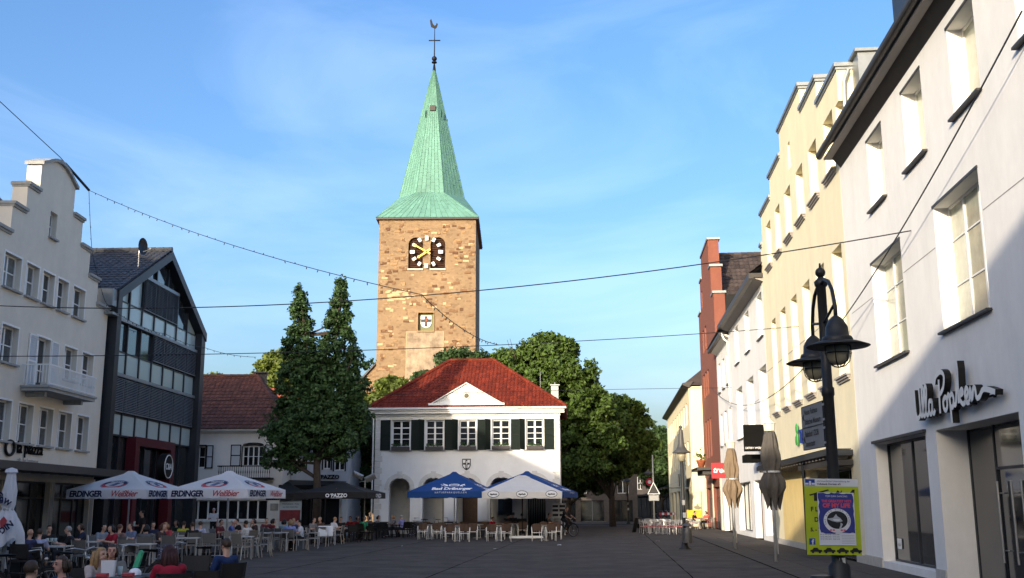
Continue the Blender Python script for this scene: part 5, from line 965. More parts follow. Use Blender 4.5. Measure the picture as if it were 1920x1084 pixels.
def person_meshes(pose):
    if pose in _PT: return _PT[pose]
    K = skeleton(pose); sk = M_skin[0]; h = K['head']; up=(K['neck']-K['chest']).normalized()
    b = MB()
    def torso(b, g=0.0, low=True):
        p,c = K['pel'],K['chest']; mid=p.lerp(c,.5)
        for t,(rx,ry,rz) in ((0,(.165,.125,.13)),(.28,(.150,.11,.13)),(.52,(.148,.105,.13)),(.78,(.165,.112,.13)),(1,(.170,.105,.11))):
            b.ball(p.lerp(c,t),(rx+g,ry+g,rz+g),14,8)
        for s in (-1,1): limb(b,[c+(K['sh'][s]-c)*.2,K['sh'][s]],[.075+g,.060+g])
    torso(b)
    limb(b,[K['chest']+up*.06,K['neck'],h-Vector((0,-.01,.06))],[.075,.056,.052])
    b.ball(h+Vector((0,.012,.025)),(.074,.092,.092),14,10); b.ball(h+Vector((0,-.02,-.045)),(.056,.066,.070),12,8); b.ball(h+Vector((0,-.055,-.088)),(.028,.022,.022),8,6)
    b.tube([h+Vector((0,-.085,.018)),h+Vector((0,-.108,-.018))],[.010,.016],6); b.ball(h+Vector((0,-.100,-.022)),(.017,.014,.011),8,6)
    for s in (-1,1):
        b.ball(h+Vector((s*.076,.01,-.008)),(.012,.020,.030),8,6); b.ball(h+Vector((s*.032,-.080,.030)),(.024,.012,.010),8,5)
    hands = MB()
    for s in (-1,1):
        limb(b,[K['hip'][s],K['knee'][s]],[.085,.058]); limb(b,[K['knee'][s],K['knee'][s].lerp(K['ank'][s],.3)+Vector((0,.015,0)),K['ank'][s]],[.056,.056,.038])
        limb(b,[K['sh'][s],K['el'][s]],[.052,.040]); limb(b,[K['el'][s],K['wr'][s]],[.040,.027])
        d=(K['wr'][s]-K['el'][s]).normalized(); side=Vector((0,0,1)).cross(d); side=side.normalized() if side.length>.1 else Vector((1,0,0)); nn=d.cross(side).normalized()
        w=K['wr'][s]; palm=w+d*.05
        limb(b,[w,palm+d*.02],[.026,.034]); b.tube([w,palm+d*.035],[.030,.040],10,flat=.5)
        for k,(o_,ln) in enumerate(((-.030,.060),(-.010,.072),(.010,.068),(.030,.052))):
            r0=palm+d*.02+side*o_; hands.tube([r0,r0+d*ln*.55,r0+d*ln*.9-nn*.014*(1 if nn.z>0 else -1),r0+d*ln*1.05-nn*.030*(1 if nn.z>0 else -1)],[.0095,.009,.008,.006],6)
        th_=palm-d*.02-side*s*.03; hands.tube([th_,th_-side*s*.026+d*.025,th_-side*s*.03+d*.055],[.012,.010,.008],6)
        a=K['ank'][s]; limb(b,[a,a+Vector((0,-.10,-.045))],[.036,.028])
    body = fuse(b,.0125,'person',sk,2,hands)
    # shirt, trousers, shoes
    g=.013; c_=MB(); torso(c_,g)
    for s in (-1,1): e=K['sh'][s].lerp(K['el'][s],.62); limb(c_,[K['sh'][s],e],[.068,.062])
    c_.tube([K['chest']+up*.05,K['neck']-up*.03],[.10,.072],12)
    shirt=fuse(c_,.016,'shirt',sk,2)
    c_=MB(); p=K['pel']; c_.ball(p-Vector((0,0,.01)),(.182,.142,.125),14,8)
    for s in (-1,1): limb(c_,[K['hip'][s],K['knee'][s]],[.100,.072]); limb(c_,[K['knee'][s],K['ank'][s]],[.070,.052])
    trousers=fuse(c_,.018,'trousers',sk,2)
    c_=MB()
    for s in (-1,1): a=K['ank'][s]; limb(c_,[a+Vector((0,.03,-.05)),a+Vector((0,-.13,-.055))],[.042,.036]); c_.ball(a+Vector((0,0,-.03)),(.045,.05,.045),10,6)
    shoes=fuse(c_,.016,'shoes',sk,1)
    hair={}
    def cap(kind):
        b=MB(); n,k=18,12; c=h+Vector((0,.014,.028)); rx,ry,rz=.083,.102,.102; vs=[];keep=[]
        for i in range(k+1):
            a=math.pi*i/k
            for j in range(n):
                t=2*math.pi*j/n; jig=1+.025*math.sin(j*3.1+i*2.3); vs.append(c+Vector((rx*math.sin(a)*math.cos(t)*jig,ry*math.sin(a)*math.sin(t)*jig,rz*math.cos(a)*jig)))
        for i in range(k):
            for j in range(n):
                q=(i*n+j,i*n+(j+1)%n,(i+1)*n+(j+1)%n,(i+1)*n+j); m_=sum((vs[x] for x in q),Vector())/4-c
                if (m_.y<-.045 and m_.z<.052) or (m_.z<-.035 and m_.y<.03) or m_.z<(-.055 if kind=='short' else -.08): continue
                keep.append(q)
        b.add(vs,keep)
        if kind=='long':
            for x in (-.055,-.02,.02,.055): b.tube([c+Vector((x,.07,.03)),c+Vector((x*1.3,.10,-.10)),c+Vector((x*1.5,.105,-.24)),c+Vector((x*1.3,.095,-.33))],[.045,.05,.042,.02],8)
            for s in (-1,1): b.tube([c+Vector((s*.066,-.01,.03)),c+Vector((s*.088,.0,-.08)),c+Vector((s*.09,.0,-.22)),c+Vector((s*.08,.0,-.28))],[.03,.036,.03,.012],8)
        if kind=='bob':
            for s in (-1,1): b.tube([c+Vector((s*.066,-.005,.02)),c+Vector((s*.088,.01,-.07)),c+Vector((s*.075,.02,-.13))],[.03,.036,.02],8)
            for x in (-.045,0,.045): b.tube([c+Vector((x,.08,.02)),c+Vector((x*1.2,.095,-.08)),c+Vector((x*1.1,.085,-.14))],[.045,.045,.02],8)
        return b.mesh('hair',sk,True)
    for kd in ('short','long','bob'): hair[kd]=cap(kd)
    ey=MB()
    for s in (-1,1): ey.ball(h+Vector((s*.031,-.083,.010)),(.015,.009,.008),8,5)
    br_=MB()
    for s in (-1,1): br_.tube([h+Vector((s*.014,-.093,.034)),h+Vector((s*.048,-.080,.036))],.0055,5)
    mo=MB(); mo.tube([h+Vector((-.024,-.080,-.056)),h+Vector((0,-.091,-.058)),h+Vector((.024,-.080,-.056))],[.004,.0075,.004],6)
    _PT[pose]=dict(body=body,shirt=shirt,trousers=trousers,shoes=shoes,hair=hair,eye=ey.mesh('eyes',sk,True),brow=br_.mesh('eyebrows',sk,True),mouth=mo.mesh('mouth',sk,True)); return _PT[pose]
_CL = {}
def cloth(c, rough=.85):
    if c not in _CL: _CL[c]=mat('cloth_%d'%len(_CL),c,rough,.18,14,.25,90)
    return _CL[c]
M_eye=mat('eye_dark',(.02,.015,.012),.3); M_lip=mat('lip',(.36,.11,.09),.5)
HC=dict(black=(.010,.008,.007),brown=(.045,.025,.014),blond=(.33,.20,.085),grey=(.30,.29,.28),red=(.040,.008,.007),white=(.55,.54,.52),auburn=(.10,.04,.022))
_HM={k:mat('hair_'+k,v,.55,.25,30,.4,60) for k,v in HC.items()}
def person(label, x, y, rz, pose, shirt, trousers=(.02,.022,.03), hair=('brown','short'), skin=0, sc=.94, z=0.0, face=False, group=None):
    P=person_meshes(pose); o=tag(ob('person',P['body'],None,(x,y,z),(0,0,R(rz)),[M_skin[skin]]),label,'person',group); o.scale=(sc,sc,sc)
    ob('shirt',P['shirt'],o,mats=[cloth(shirt)]); ob('trousers',P['trousers'],o,mats=[cloth(trousers)]); ob('shoes',P['shoes'],o,mats=[M_black])
    if hair: ob('hair',P['hair'][hair[1]],o,mats=[_HM[hair[0]]])
    if face: ob('eyes',P['eye'],o,mats=[M_eye]); ob('eyebrows',P['brow'],o,mats=[_HM[hair[0] if hair else 'brown']]); ob('mouth',P['mouth'],o,mats=[M_lip])
    return o
# ------------------------------------------------------------------ chairs, tables, parasols, bicycles
def chair_proto(kind):
    """a seat facing -Y (its back at +Y); z=0 on the ground"""
    F,Sx,Bk = {'grey':(M_alu,mat('grey_textile',(.17,.165,.155),.8,.1,20),mat('grey_textile_back',(.15,.145,.135),.8,.1,20)),'wicker':(mat('white_tube',(.82,.82,.80),.35),mat('brown_wicker',(.095,.058,.042),.75,.35,60,.6,90),None),
        'dark':(mat('dark_tube',(.018,.018,.02),.5),mat('dark_wicker',(.030,.026,.024),.75,.3,60,.6,90),None),'black':(M_black,mat('black_wicker',(.014,.013,.013),.7,.3,60,.5,90),None),'bistro':(mat('bistro_alu',(.50,.50,.50),.35,metal=.7),mat('red_cushion',(.40,.018,.035),.8,.1),None)}[kind]
    Bk = Bk or Sx; r=ob('chair',None); r['category']='chair'
    round_ = kind in ('wicker','bistro'); tr=.021 if kind=='wicker' else .014
    if kind=='bistro': Bk=mat('bistro_alu',(.50,.50,.50),.35,metal=.7)
    b=MB(); b.box(-.22,.22,-.23,.20,.43,.455); put(b,'seat',Sx,r)
    b=MB(); n=7                                               # curved back
    top=.86 if kind!='bistro' else .80
    vs=[]
    for zz,(oy) in ((.50,.20),(.68,.235),(top,.275)):
        for i in range(n):
            t=-1+2*i/(n-1); vs.append((.225*t*(1.0 if zz<.6 else 1.04),oy-(.06*t*t if round_ else .012*t*t),zz+(0 if not round_ else -.03*t*t*(zz>.8))))
    k=len(vs); vs+= [(x,y+.02,z) for x,y,z in vs]
    fs=[(i*n+j,i*n+j+1,(i+1)*n+j+1,(i+1)*n+j) for i in range(2) for j in range(n-1)]; b.add(vs,fs+[tuple(k+q for q in f[::-1]) for f in fs]+[(2*n+j,2*n+j+1,k+2*n+j+1,k+2*n+j) for j in range(n-1)]+[(0,n,k+n,k),(n,2*n,k+2*n,k+n),(n-1,k+n-1,k+2*n-1,2*n-1),(2*n-1,k+2*n-1,k+3*n-1,3*n-1)])
    if kind=='bistro':
        b=MB(); arc_=[(-.235,.24,.74),(-.225,.27,.80),(-.12,.30,.83),(.0,.31,.835),(.12,.30,.83),(.225,.27,.80),(.235,.24,.74)]; b.tube(arc_,.014,6); b.tube([(-.21,.22,.55),(0,.25,.56),(.21,.22,.55)],.010,5)
        for x in (-.14,-.07,0,.07,.14): b.tube([(x,.245,.56),(x,.30,.83)],.008,5)
    put(b,'backrest',Bk,r)
    for s in (-1,1):
        if kind=='bistro':
            put(MB().tube([(s*.20,-.20,0),(s*.21,-.19,.43)],tr,6),'leg',F,r); put(MB().tube([(s*.20,.24,0),(s*.21,.19,.43),(s*.235,.26,.80)],tr,6),'leg',F,r)
            put(MB().tube([(s*.21,-.19,.43),(s*.265,-.15,.62),(s*.27,.0,.67),(s*.235,.24,.74)],tr,6),'armrest',F,r)
        elif kind=='wicker':
            put(MB().tube([(s*.235,-.24,0),(s*.245,-.23,.45),(s*.26,-.20,.60),(s*.265,-.10,.66)],tr,8),'leg',F,r,smooth=True); put(MB().tube([(s*.235,.25,0),(s*.245,.21,.44),(s*.26,.22,.60),(s*.262,.17,.68)],tr,8),'leg',F,r,smooth=True)
            put(MB().tube([(s*.265,-.11,.66),(s*.265,.02,.68),(s*.262,.18,.68)],tr,8),'armrest',F,r,smooth=True)
        else:
            put(MB().box(s*.25-.016,s*.25+.016,-.25,-.22,0,.64),'leg',F,r); put(MB().tube([(s*.25,.27,0),(s*.25,.21,.46),(s*.25,.29,.87)],.018,4),'leg',F,r)
            put(MB().box(s*.25-.022,s*.25+.022,-.26,.25,.64,.665),'armrest',F,r)
    put(MB().box(-.25,.25,-.235,-.20,.405,.43).box(-.25,.25,.185,.21,.405,.43).box(-.25,-.22,-.2,.185,.405,.43).box(.22,.25,-.2,.185,.405,.43),'seat_frame',F,r)
    return r
PROTO={}
def chair(kind,label,x,y,rz,group,z=0.0):
    g=None
    if kind not in PROTO: PROTO[kind]=chair_proto(kind); o=PROTO[kind]
    else: o=copy_tree(PROTO[kind])
    o.location=(x,y,z); o.rotation_euler=(0,0,R(rz)); o['label']=label; o['group']=group; return o
TP={}
def table(kind,label,x,y,group,rz=0,items=None):
    if kind not in TP:
        r=ob('table',None); r['category']='table'
        if kind=='round': 
            put(MB().lathe([(.34,.715),(.36,.725),(.36,.745),(.34,.75)],n=24),'tabletop',mat('table_steel',(.46,.46,.46),.3,.05,metal=.6),r,smooth=False); put(MB().lathe([(.03,.03),(.03,.71)],n=10),'column',M_alu,r); put(MB().lathe([(.24,0),(.24,.02),(.05,.05)],n=16),'base',M_alu,r)
        else:
            m=mat('table_pale',(.42,.41,.39),.5,.08,5) if kind=='grey' else mat('table_dark',(.05,.04,.035),.5,.15,5); l=M_alu if kind=='grey' else M_black
            put(MB().box(-.40,.40,-.40,.40,.715,.745),'tabletop',m,r)
            for sx in (-1,1):
                for sy in (-1,1): put(MB().box(sx*.36-.02,sx*.36+.02,sy*.36-.02,sy*.36+.02,0,.715),'leg',l,r)
        TP[kind]=r; o=r
    else: o=copy_tree(TP[kind])
    o.location=(x,y,0); o.rotation_euler=(0,0,R(rz)); o['label']=label; o['group']=group; return o
def parasol(label,x,y,rz,a,ze,za,vh,m,mp,cap=.16,name='parasol',cap_m=None):
    t=thing(name,label,'parasol',(x,y,0),R(rz),'open parasols')
    b=MB(); n=8
    for k in range(4):
        M4=Matrix.Rotation(k*math.pi/2,4,'Z')
        vs=[];
        for i in range(n+1):
            v=i/n; w=a*(1-v)+cap*v
            for j in range(n+1):
                u=-1+2*j/n; sag=.055*a*math.sin(math.pi*v)*(1-abs(u)**3)*.6; vs.append(M4@Vector((u*w,-w,ze+(za-ze)*v-sag)))
        b.add(vs,[(i*(n+1)+j,i*(n+1)+j+1,(i+1)*(n+1)+j+1,(i+1)*(n+1)+j) for i in range(n) for j in range(n)])
    put(b,'canopy',m,t,smooth=False)
    for k in range(4):
        M4=Matrix.Rotation(k*math.pi/2,4,'Z'); vs=[]; q=24
        for j in range(q+1):
            u=-1+2*j/q; notch=.045 if abs(abs(u)-.33)<.05 else 0.0; vs+= [M4@Vector((u*a,-a-.004,ze)),M4@Vector((u*a,-a-.012-.01*math.sin(u*9),ze-vh+notch))]
        put(MB().add(vs,[(2*j,2*j+2,2*j+3,2*j+1) for j in range(q)]),'valance',m,t)
    put(MB().add([(s1*cap*1.25,s2*cap*1.25,za-.01) for s1,s2 in ((-1,-1),(1,-1),(1,1),(-1,1))]+[(s1*cap*.5,s2*cap*.5,za+.10) for s1,s2 in ((-1,-1),(1,-1),(1,1),(-1,1))],[(0,1,5,4),(1,2,6,5),(2,3,7,6),(3,0,4,7),(4,5,6,7)]),'vent_cap',cap_m or m,t)
    put(MB().tube([(0,0,0),(0,0,za-.02)],.035,10),'pole',mp,t,smooth=True); put(MB().box(-.45,.45,-.45,.45,0.0,.07).box(-.1,.1,-.1,.1,.07,.25),'base',M_darkstone,t)
    for k in range(8):
        ang=math.pi/4*k; w=a*(1.40 if k%2 else 1.0); d=Vector((math.cos(ang),math.sin(ang),0)); put(MB().tube([Vector((0,0,za-.12)),d*w*.97+Vector((0,0,ze-.02))],.014,5),'rib',mp,t)
        put(MB().tube([Vector((0,0,ze-.15)),d*w*.5+Vector((0,0,ze+(za-ze)*.47))],.012,5),'strut',mp,t)
    t['_dim']=0; del t['_dim']; return t
def on_slope(t,a,ze,za,k,u,v,cap=.16,lift=.018):
    """matrix for flat print on canopy face k; u along the side in metres, v = 0..1 up the slope"""
    w=a*(1-v)+cap*v; sag=.055*a*math.sin(math.pi*v)*.6
    return Matrix.Rotation(k*math.pi/2,4,'Z')@Matrix.Translation((u,-w,ze+(za-ze)*v-sag))@Matrix.Rotation(math.atan2(za-ze,a-cap),4,'X')@Matrix.Translation((0,0,lift))
def place(me,name,parent,M4): o=ob(name,me,parent); o.matrix_local=M4; return o
def on_valance(a,ze,vh,k,u): return Matrix.Rotation(k*math.pi/2,4,'Z')@Matrix.Translation((u,-a-.03,ze-vh*.78))@Matrix.Rotation(math.pi/2,4,'X')
def folded(label,x,y,zt,zb,waist,r,m,mp,name='folded_parasol',zmax=None,lantern=True):
    t=thing(name,label,'parasol',(x,y,0),0,'folded parasols'); b=MB(); n=64; rows=[]; H=zt-zb
    for i in range(15):
        f=i/14; z=zb+H*f
        if z<waist: q=(waist-z)/(waist-zb); rr=r*(np.interp(q,[0,.25,.5,.75,1],[.46,.68,.86,.72,.40]) if lantern else np.interp(q,[0,.3,1],[.5,.85,1.45]))
        else: q=(z-waist)/(zt-waist); rr=r*np.interp(q,[0,.10,.3,.6,.9,1],[.44,.56,.60,.52,.38,.30])
        rows.append((z,rr))
    vs=[]
    for i,(z,rr) in enumerate(rows):
        for j in range(n):
            a=2*math.pi*j/n; fold=1+.17*math.sin(a*8+i*.12+.6*math.sin(i*1.3))+.09*math.sin(a*3+i*.5)+.06*math.sin(a*13-i*.9); hem=-.45*r*(1+math.sin(a*4+1)) if i==0 else 0
            vs.append((rr*fold*math.cos(a),rr*fold*math.sin(a),z+hem))
    b.add(vs,[(i*n+j,i*n+(j+1)%n,(i+1)*n+(j+1)%n,(i+1)*n+j) for i in range(14) for j in range(n)]+[tuple(14*n+j for j in range(n))]); put(b,'cloth',m,t,smooth=True)
    ws=[rw for z,rw in rows if abs(z-waist)<H*.06] or [r*.45]
    put(MB().lathe([(max(ws)*1.12,waist-.03),(max(ws)*1.15,waist),(max(ws)*1.12,waist+.03)],n=16,cap=False),'strap',mp,t); put(MB().tube([(0,0,0),(0,0,zt+.05)],[.055,.04],10),'pole',mp,t,smooth=True)
    put(MB().tube([(.05,.03,.25),(.05,.03,.7)],.05,8),'ground_sleeve',mp,t)
    if lantern:
        put(MB().lathe([(.17,zt+.02),(.17,zt+.05),(.19,zt+.24),(.22,zt+.25),(.05,zt+.38),(.03,zt+.46)],n=8).ball((0,0,zt+.5),.04,8,5),'top_cap',M_offtrim,t)
    return t
def bicycle_proto():
    r=ob('bicycle',None); r['category']='bicycle'; fr=M_black; wr=.34
    for x in (-.53,.53):
        b=MB(); b.tube([(x+wr*math.cos(2*math.pi*i/24),0,wr+.005+wr*math.sin(2*math.pi*i/24)) for i in range(25)],.022,6,cap=False); w=put(b,'wheel',mat('tyre_rubber',(.02,.02,.02),.8),r,smooth=True)
        b=MB(); b.tube([(x+.31*math.cos(2*math.pi*i/24),0,wr+.005+.31*math.sin(2*math.pi*i/24)) for i in range(25)],.010,5,cap=False)
        for i in range(14): a=2*math.pi*i/14; b.tube([(x,.02 if i%2 else -.02,wr),(x+.31*math.cos(a),0,wr+.31*math.sin(a))],.0025,3)
        b.tube([(x,-.05,wr),(x,.05,wr)],.02,8); put(b,'rim',M_alu,w)
        put(MB().tube([(x+.375*math.cos(a),0,wr+.375*math.sin(a)) for a in [math.pi*(.12+.8*i/8) for i in range(9)]],.014,5,flat=2.4),'mudguard',fr,r)
    put(MB().tube([(-.53,0,.34),(-.08,0,.30),(-.2,0,.78)],.017,8).tube([(-.53,0,.34),(-.18,0,.70)],.012,6).tube([(-.08,0,.30),(.36,0,.66)],.02,8).tube([(-.17,0,.62),(.36,0,.60),(.37,0,.80)],.018,8),'frame',fr,r,smooth=True)
    put(MB().tube([(.53,-.04,.34),(.40,-.03,.66),(.36,0,.84)],.014,6).tube([(.53,.04,.34),(.40,.03,.66)],.014,6),'fork',fr,r)
    put(MB().tube([(.36,0,.82),(.34,0,1.0)],.013,6).tube([(.16,-.29,1.03),(.32,-.2,1.05),(.36,0,1.0),(.32,.2,1.05),(.16,.29,1.03)],.012,6),'handlebar',M_alu,r,smooth=True)
    put(MB().tube([(-.2,0,.76),(-.23,0,.93)],.013,6).add([(-.38,-.1,.96),(-.38,.1,.96),(-.2,.06,.96),(-.05,.02,.95),(-.05,-.02,.95),(-.2,-.06,.96),(-.36,0,.91),(-.08,0,.92)],[(0,1,2,5),(5,2,3,4),(0,6,1),(1,6,7,3,2),(0,5,4,7,6)]),'saddle',fr,r)
    put(MB().lathe([(.09,-.01),(.09,.01)],n=14).v and MB().tube([(-.08,-.06,.30),(-.08,.06,.30)],.085,14).tube([(-.08,-.09,.30),(-.0,-.09,.16),(0,-.17,.16)],.01,5).tube([(-.08,.09,.30),(-.16,.09,.44),(-.16,.17,.44)],.01,5),'crank',M_alu,r)
    put(MB().tube([(-.32,-.07,.78),(-.82,-.07,.76),(-.82,.07,.76),(-.32,.07,.78)],.008,5).tube([(-.53,.06,.36),(-.72,.07,.76)],.007,5),'carrier',M_alu,r)
    put(MB().ball((.44,0,.86),.035,8,6),'headlight',M_alu,r); return r
def bicycle(label,x,y,rz,group='parked bicycles',basket=None):
    if 'bike' not in PROTO: PROTO['bike']=bicycle_proto(); o=PROTO['bike']
    else: o=copy_tree(PROTO['bike'])
    o.location=(x,y,0); o.rotation_euler=(R(3),0,R(rz)); o['label']=label; o['group']=group
    if basket:
        b=MB()
        for i in range(6): b.box(-.16,.16,-.13,-.12,.02+i*.045,.035+i*.045).box(-.16,.16,.12,.13,.02+i*.045,.035+i*.045).box(-.16,-.15,-.13,.13,.02+i*.045,.035+i*.045).box(.15,.16,-.13,.13,.02+i*.045,.035+i*.045)
        for i in range(7): b.box(-.16+i*.05,-.15+i*.05,-.13,-.12,0,.28).box(-.16+i*.05,-.15+i*.05,.12,.13,0,.28)
        b.box(-.16,.16,-.13,.13,0,.01); put(b,'basket',basket,o,(-.62,0,.78) if True else None)
    return o
# ------------------------------------------------------------------ parasols
M_clothw=mat('parasol_white',(.88,.88,.91),.85,.03,3,trans=.45); M_clothb=mat('parasol_blue',(.008,.055,.22),.85,.06,3,trans=.12); M_cloths=mat('parasol_cream',(.76,.74,.71),.85,.04,3,trans=.2)
M_clothk=mat('parasol_black',(.013,.013,.014),.85,.1,3); M_clothg=mat('folded_taupe',(.20,.145,.095),.9,.12,5,.2,40); M_clothd=mat('folded_dark_grey',(.085,.076,.068),.9,.12,5,.2,40)
M_navy=mat('print_navy',(.012,.018,.065),.7); M_pred=mat('print_red',(.42,.06,.07),.7); M_pblue=mat('print_blue_grey',(.10,.13,.24),.7); M_pole=mat('pale_pole',(.46,.47,.48),.4,.05,metal=.3)
def ring_mesh(rx,rz,ix,iz,m,n=36,a0=0,a1=2*math.pi):
    b=MB(); vs=[]
    for i in range(n+1): a=a0+(a1-a0)*i/n; vs+=[(rx*math.cos(a),rz*math.sin(a),0),(ix*math.cos(a),iz*math.sin(a),0)]
    b.add(vs,[(2*i,2*i+2,2*i+3,2*i+1) for i in range(n)]); return b.mesh('logo_ring',m)
def ell_mesh(rx,rz,m,n=28,name='logo_field'): return MB().add([(rx*math.cos(2*math.pi*i/n),rz*math.sin(2*math.pi*i/n),0) for i in range(n)],[tuple(range(n))]).mesh(name,m)
tx_e=text_mesh('ERDINGER',.30,M_navy,off=.012,shear=.12,space=.92); tx_w=text_mesh('Weißbier',.31,M_pred,off=.004,shear=.35,space=.9); tx_e2=text_mesh('ERDINGER',.12,M_clothw,off=.006,space=.95)
rg_b=ring_mesh(.50,.36,.36,.22,M_navy,30,0,math.pi); rg_r=ring_mesh(.50,.36,.36,.22,M_pred,30,math.pi,2*math.pi); rg_o=ring_mesh(.53,.39,.51,.37,M_pblue)
rg_g=MB().add([(-.16,-.12,0),(.06,-.16,0),(.2,.12,0),(.02,.16,0)],[(0,1,2,3)]).mesh('logo_glass',M_pblue)
def beer(label,x,y,rz):
    a,ze,za,vh=1.62,2.40,3.02,.33; t=parasol(label,x,y,rz,a,ze,za,vh,M_clothw,M_pole)
    for k in range(4):
        place(tx_e,'lettering',t,on_valance(a,ze,vh,k,-.82)); place(tx_w,'script_lettering',t,on_valance(a,ze,vh,k,.72))
        for me,l in ((rg_b,.02),(rg_r,.02),(rg_o,.021),(rg_g,.022)): place(me,me.name,t,on_slope(t,a,ze,za,k,0,.36,lift=l))
        place(tx_e2,'logo_lettering',t,on_slope(t,a,ze,za,k,0,.49,lift=.026))
    return t
beer('white beer parasol with navy and red lettering, the left one before the red portal',-14.75,41.0,-11)
beer('white beer parasol with navy and red lettering, the right one before the white house',-11.0,41.2,-13)
# blue water parasols and cream coffee parasol
M_pw=mat('print_white',(.78,.80,.84),.7)
tx_b=text_mesh('Bad Driburger',.40,M_pw,off=.016,space=.95); tx_n=text_mesh('NATURPARKQUELLEN',.13,M_pw,space=1.45)
def crest():
    b=MB(); b.add([(-.26,-.13,0),(.26,-.13,0),(.30,.05,0),(.2,.12,0),(0,.15,0),(-.2,.12,0),(-.30,.05,0)],[tuple(range(7))])
    for s in (-1,1):                                          # two rearing beasts with curled tails beside a framed field
        b.tube([(s*.34,-.12,0),(s*.45,.0,0),(s*.56,.08,0),(s*.66,.16,0)],[.05,.07,.05,.03],5,flat=.05); b.tube([(s*.50,.02,0),(s*.62,-.05,0),(s*.70,-.14,0)],[.045,.03,.02],5,flat=.05); b.tube([(s*.42,-.02,0),(s*.44,-.12,0),(s*.52,-.18,0)],[.04,.03,.02],5,flat=.05); b.tube([(s*.66,.04,0),(s*.76,.06,0),(s*.74,.14,0)],[.02,.02,.01],5,flat=.05)
    return b.mesh('crest',M_pw)
cr_=crest(); cr_in=MB().add([(-.2,-.08,0),(.2,-.08,0),(.22,.04,0),(-.22,.04,0)],[(0,1,2,3)]).mesh('crest_field',M_clothb)
def water(label,x,y,rz,a,za):
    t=parasol(label,x,y,rz,a,2.5,za,.33,M_clothb,M_pole)
    for k in range(4):
        place(tx_b,'lettering',t,on_slope(t,a,2.5,za,k,.25,.10)); place(cr_,'crest',t,on_slope(t,a,2.5,za,k,.28,.40)); place(cr_in,'crest_field',t,on_slope(t,a,2.5,za,k,.28,.40,lift=.024))
        place(tx_n,'small_lettering',t,on_valance(a,2.5,.33,k,.25)@Matrix.Translation((0,.16,0)))
    return t
water('blue parasol with white crest and lettering, left before the arcade',-3.25,59.3,-9,2.12,3.50)
water('blue parasol mostly hidden behind the cream parasol, right end of the arcade',.85,62.6,-12,2.6,3.62)
tx_s=text_mesh('Segafredo',.105,M_black,off=.006,shear=.25,space=.9); el_s=ell_mesh(.30,.17,M_pw); el_o=ring_mesh(.31,.18,.285,.155,M_black)
cs=parasol('cream coffee parasol with white oval emblems on its valance before the arcade',.52,58.2,-1,2.1,2.46,3.26,.36,M_cloths,M_black,cap=.35)
for k in range(4):
    for u in (-1.5,0,1.55):
        M4=on_valance(2.1,2.46,.36,k,u)@Matrix.Translation((0,.16,0)); place(el_s,'emblem',cs,M4@Matrix.Translation((0,0,.004))); place(el_o,'emblem_ring',cs,M4@Matrix.Translation((0,0,.008))); place(tx_s,'lettering',cs,M4@Matrix.Translation((0,-.04,.012)))
tag(put(MB().box(-.9,.9,-.05,.05,.10,.16).box(-.9,.9,-.45,-.38,.05,.12).box(-.85,-.78,-.45,.05,.02,.1).box(.78,.85,-.45,.05,.02,.1),'parasol_stand',M_trim,None,(.7,57.2,0)),'white metal parasol stand on the ground below the cream parasol','stand')
bp=parasol('black parasol with small white lettering before the blue grey house',-8.75,54.3,-7,1.85,2.42,2.85,.30,M_clothk,M_pole,cap=.3)
for k in range(4): place(text_mesh("O´PAZZO",.24,M_pw,off=.008,space=1.05),'lettering',bp,on_valance(1.85,2.42,.30,k,.3)); place(text_mesh('PIZZERIA RISTORANTE',.055,M_pw),'small_lettering',bp,on_valance(1.85,2.42,.30,k,.3)@Matrix.Translation((0,-.055,0)))
for i,(x,z) in enumerate(((-8.0,3.1),(-7.4,2.95))): put(MB().box(-.28,.28,-.05,.05,0,.30).box(-.22,.22,-.07,-.05,.05,.25),'heater_panel',M_alu,None,(x,55.2,z),(R(40),R(25-50*i),0)).parent=None
hl_=[o for o in bpy.data.objects if o.name.startswith('heater_panel')]
hm=thing('heater_mast','steel mast with two tilted heater panels above the black parasol','heater',(-7.7,55.4,0)); put(MB().tube([(0,0,0),(0,0,3.1)],.03,8).tube([(-.35,0,3.0),(.35,0,3.0)],.02,6),'mast',M_alu,hm)
for i,o in enumerate(hl_): o.parent=hm; o.location=(-.4+.75*i,-.1,3.2-.12*i)
b2=parasol('black parasol with white round emblem beside the advertising board',-12.35,58.4,8,1.05,2.42,2.95,.34,M_clothk,M_pole)
for k in range(4): place(ring_mesh(.16,.11,.10,.06,M_pw),'emblem',b2,on_valance(1.05,2.42,.34,k,.6)@Matrix.Translation((0,.13,0)))
fw=folded('white folded beer parasol with navy lettering at the left edge',-12.95,27.4,2.66,1.02,1.72,.27,M_clothw,M_pole,lantern=False)
put(MB().lathe([(.10,2.62),(.17,2.66),(.14,2.74),(.02,2.78)],n=8),'top_cap',M_clothw,fw)
for txt,sz,x,z,ry,m_ in (('ER',.22,-.05,1.08,-20,M_navy),('DIN',.22,.22,1.22,-38,M_navy),('GER',.16,-.16,2.0,80,M_navy),('W',.18,.04,1.85,30,M_navy)): letters(txt,sz,m_,fw,(x,-.40 if z<1.6 else -.235,z),(math.pi/2,R(ry),0),off=.01)
put(MB().prism([(.0,1.28),(.13,1.28),(.16,1.45),(.07,1.55),(-.02,1.45)],-.345,-.335),'red_patch',M_pred,fw)
folded('taupe folded parasol, the farther one on the right pavement',8.94,43.3,4.0,2.0,2.78,.44,M_clothg,M_pole)
folded('dark grey folded parasol, the nearer one on the right pavement',8.20,33.6,4.05,2.0,2.78,.46,M_clothd,M_pole)

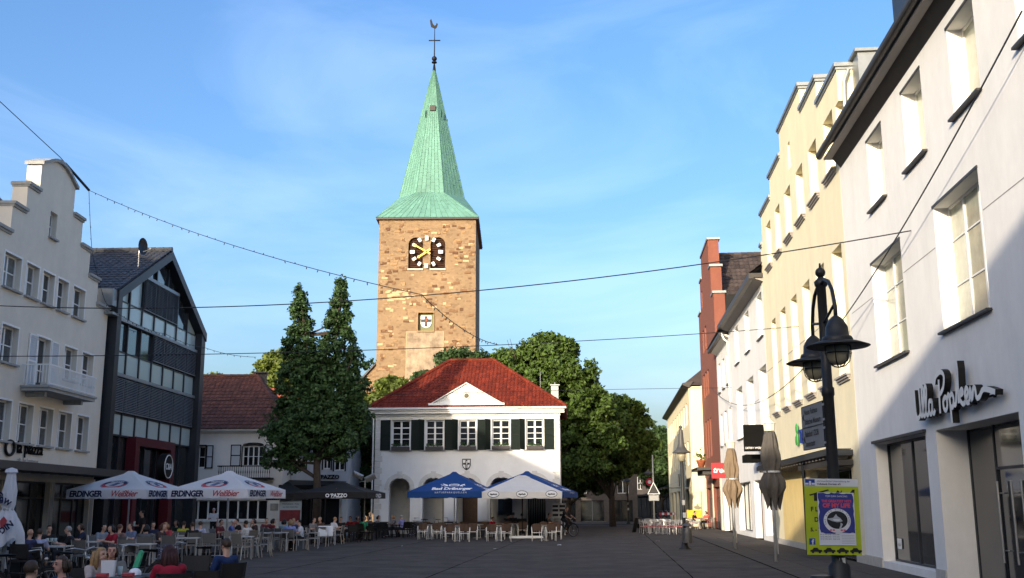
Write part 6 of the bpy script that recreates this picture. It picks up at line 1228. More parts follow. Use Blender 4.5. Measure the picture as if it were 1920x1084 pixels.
# ------------------------------------------------------------------ street lamps, signs, posts
def lantern(parent,x,y,z,r=.43):                              # z = rim of the shade
    h=put(MB().lathe([(.035,.42),(.06,.40),(.10,.36),(.15,.26),(.16,.14),(.19,.13),(.21,.09),(.20,.07),(.30,.05),(r,0.0),(r-.02,-.012),(.17,.0)],n=28,cap=False),'lamp_shade',M_lampblk,parent,(x,y,z),smooth=True)
    put(MB().lathe([(.15,.0),(.155,-.06),(.15,-.14),(.12,-.21),(.06,-.25),(.005,-.26)],n=20),'globe',mat('lamp_glass',(.55,.50,.36),.1,.1,6,spec=.6,trans=.4),h,smooth=True)
    put(MB().lathe([(.13,.02),(.14,-.05),(.11,-.09),(.14,-.07),(.10,-.10)],n=20,cap=False),'inner_reflector',M_lampblk,h)
    b=MB()
    for k in range(6): a=math.pi*2*k/6; b.tube([(.175*math.cos(a)*f,.175*math.sin(a)*f,zz) for f,zz in ((1,.02),(1,-.10),(.86,-.20),(.5,-.27),(.05,-.29))],.008,5)
    b.lathe([(.18,-.09),(.18,-.105)],n=20,cap=False); put(b,'cage',M_lampblk,h); return h
la=thing('street_lamp','tall black street lamp with two caged hanging lanterns, nearest on the right','street lamp',(4.53,15.0,0))
put(MB().lathe([(.20,0),(.20,.55),(.17,.60),(.17,.78),(.15,.80),(.15,.95),(.105,1.0),(.10,1.1),(.085,1.15),(.078,3.3),(.09,3.32),(.09,3.42),(.072,3.44),(.066,4.9),(.09,4.92),(.10,4.98),(.06,5.02),(.04,5.05)],n=16).ball((0,0,5.12),.075,12,8).lathe([(.02,5.18),(.012,5.26)],n=8),'post',M_lampblk,la,smooth=True)
for s in (-1,1):
    dx,dy=-.085*s,-.86*s
    put(MB().tube([(0,0,4.93)]+[(dx*f,dy*f,4.93+zz) for f,zz in ((.3,.03),(.6,-.05),(.85,-.22),(1,-.48),(1,-.66))],.028,8).tube([(0,0,4.36),(dx,dy,4.50)],.02,8),'arm',M_lampblk,la,smooth=True)
    lantern(la,dx,dy,3.90)
put(MB().lathe([(.09,1.02),(.09,1.06)],n=14).box(-.02,.06,-.1,-.085,.95,1.06),'sticker_band',M_trim,la)
bo=thing('bollard','black bollard with flat round cap beside the nearest street lamp','bollard',(4.28,15.0,0)); put(MB().lathe([(.08,0),(.07,.72),(.10,.76)],n=14),'shaft',M_lampblk,bo); put(MB().lathe([(.155,.76),(.165,.79),(.15,.82),(.0,.835)],n=20),'cap',M_lampblk,bo)
def plate(label,z0,z1,lines,arrow):
    t=thing('street_sign',label,'sign',(4.47,15.05,0),R(-90)); M_pl=mat('sign_plate',(.24,.235,.23),.55,.06); h=z1-z0
    put(MB().box(-1.12,-.02,-.012,.012,z0,z1),'plate',M_pl,t); put(MB().box(-1.13,-1.12,-.016,.016,z0-.01,z1+.01).box(-.02,-.01,-.016,.016,z0-.01,z1+.01).box(-1.12,-.02,-.016,.016,z1,z1+.01).box(-1.12,-.02,-.016,.016,z0-.01,z0),'plate_rim',M_steel,t)
    for i,l in enumerate(lines): letters(l,.115,M_steel,t,(-.98,-.016,z1-.125-i*.145),align='LEFT',off=.003)
    put(MB().prism([(-1.09,z0+.15),(-1.01,z0+.20),(-1.01,z0+.10)],-.018,-.013),'arrow',M_steel,t)
    for z in (z0+.05,z1-.05): put(MB().box(-.02,.07,-.02,.02,z-.015,z+.015),'clamp',M_alu,t)
plate('upper grey direction plate with town hall lettering on the nearest lamp post',2.93,3.24,['Neues Rathaus','Jüdisches Museum'],0)
plate('lower grey direction plate with station lettering on the nearest lamp post',2.60,2.91,['Bahnhof / ZOB','Innenstadt'],0)
po=thing('poster_board','yellow green poster board with blue poster stuck over it on the lamp post','poster',(4.40,14.80,0),R(3)); po.rotation_euler=(0,R(.8),R(3))
M_lime=mat('board_lime',(.42,.50,.015),.55,.04,5); M_pp=mat('poster_paper',(.66,.67,.70),.6,.03); M_pnb=mat('poster_blue',(.035,.045,.22),.55,.12,8); M_pk=mat('print_pink',(.60,.07,.12),.6); M_pblk=mat('print_black',(.015,.015,.016),.6); M_lg=mat('print_grey',(.40,.41,.43),.6)
put(MB().box(-.375,.385,0,.02,1.105,2.135),'board',M_lime,po); put(MB().box(-.375,.385,-.004,-.001,2.03,2.135),'board_header',M_pp,po)
put(MB().box(-.365,-.23,-.008,-.005,2.04,2.125),'bank_logo',M_sblue,po); put(MB().box(-.365,-.32,-.011,-.009,2.05,2.075).box(-.275,-.23,-.011,-.009,2.05,2.075).box(-.312,-.283,-.011,-.009,2.045,2.10),'bank_logo_mark',M_pp,po)
letters('mit freundlicher Unterstützung der',.033,M_pblk,po,(-.2,-.008,2.09),align='LEFT',name='header_lettering'); letters('Volksbank Dorsten eG',.036,M_pblk,po,(-.2,-.008,2.05),align='LEFT',off=.001,name='header_lettering')
for x0,z,txt,s_ in ((-.305,1.69,'F L U G',.085),(-.26,1.55,'D A Y S',.085),(-.32,1.42,'5. - 7. Mai',.068),(.29,1.42,'r',.07),(.30,1.15,'le',.06)): letters(txt,s_,M_pblk,po,(x0,-.005,z),align='LEFT',off=.003,name='board_lettering')
put(MB().prism([(-.32,1.915),(-.05,1.99),(-.03,1.975),(-.3,1.90)],-.006,-.001).prism([(-.25,1.83),(-.17,1.83),(-.15,1.93),(-.25,1.925)],-.006,-.001),'aircraft_print',M_pblk,po)
put(MB().prism([(.06,1.94),(.09,1.98),(.12,1.95),(.15,1.98),(.14,1.93)],-.006,-.001),'aircraft_print',M_pblk,po)
put(MB().prism([(.24,1.92),(.30,1.99),(.33,1.99),(.32,1.92)],-.006,-.001),'aircraft_print',M_pblk,po)
put(MB().box(-.345,-.26,-.005,-.001,1.24,1.325),'social_logo',M_sblue,po); letters('f',.095,M_pp,po,(-.297,-.008,1.245),off=.004,name='social_letter')
for i in range(4):
    x=-.335+i*.185; put(MB().prism([(x,1.145),(x+.165,1.145),(x+.165,1.17),(x+.12,1.175),(x+.10,1.20),(x+.05,1.20),(x+.03,1.175),(x,1.168)],-.006,-.001),'car_print',M_pblk,po)
    for dx in (.035,.13): put(MB().prism([(x+dx+.018*math.cos(a),1.143+.018*math.sin(a)) for a in [math.pi*2*k/10 for k in range(10)]],-.008,-.001),'car_wheel_print',M_pblk,po)
put(MB().box(-.205,.310,-.014,-.009,1.235,1.945),'poster_sheet',M_pp,po); b=MB(); sh_=[]
n=44
for i in range(n): 
    t_=i/n; 
    if t_<.3: p=(-.19+.485*t_/.3,1.935)
    elif t_<.5: p=(.295,1.935-.535*(t_-.3)/.2)
    elif t_<.8: p=(.295-.485*(t_-.5)/.3,1.40)
    else: p=(-.19,1.40+.535*(t_-.8)/.2)
    sh_.append((p[0]+random.uniform(-.012,.012),p[1]+random.uniform(-.012,.012)))
put(MB().prism(sh_,-.018,-.015),'poster_field',M_pnb,po)
letters('TOM DIRK DANCING',.032,M_pp,po,(.06,-.021,1.885),name='poster_lettering') ; letters('THE GREATEST HITS',.046,M_pk,po,(.055,-.021,1.815),off=.002,name='poster_title'); letters('OF MY LIFE',.078,M_pk,po,(.055,-.021,1.745),off=.004,name='poster_title')
put(MB().prism([(.055+.19*math.cos(a),1.565+.165*math.sin(a)) for a in [2*math.pi*k/36 for k in range(36)]],-.022,-.019),'emblem_disc',M_pp,po)
put(MB().prism([(.055+.145*math.cos(a),1.575+.12*math.sin(a)) for a in [2*math.pi*k/30 for k in range(30)]],-.025,-.0225),'emblem_field',M_pblk,po)
put(MB().prism([(-.09,1.59),(.0,1.605),(.04,1.655),(.06,1.625),(.10,1.60),(.13,1.56),(.10,1.55),(.05,1.545),(-.02,1.56)],-.028,-.0255).prism([(.10,1.54),(.13,1.52),(.10,1.46),(.07,1.45),(.095,1.50)],-.028,-.0255),'emblem_head',M_lg,po)
put(MB().prism([(-.01,1.585),(.10,1.585),(.08,1.562),(.01,1.565)],-.031,-.0285),'emblem_teeth',M_pp,po)
for i,ch in enumerate('THE BIRD HIGH SCHOOL'): a=R(200-11.6*i); letters(ch,.032,M_pblk,po,(.055+.158*math.cos(a),-.0235,1.57+.133*math.sin(a)),(math.pi/2,-(a-math.pi/2),0),name='emblem_lettering')
for x in (-.04,.0,.11,.15): put(MB().box(x-.015,x+.015,-.027,-.0235,1.43,1.448),'emblem_mark',M_pk,po)
for i,l in enumerate(('FR 25. MAI 2018 · 19.30 UHR','SA 26. MAI 2018 · 19.30 UHR','SO 27. MAI 2018 · 18.00 UHR')): letters(l,.022,M_pblk,po,(-.19,-.016,1.37-i*.03),align='LEFT',name='poster_dates')
for i in range(6): put(MB().box(.11,.29,-.0155,-.0142,1.26+i*.021,1.266+i*.021),'poster_text_line',M_lg,po)
# lamp with litter bin, farther along
l2=thing('street_lamp','grey street lamp with pointed cap and bell shade above a litter bin','street lamp',(6.98,43.7,0))
put(MB().lathe([(.26,0),(.25,.03),(.16,.10),(.13,.22),(.09,.30),(.075,.6),(.07,3.5),(.05,3.52)],n=16),'post',M_lampblk,l2,smooth=True); put(MB().lathe([(.38,3.86),(.36,3.90),(.22,4.0),(.16,4.12),(.12,4.3),(.09,4.75),(.085,4.8),(.03,4.86)],n=20,cap=False).ball((0,0,4.92),.075,10,7),'lamp_shade',mat('lamp_grey',(.07,.068,.066),.5,.1,6),l2,smooth=True)
put(MB().lathe([(.12,3.52),(.17,3.7),(.19,3.86)],n=16),'globe',mat('lamp_glass',(.55,.50,.36),.1),l2,smooth=True); put(MB().box(-.14,.14,-.01,.01,2.5,3.0),'side_plate',M_lampblk,l2,(-.14,0,0),(0,0,R(70)))
put(MB().box(-.05,.09,-.085,-.078,1.25,1.45),'sticker',M_trim,l2); put(MB().box(-.06,.06,-.083,-.076,1.75,1.95),'sticker',M_stonegrey,l2)
lb2=thing('litter_bin','round grey litter bin fixed to the grey lamp post','bin',(7.08,43.52,0)); put(MB().lathe([(.185,.24),(.19,.26),(.19,.82),(.185,.84)],n=18),'drum',mat('bin_steel',(.11,.11,.115),.45,.12,5,metal=.4),lb2,smooth=True); put(MB().lathe([(.19,.90),(.19,.94),(.12,1.02),(.02,1.04)],n=18).tube([(-.16,0,.84),(-.16,0,.92)],.012).tube([(.16,0,.84),(.16,0,.92)],.012),'hood',mat('bin_steel',(.11,.11,.115)),lb2,smooth=True)
sp=thing('traffic_sign','tall pole carrying a triangular sign seen from behind and a lamp head','sign',(10.05,76,0)); put(MB().tube([(0,0,0),(0,0,5.25)],[.07,.05],10),'pole',mat('galvanised',(.20,.21,.21),.45,.1,4,metal=.5),sp,smooth=True)
put(MB().prism([(-.42,2.5),(.42,2.5),(0,3.3)],-.1,-.08),'triangle',M_eave,sp); b=MB()
for p,q in (((-.42,2.5),(.42,2.5)),((.42,2.5),(0,3.3)),((0,3.3),(-.42,2.5))): b.tube([(p[0],-.09,p[1]),(q[0],-.09,q[1])],.028,6)
put(b,'triangle_rim',M_trim,sp); put(MB().box(-.36,.36,-.1,-.08,2.02,2.42),'sign_plate',M_bandgrey,sp); put(MB().box(-.32,.32,-.115,-.101,2.06,2.38),'plate_field',M_stonegrey,sp)
put(MB().lathe([(.02,4.25),(.10,4.1),(.34,3.95),(.30,3.93),(.14,3.8)],(-.35,0,0),16),'lamp_head',M_lampblk,sp); put(MB().tube([(0,0,4.2),(-.35,0,4.25)],.02),'lamp_arm',M_lampblk,sp)
rd_=thing('round_sign','small red round shop sign glowing in the shade of the far street','sign',(15.3,119,0)); put(MB().tube([(0,0,0),(0,0,4.6)],.06,8),'pole',M_lampblk,rd_); put(MB().prism([(.0+.42*math.cos(2*math.pi*k/20),4.2+.42*math.sin(2*math.pi*k/20)) for k in range(20)],-.12,-.06),'disc',mat('sign_crimson',(.55,.01,.05),.4),rd_); put(MB().prism([(.0+.2*math.cos(2*math.pi*k/20),4.2+.2*math.sin(2*math.pi*k/20)) for k in range(20)],-.14,-.121),'disc_centre',M_pw,rd_)
bb=thing('barrier_board','low red and white barrier boards standing in the far street','barrier',(15.6,108,0)); put(MB().box(-.8,.8,-.03,.03,.7,.95).box(-.7,-.64,-.03,.03,0,.7).box(.64,.7,-.03,.03,0,.7),'board',M_pred,bb)
for x in (-.55,.0,.5): put(MB().box(x,x+.22,-.04,-.031,.71,.94),'stripe',M_pw,bb)
ab=thing('advertising_board','upright advertising board with dark red picture beside the terrace','board',(-12.0,57.6,0)); put(MB().box(-.6,.6,0,.06,.25,2.1),'board',mat('board_grey',(.33,.37,.38),.6),ab); put(MB().box(-.55,.55,-.012,-.002,.95,1.55),'picture',mat('board_red',(.16,.015,.02),.6,.5,4),ab)
letters('Wochenkarte · Pizza',.11,M_black,ab,(0,-.01,1.84)); letters('aus dem Steinofen',.11,M_black,ab,(0,-.01,1.68)); [put(MB().box(x,x+.06,-.02,.08,0,.25),'foot',M_steel,ab) for x in (-.5,.44)]
af=thing('chalk_board','dark folding chalk board on the asphalt left of the metal bistro chairs','board',(8.15,69.5,0),R(60)); put(MB().obox(Matrix.Translation((0,-.22,.47))@Matrix.Rotation(R(-14),4,'X'),.6,.03,.95),'front_panel',M_black,af); put(MB().obox(Matrix.Translation((0,.22,.47))@Matrix.Rotation(R(14),4,'X'),.6,.03,.95),'rear_panel',M_black,af)
yb=thing('menu_board','yellow menu board standing before the pale yellow house','board',(13.35,78.6,0)); put(MB().box(-.55,.55,0,.05,.75,1.35),'panel',mat('board_yellow',(.65,.42,.03),.6,.2,6),yb); [put(MB().box(x,x+.05,-.02,.07,0,.75),'foot',M_wood,yb) for x in (-.5,.45)]
nr=thing('news_rack','white rack of dark framed notices at the right corner of the hall','board',(2.75,63.9,0)); put(MB().box(-.42,.42,0,.06,.95,1.85).box(-.38,-.33,0,.05,0,.95).box(.33,.38,0,.05,0,.95),'panel',M_trim,nr)
for z in (1.1,1.38,1.62):
    for x in (-.38,.04): put(MB().box(x,x+.34,-.012,-.002,z,z+.14),'notice',M_steel,nr)
b=MB()
# ------------------------------------------------------------------ cables and fairy lights
def cable(label,a,b_,sag,r_=.014,bulbs=0,name='cable',n=40,group=None,seg=None):
    if not seg: a,b_=Vector(a),Vector(b_)
    P=seg or [a.lerp(b_,i/n)-Vector((0,0,4*sag*(i/n)*(1-i/n))) for i in range(n+1)]
    P=[Vector(p) for p in P]; o=tag(put(MB().tube(P,r_,5),name,M_wire),label,'cable' if not bulbs else 'fairy lights',group)
    if bulbs:
        q=MB(); acc=0
        for p0,p1 in zip(P,P[1:]):
            L_=(p1-p0).length; t=bulbs-acc
            while t<L_:
                p=p0.lerp(p1,t/L_); an=random.uniform(0,6.28); d=Vector((math.cos(an)*.035,math.sin(an)*.035,-.09*random.choice((1,1,-.5)))); q.tube([p,p+d*.6,p+d],[.012,.02,.008],5); t+=bulbs
            acc=(acc+L_)%bulbs
        tag(put(q,'bulbs',M_bulb,o),kind='stuff')
    return o
cable('upper black cable across the square from the beige house to the white shop house',(-17.72,33.5,8.26),(9.99,25.32,8.47),.78,.016)
cable('lower black cable across the square from the beige house to the cream house',(-17.7,33.5,6.55),(11.4,41.07,8.7),.30,.014)
cable('thin far cable passing before the tower to the white house',(-17.0,56.8,7.36),(13.65,65.07,8.88),-.1,.013)
cable('sagging black cable running along the right row past the lamp',(8.81,16.69,10.1),(14.06,73.65,9.8),3.44,.018,n=60)
def span(pts,k=14,sag=.15):
    out=[]
    for p,q in zip(pts,pts[1:]):
        p,q=Vector(p),Vector(q)
        for i in range(k): t=i/k; out.append(p.lerp(q,t)-Vector((0,0,4*sag*t*(1-t))))
    return out+[Vector(pts[-1])]
cable('fairy light string from the gable down to the crossing with the upper cable',0,0,0,.012,.62,'fairy_lights',seg=span([(-17.9,42.5,14.9),(-2.53,29.01,7.62)],30,.35),group='fairy light strings')
cable('fairy light string sloping from the upper cable to the lower cable before the tower',0,0,0,.012,.4,'fairy_lights',seg=span([(-2.53,29.01,7.60),(-.49,37.96,7.53)],24,.25),group='fairy light strings')
cable('fairy light string hanging straight down the beige gable and over the glass gable house',0,0,0,.012,.5,'fairy_lights',seg=span([(-17.9,42.5,14.9),(-17.85,43.2,12.4),(-17.45,44.0,10.4),(-17.2,45.3,10.0),(-17.1,51,10.1),(-16.9,56.8,10.3),(-13.59,55,9.5)],12,.12),group='fairy light strings')
tag(put(MB().tube([(-17.9,42.5,14.9),(-18.15,40.6,15.45)],.055,8),'cable_connector',M_wire),'black cable connector where the fairy light strings meet beside the gable','connector')
cable('double black cable rising from the connector beyond the left edge',0,0,0,.016,0,'cable',seg=[(-17.9,42.5,14.9),(-18.1,40.0,15.5),(-19.4,35.0,17.0),(-17.5,22,18.0),(-17.3,12,16.5),(-17.6,8.0,10.1)])
# ------------------------------------------------------------------ who sits where: gx() is the x of a spot at distance y
def spot(px, y): return (px-960)*y/2012.0
def seat(px,y,rz,kind,label,pose,shirt,trousers=(.02,.022,.03),hair=('brown','short'),skin=0,sc=.94,face=False,clabel=None,group='chairs with guests'):
    x=spot(px,y); a=R(rz); fx,fy=math.sin(a),-math.cos(a)
    p=person(label,x,y,rz,pose,shirt,trousers,hair,skin,sc,0.0,face)
    chair(kind,clabel or ('chair under the '+' '.join(label.split()[:13])),x-fx*.03,y-fy*.03,rz,group); return p
def ch(kind,px,y,rz,label,group): return chair(kind,label,spot(px,y),y,rz,group)
def tb(kind,px,y,label,group,rz=0): return table(kind,label,spot(px,y),y,group,rz)
DK=(.012,.012,.014); NAVY=(.012,.016,.045); GRN=(.02,.13,.015); RED=(.30,.010,.03); BLU=(.010,.030,.105); GREY=(.16,.16,.155); WHT=(.62,.63,.66); LAV=(.30,.31,.60)
# foreground table
seat(62,12.4,168,'dark','person in green tee seen from behind, lowest at the left edge','sit_lap',GRN,hair=('brown','short'),sc=.91,clabel='dark chair under the person in green at the left edge')
seat(118,13.8,-38,'dark','dark haired woman in navy top looking left, foreground','sit_lap',NAVY,hair=('brown','bob'),sc=.90,face=True,skin=2,clabel='dark chair under the woman in navy in the foreground')
seat(182,16.6,62,'dark','long haired blonde woman in pale top looking right, foreground table','sit_table',(.45,.38,.36),hair=('blond','long'),sc=.90,face=True,clabel='dark chair under the blonde woman at the foreground table')
seat(210,17.3,22,'dark','smiling woman in grey shirt with tied brown hair at the foreground table','sit_table',GREY,hair=('brown','bob'),sc=.92,face=True,skin=2,clabel='dark chair under the woman in grey at the foreground table')
seat(322,15.6,-150,'dark','woman in red lace top with long dark red hair seen from behind','sit_chin',RED,hair=('red','long'),sc=.95,clabel='dark chair under the woman in red lace')
seat(418,18.2,-128,'dark','man in blue polo shirt with short brown hair, foreground right','sit_back',BLU,hair=('brown','short'),sc=.96,face=True,clabel='dark chair under the man in the blue polo shirt')
for i,(px,y,rz,l) in enumerate(((268,14.2,150,'empty dark chair left of the woman in red lace'),(352,14.6,165,'empty dark chair right of the woman in red lace'),(398,16.2,172,'empty dark chair before the man in the blue polo shirt'),(25,14.6,120,'empty dark chair behind the person in green'),(152,14.0,178,'empty dark chair below the blonde woman'),(372,20.5,20,'empty dark chair behind the woman in red lace'))): ch('dark',px,y,rz,l,'dark foreground chairs')
t0=tb('dark',232,16.6,'dark square table of the foreground guests, left half','foreground tables'); tb('dark',296,16.9,'dark square table of the foreground guests, right half','foreground tables'); tb('dark',90,15.4,'dark square table before the woman in navy','foreground tables')
def on_table(name,label,cat,px,y,mb,m,smooth=False): return tag(put(mb,name,m,None,(spot(px,y),y,.746),smooth=smooth),label,cat)
on_table('menu_holder','white printed paper holder standing on the foreground table','menu holder',206,16.5,MB().add([(-.09,-.04,0),(.09,-.04,0),(.09,.04,0),(-.09,.04,0),(-.11,-.03,.24),(.11,-.03,.24),(.11,.03,.24),(-.11,.03,.24)],[(0,1,5,4),(1,2,6,5),(2,3,7,6),(3,0,4,7),(0,3,2,1)]),M_pp)
on_table('red_box','small red box on the foreground table by the blonde woman','box',196,16.3,MB().bevbox(-.08,.08,-.05,.05,0,.06,.01),M_pred); on_table('red_box','small red box on the foreground table by the woman in red','box',244,16.4,MB().bevbox(-.08,.08,-.05,.05,0,.06,.01),M_pred)
on_table('cap','white and blue rounded cap lying on the foreground table','cap',256,16.8,MB().ball((0,0,.02),(.10,.10,.09),14,8).add([(-.09,-.08,.02),(.09,-.08,.02),(.07,-.19,.01),(-.07,-.19,.01)],[(0,1,2,3)]),M_pw,True)
on_table('drinking_glass','clear beer glass on the foreground table by the red boxes','glass',228,16.7,MB().lathe([(.03,0),(.035,.02),(.04,.14),(.038,.14)],n=12),M_frost,True)
for i,(px,y) in enumerate(((88,29.0),(96,29.2),(103,29.1))): tag(put(MB().lathe([(.03,0),(.005,.01),(.005,.09),(.04,.13),(.045,.2),(.04,.21)],n=10),'wine_glass',M_frost,None,(spot(px,y),y,.745),smooth=True),('left','middle','right')[i]+' stemmed glass on the table beside the man in striped shirt','glass','stemmed glasses on the left table')
# bicycles between the tables
bicycle('bicycle with bright handlebar among the left terrace tables',spot(145,20.2),20.2,-35); bicycle('bicycle with patterned panniers behind the blonde woman',spot(258,21.2),21.2,172,basket=mat('pannier_print',(.10,.11,.17),.8,.9,28)); bicycle('bicycle behind the woman in red lace',spot(362,22.4),22.4,200); bicycle('dark bicycle at the far left below the folded white parasol',spot(40,19.5),19.5,20)
tag(put(MB().prism([(-.06,.62),(.03,.62),(.10,.88),(.06,.92),(.0,.82)],-.05,.05),'green_bag',mat('mint_cloth',(.06,.40,.22),.8,.1,8),None,(spot(259,19.4),19.4,.1)),'mint green bag hanging by the bicycle behind the woman in grey','bag')
# left part of the terrace
seat(50,27.6,170,'dark','bald man in dark blue shirt seen from behind beside the folded white parasol','sit_table',(.03,.035,.09),hair=None,skin=1)
seat(70,27.9,-175,'dark','man in pale striped shirt seen from behind beside the folded white parasol','sit_table',(.34,.36,.50),hair=('brown','short'))
seat(133,31.2,-78,'dark','grey haired man in black facing left at the table of glasses','sit_table',DK,hair=('grey','short'))
seat(188,35.0,60,'grey','man in pale denim shirt and cap leaning over the left table','sit_table',(.20,.24,.30),hair=('black','short'))
seat(212,33.2,-40,'grey','dark haired woman in red top left of the left parasol pole','sit_table',RED,hair=('black','bob'))
seat(226,34.4,150,'grey','person in patterned brown top beside the woman in red','sit_back',(.20,.12,.10),hair=('auburn','short'))
person('waitress in black carrying a tray before the red portal',spot(263,40.5),40.5,-60,'stand',DK,DK,('black','short'),0,.97)
tr=thing('tray','round tray with a glass held by the waitress in black','tray',(spot(249,40.2),40.2,1.03)); put(MB().lathe([(.20,0),(.21,.02)],n=18),'tray_plate',M_steel,tr); put(MB().lathe([(.03,.02),(.04,.2)],n=10),'glass',M_frost,tr)
seat(272,33.4,-165,'grey','dark haired person in black and white striped jacket seen from behind','sit_table',(.10,.10,.105),hair=('black','bob'))
seat(298,36.0,80,'grey','auburn haired woman in dark top looking right','sit_table',(.05,.03,.03),hair=('auburn','bob'))
seat(311,37.6,-15,'grey','woman in red and white top facing the camera before the red portal','sit_table',(.38,.05,.06),hair=('blond','bob'),skin=2)
seat(342,40.5,170,'grey','person in bright yellow shirt seen from behind','sit_lap',(.42,.42,.03),hair=('brown','short'))
seat(357,38.4,-140,'grey','person in black jacket next to the yellow shirt','sit_back',DK,hair=('brown','short'))
seat(376,40.2,160,'grey','person in white and blue blouse beside the left parasol pole','sit_back',(.40,.43,.60),hair=('brown','short'))
person('white haired person in white apron standing before the white house windows',spot(397,59.5),59.5,10,'stand',WHT,DK,('white','short'),2,.98)
seat(430,45.5,100,'grey','white haired person in blue shirt right of the right parasol pole','sit_table',(.10,.16,.42),hair=('white','short'),skin=2)
seat(463,41.5,-120,'grey','dark haired person in white jacket leaning at the grey terrace table','sit_chin',WHT,hair=('black','short'),skin=1)
seat(478,47.5,-60,'grey','person in dark brown jacket at the middle of the terrace','sit_chin',(.06,.035,.03),hair=('brown','bob'))
seat(510,47.0,120,'grey','person in dark red top before the notice board','sit_lap',(.16,.012,.02),hair=('black','bob'))
seat(528,45.2,150,'grey','black haired person in pale teal top at the terrace edge','sit_table',(.16,.25,.26),hair=('black','bob'))
seat(541,43.6,178,'grey','blonde person in lavender blue shirt seen from behind at the terrace edge','sit_table',(.24,.30,.62),hair=('blond','bob'))
seat(563,44.0,-72,'grey','dark haired man in white shirt with dark trousers facing left at the terrace edge','sit_table',(.66,.67,.72),(.015,.016,.022),hair=('black','short'))
seat(548,48.5,10,'grey','man in dark shirt with straw hat facing the camera','sit_table',(.03,.04,.09),hair=('blond','short'),skin=1)
for a in ((246,36.8,-30,'person in pale blue shirt half hidden left of the waitress','sit_table',(.16,.20,.30),('brown','short')),(286,39.2,40,'person in navy sweater between waitress and auburn haired woman','sit_back',NAVY,('black','short')),(330,43.5,-20,'person in dark green top at the glass house front','sit_table',(.02,.05,.03),('brown','bob')),(408,44.6,70,'person in dark red shirt between the two parasol poles','sit_table',(.14,.02,.03),('black','short')),
  (447,47.8,-70,'person in black shirt before the right end of the white windows','sit_chin',DK,('black','short')),(497,49.6,15,'person in maroon shirt facing the camera before the menu board','sit_table',(.12,.02,.03),('brown','short')),(155,35.6,-60,'person in dark blue top behind the grey haired man','sit_table',(.02,.03,.07),('brown','bob')),(88,33.0,40,'person in black at the rear of the left terrace','sit_table',DK,('black','short')),(600,53.0,-30,'person in brown shirt left of the black parasol tables','sit_table',(.10,.06,.04),('grey','short'))):
    seat(a[0],a[1],a[2],'grey',a[3],a[4],a[5],hair=a[6])
# grey terrace furniture
G='grey terrace chairs'; TG='grey terrace tables'
for px,y,rz,l in ((474,37.9,-88,'empty grey chair with white cushion at the terrace edge, facing left'),(494,38.8,-84,'empty grey chair behind the first one at the terrace edge'),(432,40.2,15,'empty grey chair at the far side of the first grey table'),(452,36.6,150,'empty grey chair with its back to the square near the first grey table'),
    (585,45.6,95,'empty grey chair right of the man in the white shirt'),(602,47.8,175,'empty grey chair with folded white blankets at the terrace edge'),(631,50.8,-95,'empty grey chair at the right end of the grey terrace'),(508,44.5,165,'empty grey chair left of the lavender shirt'),(322,35.2,170,'empty grey chair before the red portal'),(395,38.0,175,'large empty grey chair between the parasol poles'),(240,31.0,-170,'empty grey chair before the woman in red'),(160,30.4,160,'empty grey chair at the table of glasses')): ch('grey',px,y,rz,l,G)
for px,y,l in ((452,37.6,'pale grey table at the near edge of the terrace'),(520,43.0,'pale grey table beside the lavender shirt'),(612,49.6,'pale grey table at the right end of the terrace'),(552,45.4,'pale grey table before the man in the white shirt'),(490,42.5,'pale grey table behind the grey chairs'),(350,36.2,'pale grey table before the yellow shirt'),(262,30.6,'pale grey table before the left parasol pole'),(165,32.8,'pale grey table right of the grey haired man'),(102,29.2,'pale grey table with stemmed glasses'),(442,43.6,'pale grey table at the right parasol pole'),(330,39.0,'pale grey table beside the red and white top'),(215,36.2,'pale grey table behind the woman in red')): tb('grey',px,y,l,TG,8)
for x,y,l in ((spot(606,47.9),48.12,'left white folded blanket over the grey chair back'),(spot(618,48.3),48.3,'right white folded blanket hanging beside the grey chair')):
    tag(put(MB().box(-.2,.2,-.03,.03,.45,.90).bevbox(-.18,.18,-.045,-.031,.5,.88,.01),'blanket',M_pw,None,(x,y-.55,0)),l,'blanket','white blankets')
# tables of the black parasol
K='black chairs under the black parasol'; 
seat(583,50.6,60,'black','dark haired person in grey shirt before the ginkgo trunk','sit_table',(.20,.19,.19),hair=('black','short'))
seat(622,52.4,130,'black','blonde person in white tee seen from behind at the black parasol','sit_table',WHT,hair=('blond','short'))
seat(637,53.4,12,'black','woman in black tank top facing the camera at the black parasol','sit_lap',DK,hair=('brown','short'),skin=0)
seat(656,56.2,-20,'black','person in red top behind the woman in the black tank top','sit_table',(.30,.02,.03),hair=('brown','short'))
seat(668,57.4,20,'black','person in dark red top in the second row of the black parasol','sit_table',(.22,.02,.03),hair=('black','bob'))
seat(679,55.2,152,'black','man in mint green tee seen from behind','sit_table',(.04,.36,.20),(.30,.28,.25),hair=('grey','short'))
seat(691,58.2,-40,'black','person with curly dark hair in patterned top right of the mint tee','sit_table',(.12,.09,.09),hair=('black','bob'))
seat(704,59.6,80,'black','woman with dark bob in striped top facing right beside the hall corner','sit_table',(.20,.19,.18),hair=('black','bob'))
seat(738,61.4,-80,'black','fair haired person in patterned dress facing left before the first arch','sit_table',(.20,.17,.17),hair=('blond','bob'))
seat(753,60.6,-125,'black','man in lavender shirt seen from behind before the first arch','sit_table',LAV,hair=('grey','short'))
for px,y,rz,l in ((663,53.0,170,'empty black chair left of the mint tee'),(693,55.4,160,'empty black chair right of the mint tee'),(722,60.0,150,'empty black chair between striped top and patterned dress'),(767,61.0,160,'empty black chair right of the lavender shirt'),(712,58.6,185,'empty black chair before the woman with dark bob')): ch('black',px,y,rz,l,K)
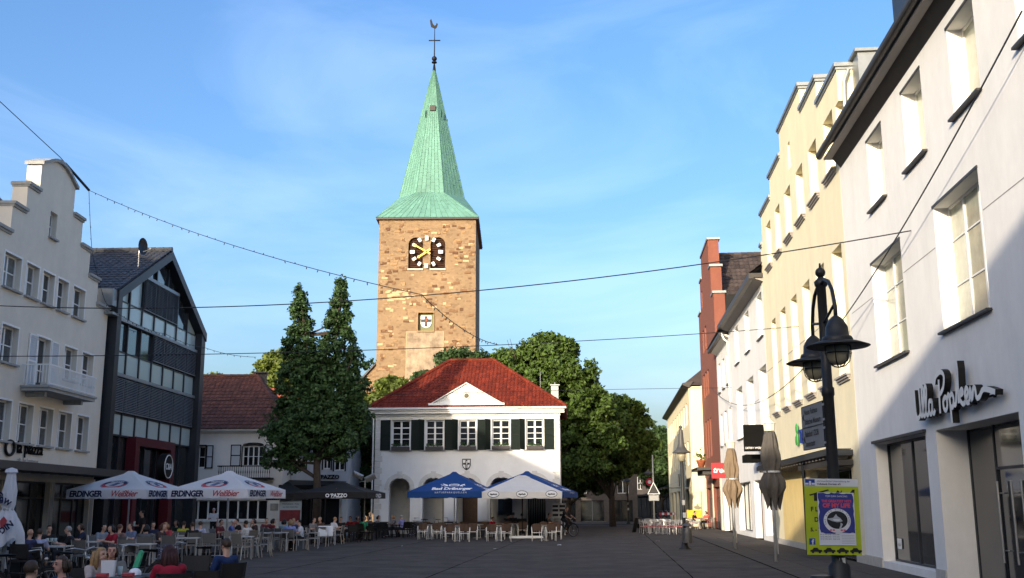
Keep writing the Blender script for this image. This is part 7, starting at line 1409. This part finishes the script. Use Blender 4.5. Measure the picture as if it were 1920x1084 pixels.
for px,y,l in ((648,54.8,'dark table before the woman in the black tank top'),(684,57.2,'dark table of the mint tee'),(722,61.4,'dark table before the first arch'),(600,51.6,'dark table before the ginkgo trunk')): tb('dark',px,y,l,'dark tables under the black parasol',5)
# wicker chairs before the hall
Wc='white legged wicker chairs before the hall'
FR=[(792,57.0,'first wicker chair from the left in the front row'),(818,57.2,'second wicker chair from the left in the front row'),(843,53.2,'third wicker chair from the left in the front row'),(869,53.2,'fourth wicker chair from the left in the front row'),(921,53.6,'fifth wicker chair from the left in the front row'),(947,53.6,'sixth wicker chair from the left in the front row'),(1005,53.8,'seventh wicker chair from the left in the front row'),(1031,53.9,'rightmost wicker chair in the front row')]
for px,y,l in FR: ch('wicker',px,y,180+random.uniform(-7,7),l,Wc)
BR=[(826,58.6,'wicker chair half hidden behind the second front chair'),(857,56.2,'wicker chair half hidden behind the third front chair'),(884,56.0,'wicker chair right of the fourth front chair, one row back'),(904,60.2,'wicker chair at the right end of the left wicker group'),(936,56.6,'wicker chair behind the fifth front chair'),(978,59.4,'wicker chair alone between the two right pairs'),(1042,56.4,'wicker chair behind the rightmost front chair'),(800,60.6,'wicker chair near the bicycles'),(1021,58.8,'wicker chair one row behind the seventh front chair'),(868,60.8,'wicker chair in the rear row by the blue parasol pole')]
for i,(px,y,l) in enumerate(BR): ch('wicker',px,y,(180,170,188,200,178,185,172,20,30,10)[i],l,Wc)
for px,y,l in ((805,57.9,'round steel table of the first two wicker chairs'),(856,54.3,'round steel table of the third and fourth wicker chairs'),(934,54.7,'round steel table of the fifth and sixth wicker chairs'),(1018,54.9,'round steel table of the two rightmost wicker chairs'),(893,58.8,'round steel table in the second wicker row'),(962,60.2,'round steel table before the two dark haired guests'),(835,61.5,'round steel table by the blue parasol pole')): tb('round',px,y,l,'round steel tables before the hall')
seat(920,60.6,55,'wicker','boy in red shirt with short dark hair before the hall','sit_table',(.42,.01,.03),hair=('black','short'),sc=.86,clabel='wicker chair under the boy in red')
seat(951,61.2,172,'wicker','first dark dressed guest from the left under the cream parasol, seen from behind','sit_table',DK,hair=('black','short'),sc=1.0); seat(960,62.3,165,'wicker','second dark dressed guest, half hidden behind the first under the cream parasol','sit_table',(.02,.02,.02),hair=('black','short'),sc=1.03); seat(977,61.0,178,'wicker','dark dressed guest behind the black pole of the cream parasol','sit_table',DK,hair=('black','short'),sc=1.0)
seat(1025,62.0,70,'wicker','guest in dark grey jacket facing right by the bicycle','sit_table',(.06,.058,.055),hair=('black','short'),sc=1.0)
# bicycles at the hall, cyclist
bicycle('bicycle parked nearest to the lavender shirt by the second pier',spot(785,64.0),64.0,158); bicycle('bicycle with raised saddle parked before the second arch',spot(803,64.2),64.2,-25); bicycle('bicycle parked rightmost before the second arch',spot(826,64.3),64.3,14)
cyc=bicycle('dark bicycle with front basket ridden past the right corner of the hall',spot(1060,61.6),61.6,150,None,basket=M_alu); cyc.rotation_euler=(0,0,R(-42))
person('cyclist in black riding a bicycle past the right corner of the hall',spot(1060,61.6)-.15,61.75,48,'cycle',DK,(.015,.015,.018),('brown','short'),1,.98)
# bistro on the right
Bi='silver bistro chairs with red seats'
q=[(1206,68.0,100),(1212,66.2,80),(1222,65.4,175),(1234,65.0,185),(1247,64.6,170),(1258,64.2,190),(1228,69.0,10),(1240,69.4,-10),(1252,69.0,15),(1262,68.4,-60),(1217,70.4,20),(1270,66.2,-80)]
nm=['leftmost silver bistro chair','silver bistro chair second from the left, front','silver bistro chair in front with red seat, third from the left','silver bistro chair in front, middle of the group','silver bistro chair in front, right of the middle','silver bistro chair in front at the right end','silver bistro chair in the back row, left','silver bistro chair in the back row, middle','silver bistro chair in the back row, right','silver bistro chair at the right side facing left','silver bistro chair farthest back at the left','silver bistro chair nearest to the lamp with bin']
for (px,y,rz),l in zip(q,nm): ch('bistro',px,y,rz,l,Bi)
for px,y,l in ((1217,67.8,'small round bistro table at the left of the group'),(1232,67.0,'small round bistro table in the middle of the group'),(1248,66.6,'small round bistro table at the right of the group')): tb('round',px,y,l,'round bistro tables')
seat(1300,76.5,60,'bistro','man in black tee and shorts at the bistro table by the yellow house','sit_table',DK,(.28,.27,.26),hair=('black','short'),skin=1,sc=1.0,group=Bi); seat(1325,77.6,-60,'bistro','woman in red and white top at the bistro table by the yellow house','sit_table',(.48,.10,.07),hair=('brown','bob'),sc=.98,group=Bi)
tb('round',1313,77.0,'small round table between the two guests at the yellow house','round bistro tables')
for px,y,l in ((1288,77.4,'white chair at the left of the guests by the yellow house'),):ch('wicker',px,y,90,l,Bi)
for i,(px,y) in enumerate(((1236,118.0),(1246,120.0),(1256,121.5))): bicycle(('left','middle','right')[i]+' one of three dark bicycles parked at the far shaded street end',spot(px,y),y,20+15*i,'bicycles at the far street end')
fl=clone(l2,'slim grey street lamp in the shade of the limes right of the hall',(spot(1177,98),98,0));
